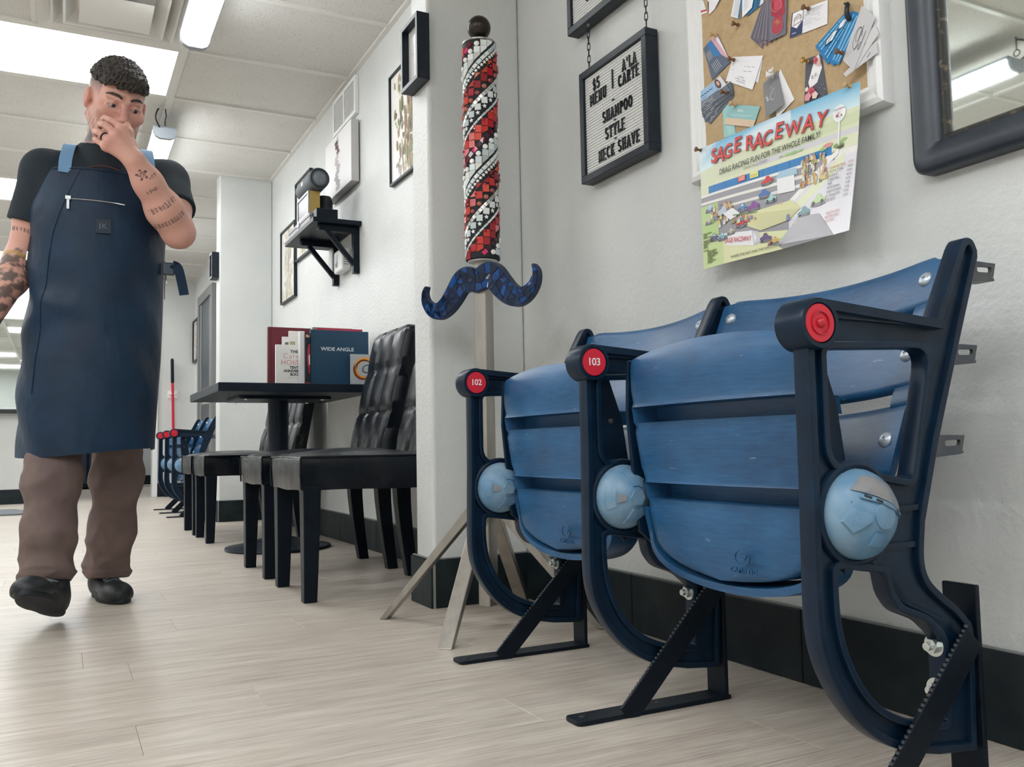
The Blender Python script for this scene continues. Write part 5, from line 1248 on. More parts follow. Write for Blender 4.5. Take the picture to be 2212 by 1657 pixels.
book('black book with a red figure, squeezed against the blue book', 1.0405, 1.062, 4.206, 4.258, .250, '#141a26', hard=False, th=.0015, draw=dr)
def dr(m, fr, w_, h): put_text(m, 'WIDE ANGLE', w_*.455, h*.655, .0245, fr, 0, '#e6eaee', weight=.012, sx=1.12)
book('large dark blue hardback with a white two-word title', 1.064, 1.352, 4.196, 4.226, .268, '#12405c', draw=dr)
book('pink-red book behind the blue book', 1.112, 1.342, 4.262, 4.290, .288, '#b43a52', pages='#b9b3ae')
book('black and white patterned book behind the pink-red one', 1.098, 1.300, 4.292, 4.318, .294, '#8d908c', pages='#a8a8a4')
t = thing('logo_card', 'light grey card with an orange ring logo, leaning on the blue book', 'card', (1.31, 4.175, TZ))
obj('card', MB().box(1.252, 1.366, 4.168, 4.180, TZ, TZ+.152), simple('grey_card', '#b3b8bb', .5), t, bevel=.0006)
m = MB(); fr = south(1.252, 4.1676, TZ); cx, cy = .066, .078
def band(r0, r1, a0, a1, off, col, n, taper=True):
    N = 26; o = []; i_ = []
    for k in range(N+1):
        q = math.radians(a0+(a1-a0)*k/N); f = abs(math.sin(PI*k/N))**.5 if taper else 1; mid = (r0+r1)/2; hw_ = (r1-r0)/2*max(f, .05)
        o.append((cx+off[0]+(mid+hw_)*math.cos(q), cy+off[1]+(mid+hw_)*math.sin(q))); i_.append((cx+off[0]+(mid-hw_)*math.cos(q), cy+off[1]+(mid-hw_)*math.sin(q)))
    for k in range(N): m.flat([o[k+1], o[k], i_[k], i_[k+1]], n, fr, 0, col)
band(.034, .054, 60, 330, (0, 0), '#f0932a', 0); band(.040, .052, 100, 300, (-.002, -.002), '#7a3a12', .0003); band(.044, .056, -40, 170, (.004, .004), '#f2a24c', .0006); band(.036, .043, 20, 190, (.003, .006), '#3a2a22', .0009)
put_text(m, 'C', cx+.006, cy, .062, fr, .0011, '#4a4c56', shear=.2, weight=-.004); obj('printed_logo', m, 'print', t)

# ------------------------------------------------------------------ wall shelf and what stands on it
sz = 1.667
t = thing('wall_shelf', 'black wooden shelf on two braced brackets, high on the alcove wall', 'shelf', (1.26, 4.72, sz))
obj('shelf_board', MB().box(1.128, XW-.002, 4.392, 5.035, sz, sz+.024), 'blackwood', t, bevel=.002)
for y in (4.452, 4.832):
    b = MB().box(1.168, XW-.002, y-.018, y+.018, sz-.032, sz-.0005).box(XW-.034, XW-.002, y-.018, y+.018, sz-.245, sz-.032)
    bo = obj('bracket', b, 'blackwood', t, bevel=.002)
    s_ = MB(); s_.bar((1.215, y, sz-.030), (XW-.020, y, sz-.205), .024, .024, up=(0, 1, 0)); obj('strut', s_, 'blackwood', bo, bevel=.0015)
    obj('screw', MB().lathe([(.005, 0), (.004, .002), (.001, .0025)], (1.19, y, sz-.032), (0, 0, -1), 10), 'greysteel', bo, smooth=True)
SZ = sz+.0245
b = obj('flat_box', MB().box(1.150, 1.262, 4.410, 4.50, SZ, SZ+.052), 'blackwood', bevel=.003); tag(b, 'flat black box at the near end of the wall shelf', 'box')
t = thing('grey_case', 'light grey case lying along the front of the wall shelf', 'case', (1.16, 4.72, SZ))
obj('body', MB().box(1.138, 1.215, 4.505, 4.98, SZ, SZ+.030), 'grey_box', t, bevel=.003); obj('lid', MB().box(1.136, 1.217, 4.503, 4.982, SZ+.031, SZ+.050), 'grey_box', t, bevel=.003)
obj('latch', MB().box(1.130, 1.138, 4.72, 4.75, SZ+.020, SZ+.042), 'zinc', t, bevel=.001)
t = thing('picture_box', 'small framed picture standing on the grey case, with gold sides', 'picture', (1.175, 4.65, SZ+.051)); z0 = SZ+.051
obj('box', MB().box(1.150, 1.206, 4.555, 4.80, z0, z0+.130), 'gold', t, bevel=.001)
fb = MB(); f_ = east(1.150, 4.80, z0)
for a in ((0, .245, 0, .012), (0, .245, .118, .130), (0, .012, .012, .118), (.233, .245, .012, .118)): fb.box(a[0], a[1], a[2], a[3], 0, .008, f_)
obj('picture_frame', fb, simple('silver_frame', '#9a9ba0', .35, .6), t, bevel=.001)
m = MB()
for i in range(14):
    for j in range(8):
        u, v = i/14, j/8; g = .5+.3*math.sin(u*7+v*4)+.2*math.sin(v*13); col = tuple(.12+.5*max(0, min(1, .3+v*.7-.25*g*(1 if u < .55 else .2)))*c for c in (1, 1.02, 1.08))
        m.flat([(.012+.221*u, .012+.106*v), (.012+.221*(u+1/14), .012+.106*v), (.012+.221*(u+1/14), .012+.106*(v+1/8)), (.012+.221*u, .012+.106*(v+1/8))], .002, f_, 0, col)
obj('picture', m, 'print', t)
obj('side_plate', MB().box(1.151, 1.205, 4.5535, 4.555, z0+.004, z0+.126), simple('gold_plate', '#a58c4b', .4, .3), t)
t = thing('cylindrical_speaker', 'grey cylindrical portable speaker lying on the picture box', 'speaker', (1.185, 4.66, z0+.131)); c_ = (1.190, 4.50, z0+.131+.056)
s_ = MB().lathe([(.050, 0), (.055, .006), (.056, .02), (.056, .29), (.055, .304), (.050, .31)], c_, (0, 1, 0), 32); obj('body', s_, 'speaker', t, smooth=True, angle=50)
s_ = MB().lathe([(.052, .002), (.050, -.006), (.042, -.004), (.038, .006), (.032, .008)], c_, (0, 1, 0), 32, cap=False); obj('end_ring', s_, 'speaker_dark', t, smooth=True)
s_ = MB().lathe([(.034, .010), (.034, .002), (.028, -.002), (.001, -.004)], c_, (0, 1, 0), 28); obj('end_cone', s_, simple('grey_cone', '#6f757b', .4, nz=(200, '#5b6167', .4, .6)), t, smooth=True)
s_ = MB().box(1.133, 1.137, 4.64, 4.67, c_[2]-.008, c_[2]+.010); obj('badge', s_, 'white', t, bevel=.001)
s_ = thing('small_black_speaker', 'small round black speaker behind the gold-sided picture box', 'speaker', (1.268, 4.70, SZ)); m = MB().lathe([(.04, .0), (.046, .01), (.046, .17), (.036, .195), (.001, .20)], (1.268, 4.70, SZ), (0, 0, 1), 24); obj('body', m, 'speaker_dark', s_, smooth=True, angle=50); obj('grille', MB().lathe([(.0465, .03), (.0468, .032), (.0468, .11), (.0465, .112)], (1.268, 4.70, SZ), (0, 0, 1), 24, cap=False), 'speaker', s_, smooth=True)

# ------------------------------------------------------------------ pictures, vent and other things on the walls
def framed(name, label, y0, z0, wd, ht, fw, dp, mat, art, n0=.0, mat_w=0, fr=None, cat='picture', glass=None):
    fr = fr or east(XW, y0, z0); t = thing(name, label, cat, fr((wd/2, 0, dp/2)))
    k = [(0, 0, 1, 1), (wd, 0, -1, 1), (wd, ht, -1, -1), (0, ht, 1, -1)]; pf = [(0, .001), (0, dp), (fw, dp), (fw, dp*.55), (fw*.6, .001)]
    for q in range(4):
        a, b = k[q], k[(q+1) % 4]; r = [[fr((e[0]+e[2]*p_[0], e[1]+e[3]*p_[0], p_[1])) for p_ in pf] for e in (a, b)]
        obj('frame_rail', MB().ring_sweep(r), mat, t)
    m = MB(); m.box(fw*.8, wd-fw*.8, fw*.8, ht-fw*.8, .002, dp*.5, fr, 0, '#e8e6e0'); art(m, fr, fw, wd, ht, dp*.5); obj('picture', m, 'glossprint', t)
    return t
def blotch(cols, seed, n=70, cx=.5, cy=.5, sx=.3, sy=.4, streak=0.):
    def f(m, fr, fw, wd, ht, n0):
        r = random.Random(seed); iw, ih = wd-2*fw, ht-2*fw
        for k in range(n):
            u = min(.93, max(.07, r.gauss(cx, sx*.5))); v = min(.93, max(.07, r.gauss(cy, sy*.5))); a = r.uniform(.012, .036)*iw; b = a*r.uniform(.8, 1.6+streak*4); q = r.uniform(-.3, .3) if streak else r.uniform(0, 3)
            P = []
            for j in range(9):
                th = 2*PI*j/9; rr = r.uniform(.7, 1.15); x, y = a*rr*math.cos(th), b*rr*math.sin(th); X = fw+u*iw+x*math.cos(q)-y*math.sin(q); Y = fw+v*ih+x*math.sin(q)+y*math.cos(q)
                P.append((min(wd-fw, max(fw, X)), min(ht-fw, max(fw, Y))))
            m.flat(P, n0+.0004+.000006*k, fr, 0, r.choice(cols))
    return f
WARM = ('#8a7a5c', '#b7a98a', '#6f6a5a', '#94735f', '#7f8a62', '#d3c9b0', '#5c5248', '#a08878', '#8d8768')
PALE = ('#d6d3c6', '#bdb9ab', '#c9c3a8', '#a9a79f', '#d9cfae', '#b5b0a4')
framed('framed_poster', 'tall framed collage poster half hidden behind the near column', 3.90, 1.735, .44, .53, .010, .020, 'frame_black', blotch(WARM, 5, 300, .62, .48, .4, .7, .6))
framed('framed_poster', 'framed pale print at the left end of the alcove wall, below the shelf', 6.235, 1.525, .42, .515, .011, .022, 'frame_black', blotch(PALE, 8, 200, .5, .5, .3, .7, .8))
framed('framed_poster', 'framed pale print on the wall behind the shelf speaker', 5.79, 1.745, .40, .525, .011, .022, 'frame_black', blotch(PALE+WARM[:2], 9, 160, .5, .45, .3, .6, .4))
def cv(m, fr, fw, wd, ht, n0): pass
t = thing('canvas_print', 'white canvas print with a dark vertical smear, under the air grille', 'picture', (1.365, 4.66, 1.91))
fr = east(XW, 4.925, 1.91); obj('canvas', MB().box(0, .51, 0, .335, .006, .048, fr), 'canvas', t, bevel=.003)
m = MB().flat([(0.003, .003), (.507, .003), (.507, .332), (.003, .332)], .0484, fr, 0, '#e3e2e2'); r = random.Random(4)
for k in range(46):
    v = .02+.27*k/46; g = .35+.4*min(1, abs(k-10)/20); u = .245+.02*math.sin(k*.4); a = .035+.012*math.sin(k*1.3)-.0004*k; col = tuple(x*(.9 if k < 8 else 1) for x in (g*.62+.05, g*.56+.05, g*.56+.05))
    m.flat([(u-a, v), (u+a, v+r.uniform(-.004, .004)), (u+a*r.uniform(.7, 1.1), v+.012), (u-a*r.uniform(.7, 1.1), v+.012)], .0486+.00003*k, fr, 0, col if k < 34 else (.14, .06, .07))
for k in range(5): m.flat([(.222+.010*k, .26), (.226+.010*k, .26), (.227+.010*k, .30+.006*k), (.2235+.010*k, .30+.006*k)], .051, fr, 0, (.12, .10, .11))
obj('painted_face', m, 'paper', t); obj('backing_frame', MB().box(.012, .498, .012, .323, .0005, .006, fr), 'frame_black', t)
t = thing('air_grille', 'white louvred air grille at the top of the alcove wall', 'vent', (1.37, 4.65, 2.285)); fr = east(XW, 4.862, 2.285)
g = MB()
for a in ((0, .43, 0, .022), (0, .43, .188, .21), (0, .022, .022, .188), (.408, .43, .022, .188), (.205, .225, .022, .188)): g.box(a[0], a[1], a[2], a[3], .0, .022, fr)
obj('frame', g, 'white', t, bevel=.003)
obj('back', MB().box(.02, .41, .02, .19, .0005, .004, fr), simple('grille_shadow', '#6f7272', .8), t)
for k in range(16):
    z = .026+.0101*k; s_ = MB()
    for a, b in ((.022, .205), (.225, .408)): s_.prism([(0.004, z), (.018, z+.003), (.018, z+.0055), (.004, z+.0025)], a, b, Fr(fr.o, -fr.n*-1, fr.v, fr.u))
    obj('slat', s_, 'white', t)
t = thing('shadow_box', 'black box frame on the left face of the near column', 'picture', (1.02, 2.66, 1.69)); fr = east(1.046, 2.735, 1.690)
k = [(0, 0, 1, 1), (.152, 0, -1, 1), (.152, .222, -1, -1), (0, .222, 1, -1)]
for q in range(4):
    r_ = [[fr((e[0]+e[2]*p_[0], e[1]+e[3]*p_[0], p_[1])) for p_ in [(0, .0005), (0, .044), (.014, .044), (.014, .022), (.006, .0005)]] for e in (k[q], k[(q+1) % 4])]; obj('frame_rail', MB().ring_sweep(r_), 'frame_black', t)
m = MB(); m.box(.012, .140, .012, .210, .001, .020, fr, 0, '#e4e4e4'); blotch(('#c9cbcc', '#aeb1b3', '#d6d6d4', '#9ea1a2'), 6, 30, .5, .45, .2, .4)(m, fr, .014, .152, .222, .021); obj('picture', m, 'glossprint', t)
t = thing('shadow_box', 'small black box frame on the left face of the far column', 'picture', (.98, 6.66, 1.75)); fr = east(1.006, 6.735, 1.765)
k = [(0, 0, 1, 1), (.12, 0, -1, 1), (.12, .19, -1, -1), (0, .19, 1, -1)]
for q in range(4):
    r_ = [[fr((e[0]+e[2]*p_[0], e[1]+e[3]*p_[0], p_[1])) for p_ in [(0, .0005), (0, .052), (.014, .052), (.014, .026), (.006, .0005)]] for e in (k[q], k[(q+1) % 4])]; obj('frame_rail', MB().ring_sweep(r_), 'frame_black', t)
m = MB(); m.box(.012, .108, .012, .178, .001, .024, fr, 0, '#dcd9d0'); blotch(PALE, 2, 14)(m, fr, .014, .12, .19, .025); obj('picture', m, 'glossprint', t)
framed('framed_poster', 'narrow black-framed colourful picture on the far right wall beside the grey door', 11.0-.12, 1.545, .40, .49, .022, .03, 'frame_black', blotch(('#d8b06a', '#7fb0c4', '#c8643c', '#e3d2a0', '#5f8aa0', '#d98f5a'), 12, 160, .5, .5, .5, .7))
t = thing('wall_control_box', 'small white control box under the wall shelf', 'thermostat', (1.37, 4.60, 1.47)); fr = east(XW, 4.75, 1.468)
obj('case', MB().box(0, .16, 0, .125, .0, .052, fr), 'white', t, bevel=.012, seg=3); obj('display', MB().box(.04, .075, .03, .098, .052, .0535, fr), simple('grey_display', '#7d8286', .3), t, bevel=.001)
for k in range(6): obj('vent_slot', MB().box(.158, .1608, .03+.012*k, .035+.012*k, .012, .042, fr), simple('slot_shadow', '#8f9496', .6), t)
t = thing('light_switch', 'white switch plate beside the distant framed picture', 'switch', (XW, 10.53, 1.2)); fr = east(XW, 10.57, 1.13); obj('plate', MB().box(0, .075, 0, .12, 0, .006, fr), 'white', t, bevel=.002); obj('rocker', MB().box(.025, .05, .035, .085, .006, .010, fr), 'white', t, bevel=.002)

# ------------------------------------------------------------------ far end of the shop
t = thing('broom', 'red-handled broom with a black grip leaning on the far wall', 'broom', (1.15, YF-.10, 0))
hx = lambda k: (1.165-.035*k, YF-.06+.0*k, .02+1.57*k)
m = MB(); m.tube([hx(.06), hx(.83)], .015, 10); obj('handle', m, 'red', t, smooth=True); m = MB(); m.tube([hx(.82), hx(.99), hx(1.0)], [.018, .018, .008], 10); obj('grip', m, 'blacksteel', t, smooth=True)
m = MB().box(1.05, 1.28, YF-.10, YF-.03, .06, .12); obj('head', m, 'blacksteel', t, bevel=.01)
br = MB()
for k in range(18): br.box(1.055+.0125*k, 1.063+.0125*k, YF-.095, YF-.035, .0, .06)
o = obj('bristles', br, 'cord', t); o['kind'] = 'stuff'
t = thing('broom_clip', 'white wall clip holding the red broom handle', 'clip', (1.14, YF-.03, 1.17)); m = MB().box(1.09, 1.20, YF-.012, YF-.0005, 1.13, 1.22); obj('plate', m, 'white', t, bevel=.003)
for s_ in (-1, 1): m = MB(); m.tube(catmull([(1.143+s_*.03, YF-.012, 1.18), (1.143+s_*.035, YF-.06, 1.18), (1.143+s_*.015, YF-.082, 1.18)], 4), .007, 8); obj('jaw', m, 'white', t, smooth=True)
t = thing('station_mirror', 'wide wall mirror with a dark ledge at the far left', 'mirror', (-.62, YF-.37, .98)); fr = south(-1.6, YF-.35, .98)
obj('glass', MB().box(.02, 1.26, .02, .95, .002, .010, fr), 'mirror', t); g = MB()
for a in ((0, 1.28, .95, .97), (0, .02, 0, .95), (1.26, 1.28, 0, .95), (0, 1.28, 0, .02)): g.box(a[0], a[1], a[2], a[3], .0, .018, fr)
obj('frame', g, 'white', t, bevel=.002); obj('ledge', MB().box(-.02, 1.30, -.04, .0, .0, .11, fr), 'base_dark', t, bevel=.003)
o = obj('floor_mat', MB().prism(rpoly([(-1.4, 8.55), (-.30, 8.55), (-.18, 8.78), (-.38, 9.3), (-1.4, 9.3)], .02, 2), .0005, .016, Fr((0, 0, 0), (1, 0, 0), (0, 1, 0), (0, 0, 1))), 'mat_grey', bevel=.004); tag(o, 'grey floor mat at the left edge, near the far wall', 'mat')
t = thing('black_cabinet', 'black cabinet seen between the man\'s legs in the back room', 'cabinet', (.2, 14.4, 0))
obj('body', MB().box(-.28, .66, 14.1, 14.8, .03, 1.0), 'blackwood', t, bevel=.006)
obj('top', MB().box(-.30, .68, 14.08, 14.82, 1.0, 1.04), 'table', t, bevel=.004)
for k in range(3):
    d_ = obj('drawer', MB().box(-.26+.31*k, .02+.31*k, 14.082, 14.10, .08, .95), simple('cabinet_front', '#10263a', .4), t, bevel=.006); obj('knob', MB().lathe([(.01, 0), (.012, .02), (.018, .026), (.001, .034)], (-.03+.31*k, 14.082, .85), (0, -1, 0), 14), 'zinc', d_, smooth=True)

# ------------------------------------------------------------------ the barber: signed distance fields turned into closed surfaces
class Field:
    def __init__(s, lo, hi, h):
        s.lo = np.array(lo, float); s.h = h; s.n = np.ceil((np.array(hi)-s.lo)/h).astype(int)+1
        s.v = np.full(s.n, 1.0, np.float32); s.ax = [(s.lo[k]+h*np.arange(s.n[k])).astype(np.float32) for k in range(3)]
    def win(s, c0, c1, pad):
        i0 = np.clip(np.floor((np.minimum(c0, c1)-pad-s.lo)/s.h).astype(int), 0, s.n); i1 = np.clip(np.ceil((np.maximum(c0, c1)+pad-s.lo)/s.h).astype(int)+1, 0, s.n)
        sl = tuple(slice(a, b) for a, b in zip(i0, i1)); return sl, np.meshgrid(s.ax[0][sl[0]], s.ax[1][sl[1]], s.ax[2][sl[2]], indexing='ij', copy=False)
    def put(s, sl, d, k, sub=False):
        a = s.v[sl]
        if a.size == 0: return
        if sub:
            d = -d; h = np.maximum(k-np.abs(a-d), 0)/max(k, 1e-6); s.v[sl] = np.maximum(a, d)+h*h*k*.25
        else:
            h = np.maximum(k-np.abs(a-d), 0)/max(k, 1e-6); s.v[sl] = np.minimum(a, d)-h*h*k*.25
    def cap(s, a, b, ra, rb=None, k=.02, sub=False, sq=None):
        rb = ra if rb is None else rb; a = np.array(a, np.float32); b = np.array(b, np.float32); sl, (X, Y, Z) = s.win(a, b, max(ra, rb)+k+.03)
        d = b-a; L = float(d@d)+1e-9; t = np.clip(((X-a[0])*d[0]+(Y-a[1])*d[1]+(Z-a[2])*d[2])/L, 0, 1)
        px, py, pz = X-a[0]-t*d[0], Y-a[1]-t*d[1], Z-a[2]-t*d[2]
        if sq: px, py, pz = px/sq[0], py/sq[1], pz/sq[2]
        q = np.sqrt(px*px+py*py+pz*pz)-(ra+(rb-ra)*t)
        if sq: q = q*min(sq)
        s.put(sl, q, k, sub)
    def chain(s, pts, rs, k=.02, sq=None):
        for a, b, r0, r1 in zip(pts, pts[1:], rs, rs[1:]): s.cap(a, b, r0, r1, k, sq=sq)
    def ell(s, c, r, B=None, k=.015, sub=False):
        c = np.array(c, np.float32); sl, (X, Y, Z) = s.win(c, c, max(r)+k+.03); x, y, z = X-c[0], Y-c[1], Z-c[2]
        if B is not None: x, y, z = (B[i][0]*x+B[i][1]*y+B[i][2]*z for i in range(3))
        k0 = np.sqrt((x/r[0])**2+(y/r[1])**2+(z/r[2])**2); k1 = np.sqrt((x/r[0]**2)**2+(y/r[1]**2)**2+(z/r[2]**2)**2)+1e-6
        s.put(sl, k0*(k0-1)/k1, k, sub)
    def half(s, p, n):          # keep the side that n points to
        X, Y, Z = np.meshgrid(*s.ax, indexing='ij', copy=False); n = np.array(n, float); n /= np.linalg.norm(n)
        s.v = np.maximum(s.v, -((X-p[0])*n[0]+(Y-p[1])*n[1]+(Z-p[2])*n[2]).astype(np.float32))
    def mesh(s):
        v = s.v; ng = v < 0; n = ng.shape
        c = np.zeros(tuple(k-1 for k in n), np.int8)
        for i in (0, 1):
            for j in (0, 1):
                for k in (0, 1): c += ng[i:n[0]-1+i, j:n[1]-1+j, k:n[2]-1+k]
        I = np.argwhere((c > 0) & (c < 8)); idx = np.full(c.shape, -1, np.int32); idx[I[:, 0], I[:, 1], I[:, 2]] = np.arange(len(I))
        acc = np.zeros((len(I), 3)); cnt = np.zeros(len(I))
        cr = [(i, j, k) for i in (0, 1) for j in (0, 1) for k in (0, 1)]
        for a in cr:
            for ax in range(3):
                if a[ax]: continue
                b = list(a); b[ax] = 1
                va = v[I[:, 0]+a[0], I[:, 1]+a[1], I[:, 2]+a[2]]; vb = v[I[:, 0]+b[0], I[:, 1]+b[1], I[:, 2]+b[2]]
                m = (va < 0) != (vb < 0); t = np.where(m, va/np.where(m, va-vb, 1), 0); p = np.tile(np.array(a, float), (len(I), 1)); p[:, ax] += t
                acc[m] += p[m]; cnt[m] += 1
        P = s.lo+s.h*(I+acc/np.maximum(cnt, 1)[:, None]); F = []
        for ax in range(3):
            o = [k for k in range(3) if k != ax]
            A = [slice(None)]*3; Bs = [slice(None)]*3; A[ax] = slice(0, n[ax]-1); Bs[ax] = slice(1, n[ax])
            ch = ng[tuple(A)] != ng[tuple(Bs)]; E = np.argwhere(ch)
            E = E[(E[:, o[0]] > 0) & (E[:, o[1]] > 0) & (E[:, o[0]] < n[o[0]]-1) & (E[:, o[1]] < n[o[1]]-1)]
            def g(d0, d1): q = E.copy(); q[:, o[0]] += d0; q[:, o[1]] += d1; return idx[q[:, 0], q[:, 1], q[:, 2]]
            Q = np.stack([g(-1, -1), g(0, -1), g(0, 0), g(-1, 0)], 1); sgn = ng[E[:, 0], E[:, 1], E[:, 2]]
            fl = sgn if ax != 1 else ~sgn
            Q[~fl] = Q[~fl][:, ::-1]; F.append(Q)
        return P, np.concatenate(F)
def np_mesh(name, P, F, col=None, org=(0, 0, 0)):
    me = bpy.data.meshes.new(name); me.vertices.add(len(P)); me.vertices.foreach_set('co', (P-np.array(org)).astype(np.float32).ravel())
    me.loops.add(F.size); me.loops.foreach_set('vertex_index', F.ravel().astype(np.int32)); me.polygons.add(len(F))
    me.polygons.foreach_set('loop_start', (np.arange(len(F))*4).astype(np.int32)); me.update(calc_edges=True); me.validate()
    if col is not None:
        at = me.color_attributes.new('Col', 'FLOAT_COLOR', 'POINT'); at.data.foreach_set('color', np.concatenate([col, np.ones((len(col), 1))], 1).astype(np.float32).ravel())
    me.shade_smooth(); return me
def fno(P, f, seed, n=6):
    r = np.random.RandomState(seed); o = 0
    for _ in range(n): d = r.normal(size=3); d /= np.linalg.norm(d); o = o+np.sin((P@d)*f*r.uniform(.7, 1.4)+r.uniform(0, 6.28))
    return o/n
def smooth_laplace(P, F, it=1, lam=.5):
    for _ in range(it):
        S_ = np.zeros_like(P); C = np.zeros(len(P))
        for a in range(4):
            np.add.at(S_, F[:, a], P[F[:, (a+1) % 4]]); np.add.at(C, F[:, a], 1); np.add.at(S_, F[:, a], P[F[:, a-1]]); np.add.at(C, F[:, a], 1)
        P = P*(1-lam)+lam*S_/np.maximum(C, 1)[:, None]
    return P
PO = (.08, 3.15, 0)
man = thing('person', 'man in a dark apron and brown trousers walking, left hand pinching his nose', 'person', PO)
def part(name, P, F, mat, col=None, parent=None):
    o = bpy.data.objects.new(name, np_mesh(name, P, F, col, PO)); COL.objects.link(o); o.data.materials.append(M[mat] if isinstance(mat, str) else mat); o.parent = parent or man; return o
t = NT('skin'); a = t.n('ShaderNodeAttribute', attribute_name='Col'); t.l(a.outputs['Color'], t.b.inputs['Base Color']); t.rough(.5); t.b.inputs['Subsurface Weight'].default_value = .08; t.b.inputs['Subsurface Radius'].default_value = (.012, .004, .002); t.bump(t.noise(t.coord(), 260, 3), .12, .001); M['skin'] = t.m
M['shirt'] = simple('dark_tshirt', '#16222b', .85, nz=(14, '#1c2932', .3, .7), bump=(500, .2, .001))
t = NT('apron_cloth'); v = t.coord(); t.base(t.ramp(t.noise(v, 6, 5), [(.35, '#082138'), (.7, '#102f49')])); t.rough(.5); t.b.inputs['Specular IOR Level'].default_value = .3; t.b.inputs['Sheen Weight'].default_value = .06; t.bump(t.noise(t.coord((1, 1, .6)), 17, 5, .5), .5, .012); M['apron'] = t.m
t = NT('trouser_cloth'); v = t.coord(); t.base(t.ramp(t.noise(v, 8, 5), [(.3, '#5d4e4e'), (.7, '#75645e')])); t.rough(.85); t.bump(t.noise(t.coord((1, 1, .7)), 24, 4), .3, .006); M['trousers'] = t.m
M['lace'] = simple('grey_lace', '#5d676d', .7); M['shoe'] = simple('black_shoe', '#10161b', .5, nz=(20, '#1a2126', .4, .7)); M['sole'] = simple('black_sole', '#161c22', .7)
M['hair'] = simple('dark_hair', '#1b1714', .42, nz=(160, '#453b34', .42, .66), bump=(220, .9, .004))
M['strap'] = simple('blue_strap', '#6f9ac2', .6); M['metal'] = simple('zip_metal', '#b9bdbf', .3, .9)
# head frame
yw, pt_, rl = .215, .46, .07
hf = np.array([math.sin(yw)*math.cos(pt_), -math.cos(yw)*math.cos(pt_), -math.sin(pt_)]); hr = np.array([math.cos(yw), math.sin(yw), 0]); hu = np.cross(hf, hr)
HB = np.array([math.cos(rl)*hr-math.sin(rl)*hu, hf, math.cos(rl)*hu+math.sin(rl)*hr]); HC = np.array([.140, 3.0, 1.614]); HS = 1.06
def H(x, y, z): return HC+HS*(np.array([x, y, z])@HB)
f = Field((-.27, 2.765, .86), (.43, 3.32, 1.80), .0033)
he = lambda c, r, **k: f.ell(H(*c), tuple(HS*q for q in r), HB, **k)
hcap = lambda a, b, r0, r1=None, **k: f.cap(H(*a), H(*b), r0*HS, None if r1 is None else r1*HS, **k)
he((0, -.018, .036), (.076, .096, .086)); he((0, .032, -.028), (.063, .062, .082), k=.03); he((0, .06, -.085), (.040, .036, .030), k=.03); hcap((0, .078, -.112), (0, .070, -.108), .021, k=.025)
for s_ in (-1, 1):
    hcap((s_*.056, -.005, -.05), (s_*.034, .055, -.100), .022, .018, k=.03); he((s_*.046, .064, -.022), (.021, .02, .017), k=.025)
    he((s_*.030, .093, .003), (.020, .015, .0115), k=.010, sub=True); hcap((s_*.012, .0885, .021), (s_*.046, .073, .023), .0085, .007, k=.012)
hcap((0, .088, .010), (0, .112, -.032), .0085, .0105, k=.010); he((0, .110, -.036), (.013, .013, .0105), k=.008)
for s_ in (-1, 1):
    he((s_*.0125, .099, -.038), (.0085, .010, .0085), k=.006); he((s_*.007, .108, -.047), (.0035, .005, .004), k=.003, sub=True)
    for q0, q1, zz in ((-.016, 0, .0085), (0, .016, .0085)): hcap((s_*.031+q0, .081 if q0 else .0905, zz-.007 if q0 else zz-.0005), (s_*.031+q1, .081 if q1 else .0900, zz-.006 if q1 else zz-.0005), .0042, k=.004)
    hcap((s_*.031-.013, .081, -.006), (s_*.031+.013, .079, -.006), .003, k=.004)
hcap((-.022, .082, -.069), (0, .094, -.066), .0055, .0065, k=.006); hcap((.022, .082, -.069), (0, .094, -.066), .0055, .0065, k=.006); hcap((-.018, .082, -.078), (0, .091, -.080), .0060, .0075, k=.006); hcap((.018, .082, -.078), (0, .091, -.080), .0060, .0075, k=.006)
for s_ in (-1, 1): he((s_*.0790, -.010, -.004), (.0095, .0175, .0285), k=.006); he((s_*.0895, -.004, .0), (.0065, .009, .016), k=.004, sub=True); he((s_*.0795, -.004, -.027), (.007, .008, .009), k=.005)
NB = (.108, 3.115, 1.435)
f.cap(H(0, -.025, -.055), NB, .060, .066, k=.03); f.cap(NB, (.11, 3.13, 1.30), .075, .10, k=.04)
SHR, SHL = np.array([-.058, 3.135, 1.405]), np.array([.302, 3.125, 1.415])
f.cap(SHR, NB, .058, .06, k=.04); f.cap(SHL, NB, .058, .06, k=.04); f.cap((.02, 3.12, 1.31), (.22, 3.12, 1.32), .095, k=.05); f.cap((.04, 3.13, 1.08), (.16, 3.13, 1.08), .105, k=.06); f.cap((.10, 3.13, 1.30), (.10, 3.13, 1.05), .11, k=.06); f.cap((.03, 3.13, .95), (.15, 3.13, .95), .11, k=.06)
ELR, WRR = np.array([-.128, 3.175, 1.115]), np.array([-.196, 3.03, .905])
f.chain([SHR, (SHR+ELR)/2, ELR], [.054, .050, .043], k=.03); f.chain([ELR, ELR*.7+WRR*.3, WRR], [.044, .048, .029], k=.03)
hd = lambda *p: np.array(p)
for k, (dx, dy, L) in enumerate(((-.022, -.022, .085), (-.018, -.004, .095), (-.006, .012, .09), (.006, .026, .075))):   # right hand hanging, five fingers
    kn = WRR+hd(dx*.9-.008, dy, -.075); f.cap(WRR, kn, .019, .0125, k=.012)
    m_ = kn+hd(-.004, -.006, -L*.5); f.chain([kn, m_, m_+hd(.008, -.004, -L*.42)], [.0098, .009, .0078], k=.004)
f.chain([WRR+hd(-.01, -.02, -.02), WRR+hd(-.006, -.042, -.05), WRR+hd(.004, -.05, -.085)], [.014, .0115, .009], k=.008)
ELL, WRL = np.array([.326, 2.975, 1.208]), np.array([.184, 2.845, 1.388])
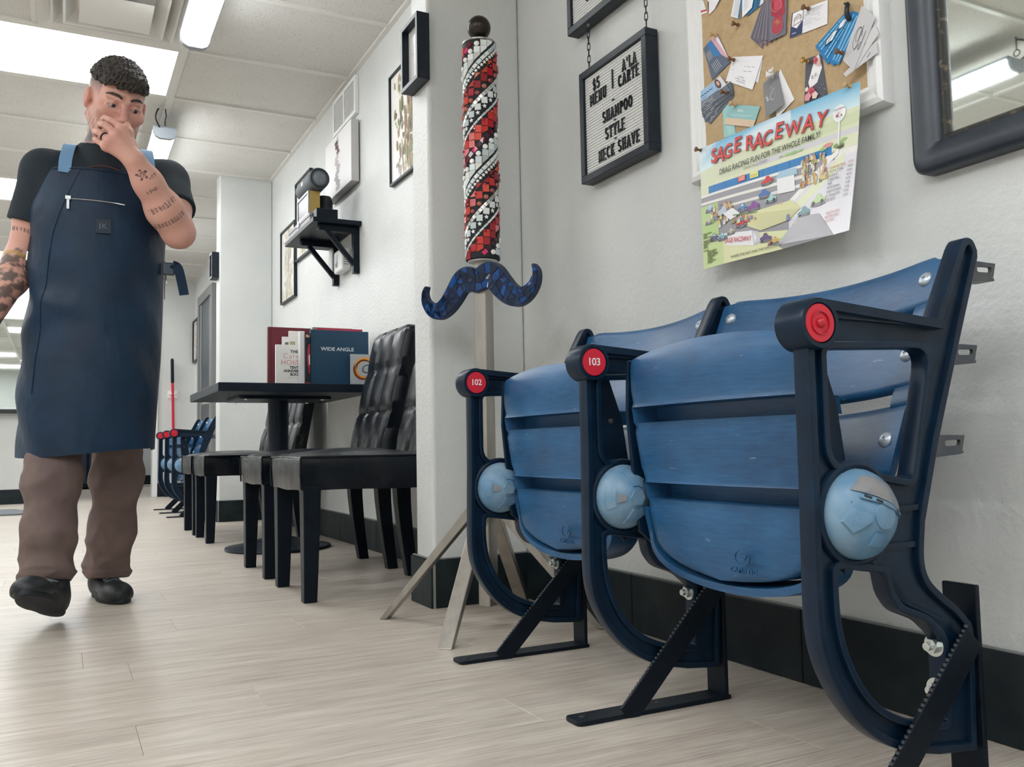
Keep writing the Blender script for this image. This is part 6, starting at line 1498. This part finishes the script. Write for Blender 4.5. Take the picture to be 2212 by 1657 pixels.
f.chain([SHL, (SHL+ELL)/2, ELL], [.056, .056, .047], k=.03); f.chain([ELL, ELL*.68+WRL*.32, ELL*.3+WRL*.7, WRL], [.047, .054, .041, .033], k=.03)
FK = dict(i=[(.150, 2.835, 1.490), (.121, 2.850, 1.516), (.106, 2.872, 1.531), (.100, 2.887, 1.530)], m=[(.134, 2.822, 1.464), (.103, 2.838, 1.497), (.092, 2.866, 1.508), (.092, 2.884, 1.504)], r=[(.117, 2.828, 1.446), (.088, 2.846, 1.474), (.079, 2.872, 1.485), (.082, 2.890, 1.482)], p=[(.108, 2.847, 1.434), (.086, 2.862, 1.452), (.079, 2.882, 1.464), (.083, 2.896, 1.463)])
FK = {q: [(a-.002, b, c-.014) for a, b, c in P_] for q, P_ in FK.items()}
for q, P_ in FK.items():
    f.cap(WRL, P_[0], .0215, .0145 if q != 'p' else .013, k=.014); r_ = {'i': 1, 'm': 1.03, 'r': .98, 'p': .86}[q]
    f.chain([np.array(p) for p in P_], [.0112*r_, .0102*r_, .0092*r_, .0080*r_], k=.003); f.ell(P_[0], (.0125, .0125, .0125), k=.008)
f.cap(FK['i'][0], FK['p'][0], .012, .011, k=.012)
f.chain([WRL+hd(-.004, .02, .012), hd(.176, 2.862, 1.437), hd(.171, 2.868, 1.480), hd(.166, 2.886, 1.510)], [.018, .0155, .0115, .0088], k=.010)
P, F = f.mesh(); P = smooth_laplace(P, F, 1, .35)
# skin colour: flush, stubble, cropped sides, ink
L_ = (P-HC)@HB.T/HS; base = np.tile(np.array(lin('#d4a091')), (len(P), 1)); mixin = lambda c, w_: base.__setitem__(slice(None), base*(1-w_[:, None])+np.array(lin(c))*w_[:, None])
st = lambda x, a, b: np.clip((x-a)/(b-a), 0, 1)
mixin('#d6a998', .5*st(fno(P, 60, 1), -.2, .5)); headm = (P[:, 2] > 1.47) & (np.abs(L_[:, 0]) < .10) & (L_[:, 1] > -.13) & (L_[:, 2] > -.14) & ~((P[:, 1] < 2.90) & (L_[:, 2] < -.02))
mixin('#c07a70', headm*.5*np.exp(-((L_[:, 0])**2+(L_[:, 1]-.105)**2+(L_[:, 2]+.03)**2)/.028**2)); mixin('#c88a80', headm*.35*(np.exp(-((np.abs(L_[:, 0])-.042)**2+(L_[:, 2]+.03)**2)/.022**2))*(L_[:, 1] > .02)); mixin('#c97f78', headm*.6*(np.abs(L_[:, 0]) > .076))
mixin('#6b5a50', headm*.62*st(-L_[:, 2]+.35*np.abs(L_[:, 0]), .045, .085)*(L_[:, 1] > -.035)*st(.5+fno(P, 700, 3), .1, .9)); mixin('#8a5a56', headm*.5*((np.abs(L_[:, 2]+.073) < .010) & (L_[:, 1] > .085) & (np.abs(L_[:, 0]) < .022)))
mixin('#4f463f', headm*.85*st(L_[:, 2], .005, .05)*(L_[:, 1] < .045)*(np.abs(L_[:, 0]) < .0785)); mixin('#4f463f', headm*.8*st(-L_[:, 1], .02, .05)*(np.abs(L_[:, 0]) < .0785))
nk = (P[:, 2] > 1.40) & (P[:, 2] < 1.56) & (P[:, 1] > 2.99) & (L_[:, 2] < -.075); mixin('#44555c', nk*.75*st(fno(P, 150, 5), -.15, .25))
mixin('#c8867c', .5*sum(np.exp(-np.sum((P-np.array(q[0]))**2, 1)/.016**2) for q in FK.values()).clip(0, 1))
ax = (WRL-ELL); LA = np.linalg.norm(ax); ax = ax/LA; vw = np.array([0, -.96, -.25]); vw -= ax*(vw@ax); vw /= np.linalg.norm(vw); sd = np.cross(vw, ax); Q = P-ELL; tA = Q@ax/LA; wA = Q@sd; on = (Q@vw > 0) & (np.linalg.norm(Q-np.outer(Q@ax, ax), axis=1) < .075) & (tA > .02) & (tA < 1.02)
gl = lambda s_: st(np.sin(wA*s_)+np.sin(wA*s_*1.73+1)+.6*np.sin(tA*LA*900+wA*300), -.1, .5)
for t0, w0, hwid, ht_, fr_ in ((.245, .004, .050, .0085, 620), (.44, .002, .044, .0085, 560), (.66, .004, .018, .0055, 700), (.79, -.018, .012, .005, 640)):
    mixin('#3a3436', on*.85*(np.abs((tA-t0)*LA+(wA-w0)*.05) < ht_)*(np.abs(wA-w0) < hwid)*gl(fr_))
su, sv = (tA-.86)*LA, wA-.006; ra_, an = np.hypot(su, sv), np.arctan2(sv, su); R_ = .0145*(.62+.38*np.cos(5*an)); mixin('#332e30', on*.9*(np.abs(ra_-R_) < .0035))
ax2 = (WRR-ELR)/np.linalg.norm(WRR-ELR); tR = (P-ELR)@ax2; nearR = (np.linalg.norm(P-ELR-np.outer(tR, ax2), axis=1) < .065) & (tR > .0) & (P[:, 0] < -.06)
mixin('#4c4a48', nearR*.85*st(fno(P, 170, 8)+.5*fno(P, 420, 9), -.25, .15)); mixin('#b98f3c', nearR*.7*(np.abs(tR-.012-.15*(P[:, 0]+.15)) < .006)); mixin('#3f3a3c', ((P[:, 0] < -.03) & (np.abs(P[:, 2]-1.205+.25*(P[:, 0]+.11)) < .006) & (P[:, 1] < 3.2))*.8*st(np.sin(P[:, 0]*600)+np.sin(P[:, 0]*970), -.3, .4))
part('body', P, F, 'skin', base)
# ring, eyes, brows, hair
rg = MB(); c_ = (np.array(FK['r'][0])*.45+np.array(FK['r'][1])*.55); rg.torus(c_, .0105, .0030, tuple(np.array(FK['r'][1])-np.array(FK['r'][0])), 20, 8); o = obj('ring', rg, 'speaker_dark', man, smooth=True)
for s_ in (-1, 1):
    m = MB(); c_ = H(s_*.031, .0775, .0015); R_ = .0128*HS
    m.ball((0, 0, 0), R_, 20); g = HB.T@np.array([.22, 1, -.30]); g /= np.linalg.norm(g); V = []; 
    for k, v in enumerate(m.v): V.append(tuple(np.array(v)+c_))
    m.v = V; cols = []
    for fc in m.f:
        ctr = np.mean([np.array(m.v[i]) for i in fc], 0)-c_; dt = float(ctr@g/np.linalg.norm(ctr)); cols.append('#11161a' if dt > .955 else '#3c4f59' if dt > .84 else '#b3a7a3')
    m.c = cols; obj('eye', m, 'gloss_eye' if 'gloss_eye' in M else 'print', man, smooth=True)
    b = MB(); pa = [H(s_*x, y, z) for x, y, z in ((.012, .0965, .0235), (.022, .0955, .0295), (.034, .0900, .0315), (.046, .0790, .0285), (.052, .0715, .0235))]; b.tube(catmull(pa, 4), [.0026]+[.0040]*5+[.0038]*5+[.0028]*5+[.0014], 8); obj('eyebrow', b, 'hair', man, smooth=True)
f = Field((.0, 2.84, 1.60), (.29, 3.18, 1.83), .0024); he((0, -.016, .044), (.083, .107, .092)); 
he((0, .062, .072), (.062, .030, .030), k=.02)
X = np.stack(np.meshgrid(*f.ax, indexing='ij'), -1).reshape(-1, 3); LL = (X-HC)@HB.T/HS
tex = .0052*fno(LL*np.array([1.3, 1, 1]), 430, 21, 9)+.0050*fno(LL, 900, 22, 9)
lowz = .050+.018*np.clip((.03-LL[:, 1])/.08, 0, 1)+.008*fno(LL, 300, 23)+.02*np.clip(np.abs(LL[:, 0])-.05, 0, .05)*(LL[:, 1] > .05)
f.v = np.maximum(f.v+(tex*HS).reshape(f.v.shape), ((lowz-LL[:, 2])*HS).reshape(f.v.shape)).astype(np.float32)
P, F = f.mesh(); part('hair', P, F, 'hair')
# t-shirt
f = Field((-.24, 2.90, .86), (.45, 3.34, 1.52), .0048)
f.cap((.02, 3.12, 1.31), (.22, 3.12, 1.32), .110, k=.05); f.cap((.035, 3.13, 1.06), (.165, 3.13, 1.06), .122, k=.06); f.cap((.10, 3.13, 1.30), (.10, 3.13, 1.05), .125, k=.06); f.cap((.035, 3.13, .93), (.155, 3.13, .93), .124, k=.06)
f.cap((.108, 3.095, 1.445), (.108, 3.085, 1.38), .080, .09, k=.04); f.cap(SHR+hd(0, 0, -.004), NB, .066, .062, k=.05); f.cap(SHL+hd(0, 0, -.004), NB, .066, .062, k=.05)
eR, eL = SHR+(ELR-SHR)*.58, SHL+(ELL-SHL)*.60
f.cap(SHR, SHR+(ELR-SHR)*.75, .068, .068, k=.03); f.cap(SHL, SHL+(ELL-SHL)*.80, .070, .072, k=.03)
X = np.stack(np.meshgrid(*f.ax, indexing='ij'), -1).reshape(-1, 3); f.v += (.0045*fno(X*np.array([1, 1, .6]), 42, 31)).reshape(f.v.shape).astype(np.float32)
for e, s0, e0 in ((eR, SHR, ELR), (eL, SHL, ELL)):
    n_ = (e0-s0)/np.linalg.norm(e0-s0); dd = ((X-e)@n_); near = np.linalg.norm(X-e-np.outer(dd, n_), axis=1) < (.098)
    if s0 is SHL: near &= (X[:, 1] < 3.05) | (X[:, 0] > .30)
    else: near &= X[:, 0] < -.04
    f.v = np.where(near.reshape(f.v.shape), np.maximum(f.v, dd.reshape(f.v.shape)), f.v).astype(np.float32)
f.cap((.109, 3.085, 1.506), (.122, 3.05, 1.60), .0625, .070, k=.006, sub=True)
P, F = f.mesh(); tee = part('t_shirt', P, F, 'shirt')
pm = MB(); pm.tube([(.108+.055*math.cos(q), 2.990+.012*math.sin(q), 1.372+.034*math.sin(q)) for q in [PI*k/12 for k in range(13)]], .0018, 6); obj('shirt_print', pm, simple('red_print', '#7d3b3e', .7), tee)
# apron
ROW = [(1.392, .110, .206, .146, 45), (1.34, .106, .206, .151, 57), (1.27, .102, .205, .155, 74), (1.19, .099, .203, .158, 90), (1.10, .098, .200, .160, 100), (1.0, .098, .198, .160, 104), (.90, .094, .200, .164, 104), (.80, .086, .206, .172, 102), (.68, .078, .208, .178, 100), (.58, .075, .204, .180, 98), (.513, .074, .200, .180, 96)]
def arow(z):
    for a, b in zip(ROW, ROW[1:]):
        if a[0] >= z >= b[0]: q = (a[0]-z)/(a[0]-b[0]); return [a[k]+(b[k]-a[k])*q for k in range(5)]
    return list(ROW[-1] if z < 1 else ROW[0])
def AP(z, u, off=0.):
    """u from -1 (image left) to 1"""
    _, cx, rx, ry, th = arow(z); q = math.radians(th)*u
    fold = .006*math.sin(q*4+z*7)*max(0, 1-z)*1.6+.010*math.exp(-((z-1.0-.14*u)/.05)**2)*math.exp(-((u+.55)/.3)**2)+.006*math.exp(-((z-.93+.1*u)/.025)**2)*math.exp(-((u+.4)/.35)**2)+.004*math.sin(z*31+q*5)*(.5+.5*math.sin(q*3))
    g = 1+(fold+off)/.17
    if abs(u) > .8: g += -.02*(abs(u)-.8)
    return Vector((cx+rx*g*math.sin(q), 3.13-ry*g*math.cos(q), z+(.012*math.sin(q*1.5)-.01 if z < .52 else 0)))
NA, NZ_ = 56, 64; m = MB(); zs = [ROW[0][0]+(ROW[-1][0]-ROW[0][0])*k/NZ_ for k in range(NZ_+1)]
F1 = [AP(z, -1+2*j/NA) for z in zs for j in range(NA+1)]; B1_ = [AP(z, -1+2*j/NA, -.004) for z in zs for j in range(NA+1)]; W = NA+1; o_ = len(F1); fs = []
for k in range(NZ_):
    for j in range(NA): a = k*W+j; fs += [(a, a+W, a+W+1, a+1), (o_+a, o_+a+1, o_+a+W+1, o_+a+W)]
    fs += [(k*W, o_+k*W, o_+(k+1)*W, (k+1)*W), (k*W+NA, (k+1)*W+NA, o_+(k+1)*W+NA, o_+k*W+NA)]
for j in range(NA): fs += [(j, j+1, o_+j+1, o_+j), (NZ_*W+j, o_+NZ_*W+j, o_+NZ_*W+j+1, NZ_*W+j+1)]
m.add(F1+B1_, fs); ap = obj('apron', m, 'apron', man, smooth=True, angle=60)
def strip_on(pts, w_, off, name, mat, parent, up=Vector((0, 0, 1)), th=.0025):
    m = MB(); 
    for a, b in zip(pts, pts[1:]): m.bar(a, b, th, w_, up=up)
    return obj(name, m, mat, parent)
def ribbon(name, path, w_, mat, parent, side=(1, 0, 0), th=.003):
    m = MB(); s0 = Vector(side); rings = []
    P_ = [Vector(p) for p in path]
    for i, p in enumerate(P_):
        d = (P_[min(i+1, len(P_)-1)]-P_[max(i-1, 0)]).normalized(); s1 = (s0-d*s0.dot(d)).normalized(); n_ = d.cross(s1); rings.append([p+s1*a*w_/2+n_*b*th/2 for a, b in ((-1, -1), (1, -1), (1, 1), (-1, 1))])
    m.ring_sweep(rings); return obj(name, m, mat, parent, smooth=True, angle=40)
a0 = AP(1.385, -.70, .004); a1 = AP(1.385, .80, .004)
s1 = ribbon('strap', catmull([a0+Vector((0, 0, -.012)), a0+Vector((.003, -.002, .03)), (a0.x+.012, 3.045, 1.468), (a0.x+.018, 3.10, 1.491), (a0.x+.022, 3.17, 1.480)], 4), .036, 'strap', ap); s1['label'] = 'light blue shoulder strap'
s2 = ribbon('strap', catmull([a1+Vector((0, 0, -.012)), a1+Vector((.0, -.002, .03)), (a1.x-.004, 3.045, 1.482), (a1.x-.010, 3.10, 1.50), (a1.x-.012, 3.17, 1.488)], 4), .036, 'strap', ap); s2['label'] = 'light blue shoulder strap'
seam = MB(); seam.tube([AP(z, -.42-.10*(1.39-z)/.9, .001) for z in [1.385-.02*k for k in range(36)]], .0014, 5); seam.tube([AP(1.386, -1+2*k/20, .001) for k in range(21)], .0020, 5); obj('seam', seam, 'apron', ap, smooth=True)
zp = MB(); zp.tube([AP(1.288-.006*k/12, -.40+.0545*k, .003) for k in range(13)], .0015, 5); obj('pocket_zip', zp, 'metal', ap, smooth=True)
p0 = AP(1.288, -.385, .006); zb_ = MB().box(p0.x-.004, p0.x+.004, p0.y-.003, p0.y+.001, p0.z-.034, p0.z).box(p0.x-.008, p0.x+.008, p0.y-.004, p0.y+.001, p0.z-.004, p0.z+.008); obj('zip_pull', zb_, 'metal', ap, bevel=.001)
pc = AP(1.205, .02, .004); fr = Fr(pc, (1, 0, .03), (-.03, 0, 1), (0, -1, 0)); pt2 = obj('label_patch', MB().prism(rpoly([(-.022, -.022), (.022, -.022), (.022, .022), (-.022, .022)], .003, 2), -.006, .002, fr), simple('dark_patch', '#0e2233', .5), ap)
mg = MB(); put_text(mg, 'K', .003, 0, .022, fr, .0024, '#53687a', weight=.006); mg.prism([(-.011, -.009), (-.008, -.009), (-.008, .009), (-.011, .009)], .002, .0024, fr, 0, '#53687a'); obj('monogram', mg, 'print', ap) 
for (z, u, s_) in ((1.135, -.80, -1), (1.09, .80, 1)):
    p0 = AP(z, u, .005); m = MB().tube([AP(z+.045-.018*k, u, .003) for k in range(8)], .0014, 5); obj('side_zip', m, 'cord', ap, smooth=True)
    m = MB().bar(p0+Vector((0, -.003, .0)), p0+Vector((s_*.003, -.005, -.030)), .005, .003, up=(0, 1, 0)); obj('zip_pull', m, 'metal', ap, bevel=.001)
bk = Vector((.300, 3.07, 1.105)); m = MB().box(bk.x-.012, bk.x+.026, bk.y-.012, bk.y+.006, bk.z-.022, bk.z+.022); obj('buckle', m, simple('grey_buckle', '#3b4a58', .4), ap, bevel=.006)
ribbon('strap_tail', catmull([bk+Vector((.016, -.008, .016)), bk+Vector((.034, -.012, .004)), bk+Vector((.046, -.010, -.04)), bk+Vector((.055, -.008, -.085))], 5), .030, 'apron', ap, side=(1, .1, .25), th=.004)
# trousers
f = Field((-.17, 2.88, .03), (.31, 3.60, 1.0), .005)
LK = [(.005, 3.14, .92), (-.008, 3.11, .66), (-.023, 3.045, .42), (-.030, 3.03, .27), (-.034, 3.03, .150)]; RK = [(.155, 3.16, .92), (.166, 3.19, .66), (.168, 3.26, .42), (.160, 3.36, .25), (.148, 3.43, .105)]
f.chain(LK, [.100, .080, .071, .067, .073], k=.05); f.chain(RK, [.100, .080, .073, .066, .072], k=.05); f.cap((.03, 3.15, .93), (.13, 3.15, .93), .105, k=.06)
X = np.stack(np.meshgrid(*f.ax, indexing='ij'), -1).reshape(-1, 3); amp = .35+1.1*np.clip((.30-X[:, 2])/.15, 0, 1)+.5*np.exp(-((X[:, 2]-.46)/.08)**2)
wr = np.sin(X[:, 2]*78+X[:, 0]*52*np.where(X[:, 0] < .06, 1, -1)+X[:, 1]*22+1.6*fno(X, 16, 41))
f.v += (-.0130*amp*(.42-np.abs(fno(X*np.array([1, 1, 1.7])+np.stack([0*X[:, 0], 0*X[:, 0], .5*X[:, 0]*np.where(X[:, 0] < .06, 1, -1)], 1), 30, 47, 4)))-.006*amp*(.4-np.abs(fno(X*np.array([1, 1, 1.5]), 62, 44, 4)))-.002*fno(X, 34, 42)).reshape(f.v.shape).astype(np.float32)
nL = np.array([.0, .25, 1.]); nR = np.array([.05, .1, 1.]); nL /= np.linalg.norm(nL); nR /= np.linalg.norm(nR); le = (X[:, 0] < .06)
cut = np.where(le, -((X-np.array([-.034, 3.03, .118]))@nL), -((X-np.array([.148, 3.43, .068]))@nR)); f.v = np.maximum(f.v-(.0035*(cut > -.026)).reshape(f.v.shape), cut.reshape(f.v.shape)).astype(np.float32)
for K_, e in ((LK, (-.034, 3.03, .05)), (RK, (.148, 3.43, .0))): f.cap(K_[4], e, .050, .056, k=.004, sub=True)
P, F = f.mesh(); tr = part('trousers', P, F, 'trousers')
# shoes, each with sole, laces and an ankle
def shoe(heel, toe, tilt_up):
    heel, toe = np.array(heel), np.array(toe); ax = toe-heel; Ls = .292; ax = ax/np.linalg.norm(ax); up0 = np.array(tilt_up, float); sd = np.cross(ax, up0); sd /= np.linalg.norm(sd); up = np.cross(sd, ax); B = np.array([ax, sd, up])
    W2 = lambda l, s_, h: heel+B.T@np.array([l, s_, h])
    lo = np.min([W2(a, b, c) for a in (-.06, .33) for b in (-.09, .09) for c in (-.03, .2)], 0); hi = np.max([W2(a, b, c) for a in (-.06, .33) for b in (-.09, .09) for c in (-.03, .2)], 0)
    f = Field(lo, hi, .004)
    e = lambda c, r, k=.03: f.ell(W2(*c), r, B, k)
    e((.035, 0, .042), (.044, .037, .050)); e((.11, 0, .036), (.075, .038, .046)); e((.20, .002, .028), (.075, .050, .040)); e((.245, .004, .026), (.048, .043, .034)); f.cap(W2(.06, 0, .06), W2(.05, 0, .125), .040, .041, k=.03)
    f.half(W2(0, 0, .013), up); f.half(W2(.05, 0, .118), -up); P, F = f.mesh(); sh = part('shoe', P, F, 'shoe')
    ol = []
    for k in range(36):
        q = 2*PI*k/36; l = .142+.152*math.cos(q); s_ = math.sin(q)*(.041+.012*st_(l, .08, .2))*(1-.15*st_(-abs(l-.10), -.04, 0)); ol.append((l, s_))
    m = MB(); m.ring_sweep([[Vector(W2(a*1.0+.142*(1-g) if False else .142+(a-.142)*g, b*g, h)) for a, b in ol] for g, h in ((.965, .0), (1, .004), (1, .020), (.975, .026))]); so = obj('sole', m, 'sole', sh, smooth=True, angle=40)
    lm = MB()
    for k in range(4):
        l = .105+.024*k; h = (.0845, .0795, .0735, .0685)[k]; lm.tube([W2(l, -.026, h-.006), W2(l+.006, 0, h+.003), W2(l+.012, .026, h-.006)], .0030, 6); lm.tube([W2(l+.012, -.026, h-.008), W2(l+.006, 0, h+.003), W2(l, .026, h-.004)], .0030, 6)
    obj('laces', lm, 'lace', sh, smooth=True); return sh
def st_(x, a, b): return min(1, max(0, (x-a)/(b-a)))
shoe((.002, 3.030, .014), (-.088, 2.765, .122), (0, .3, 1)); shoe((.122, 3.520, .001), (.192, 3.24, .001), (0, 0, 1))
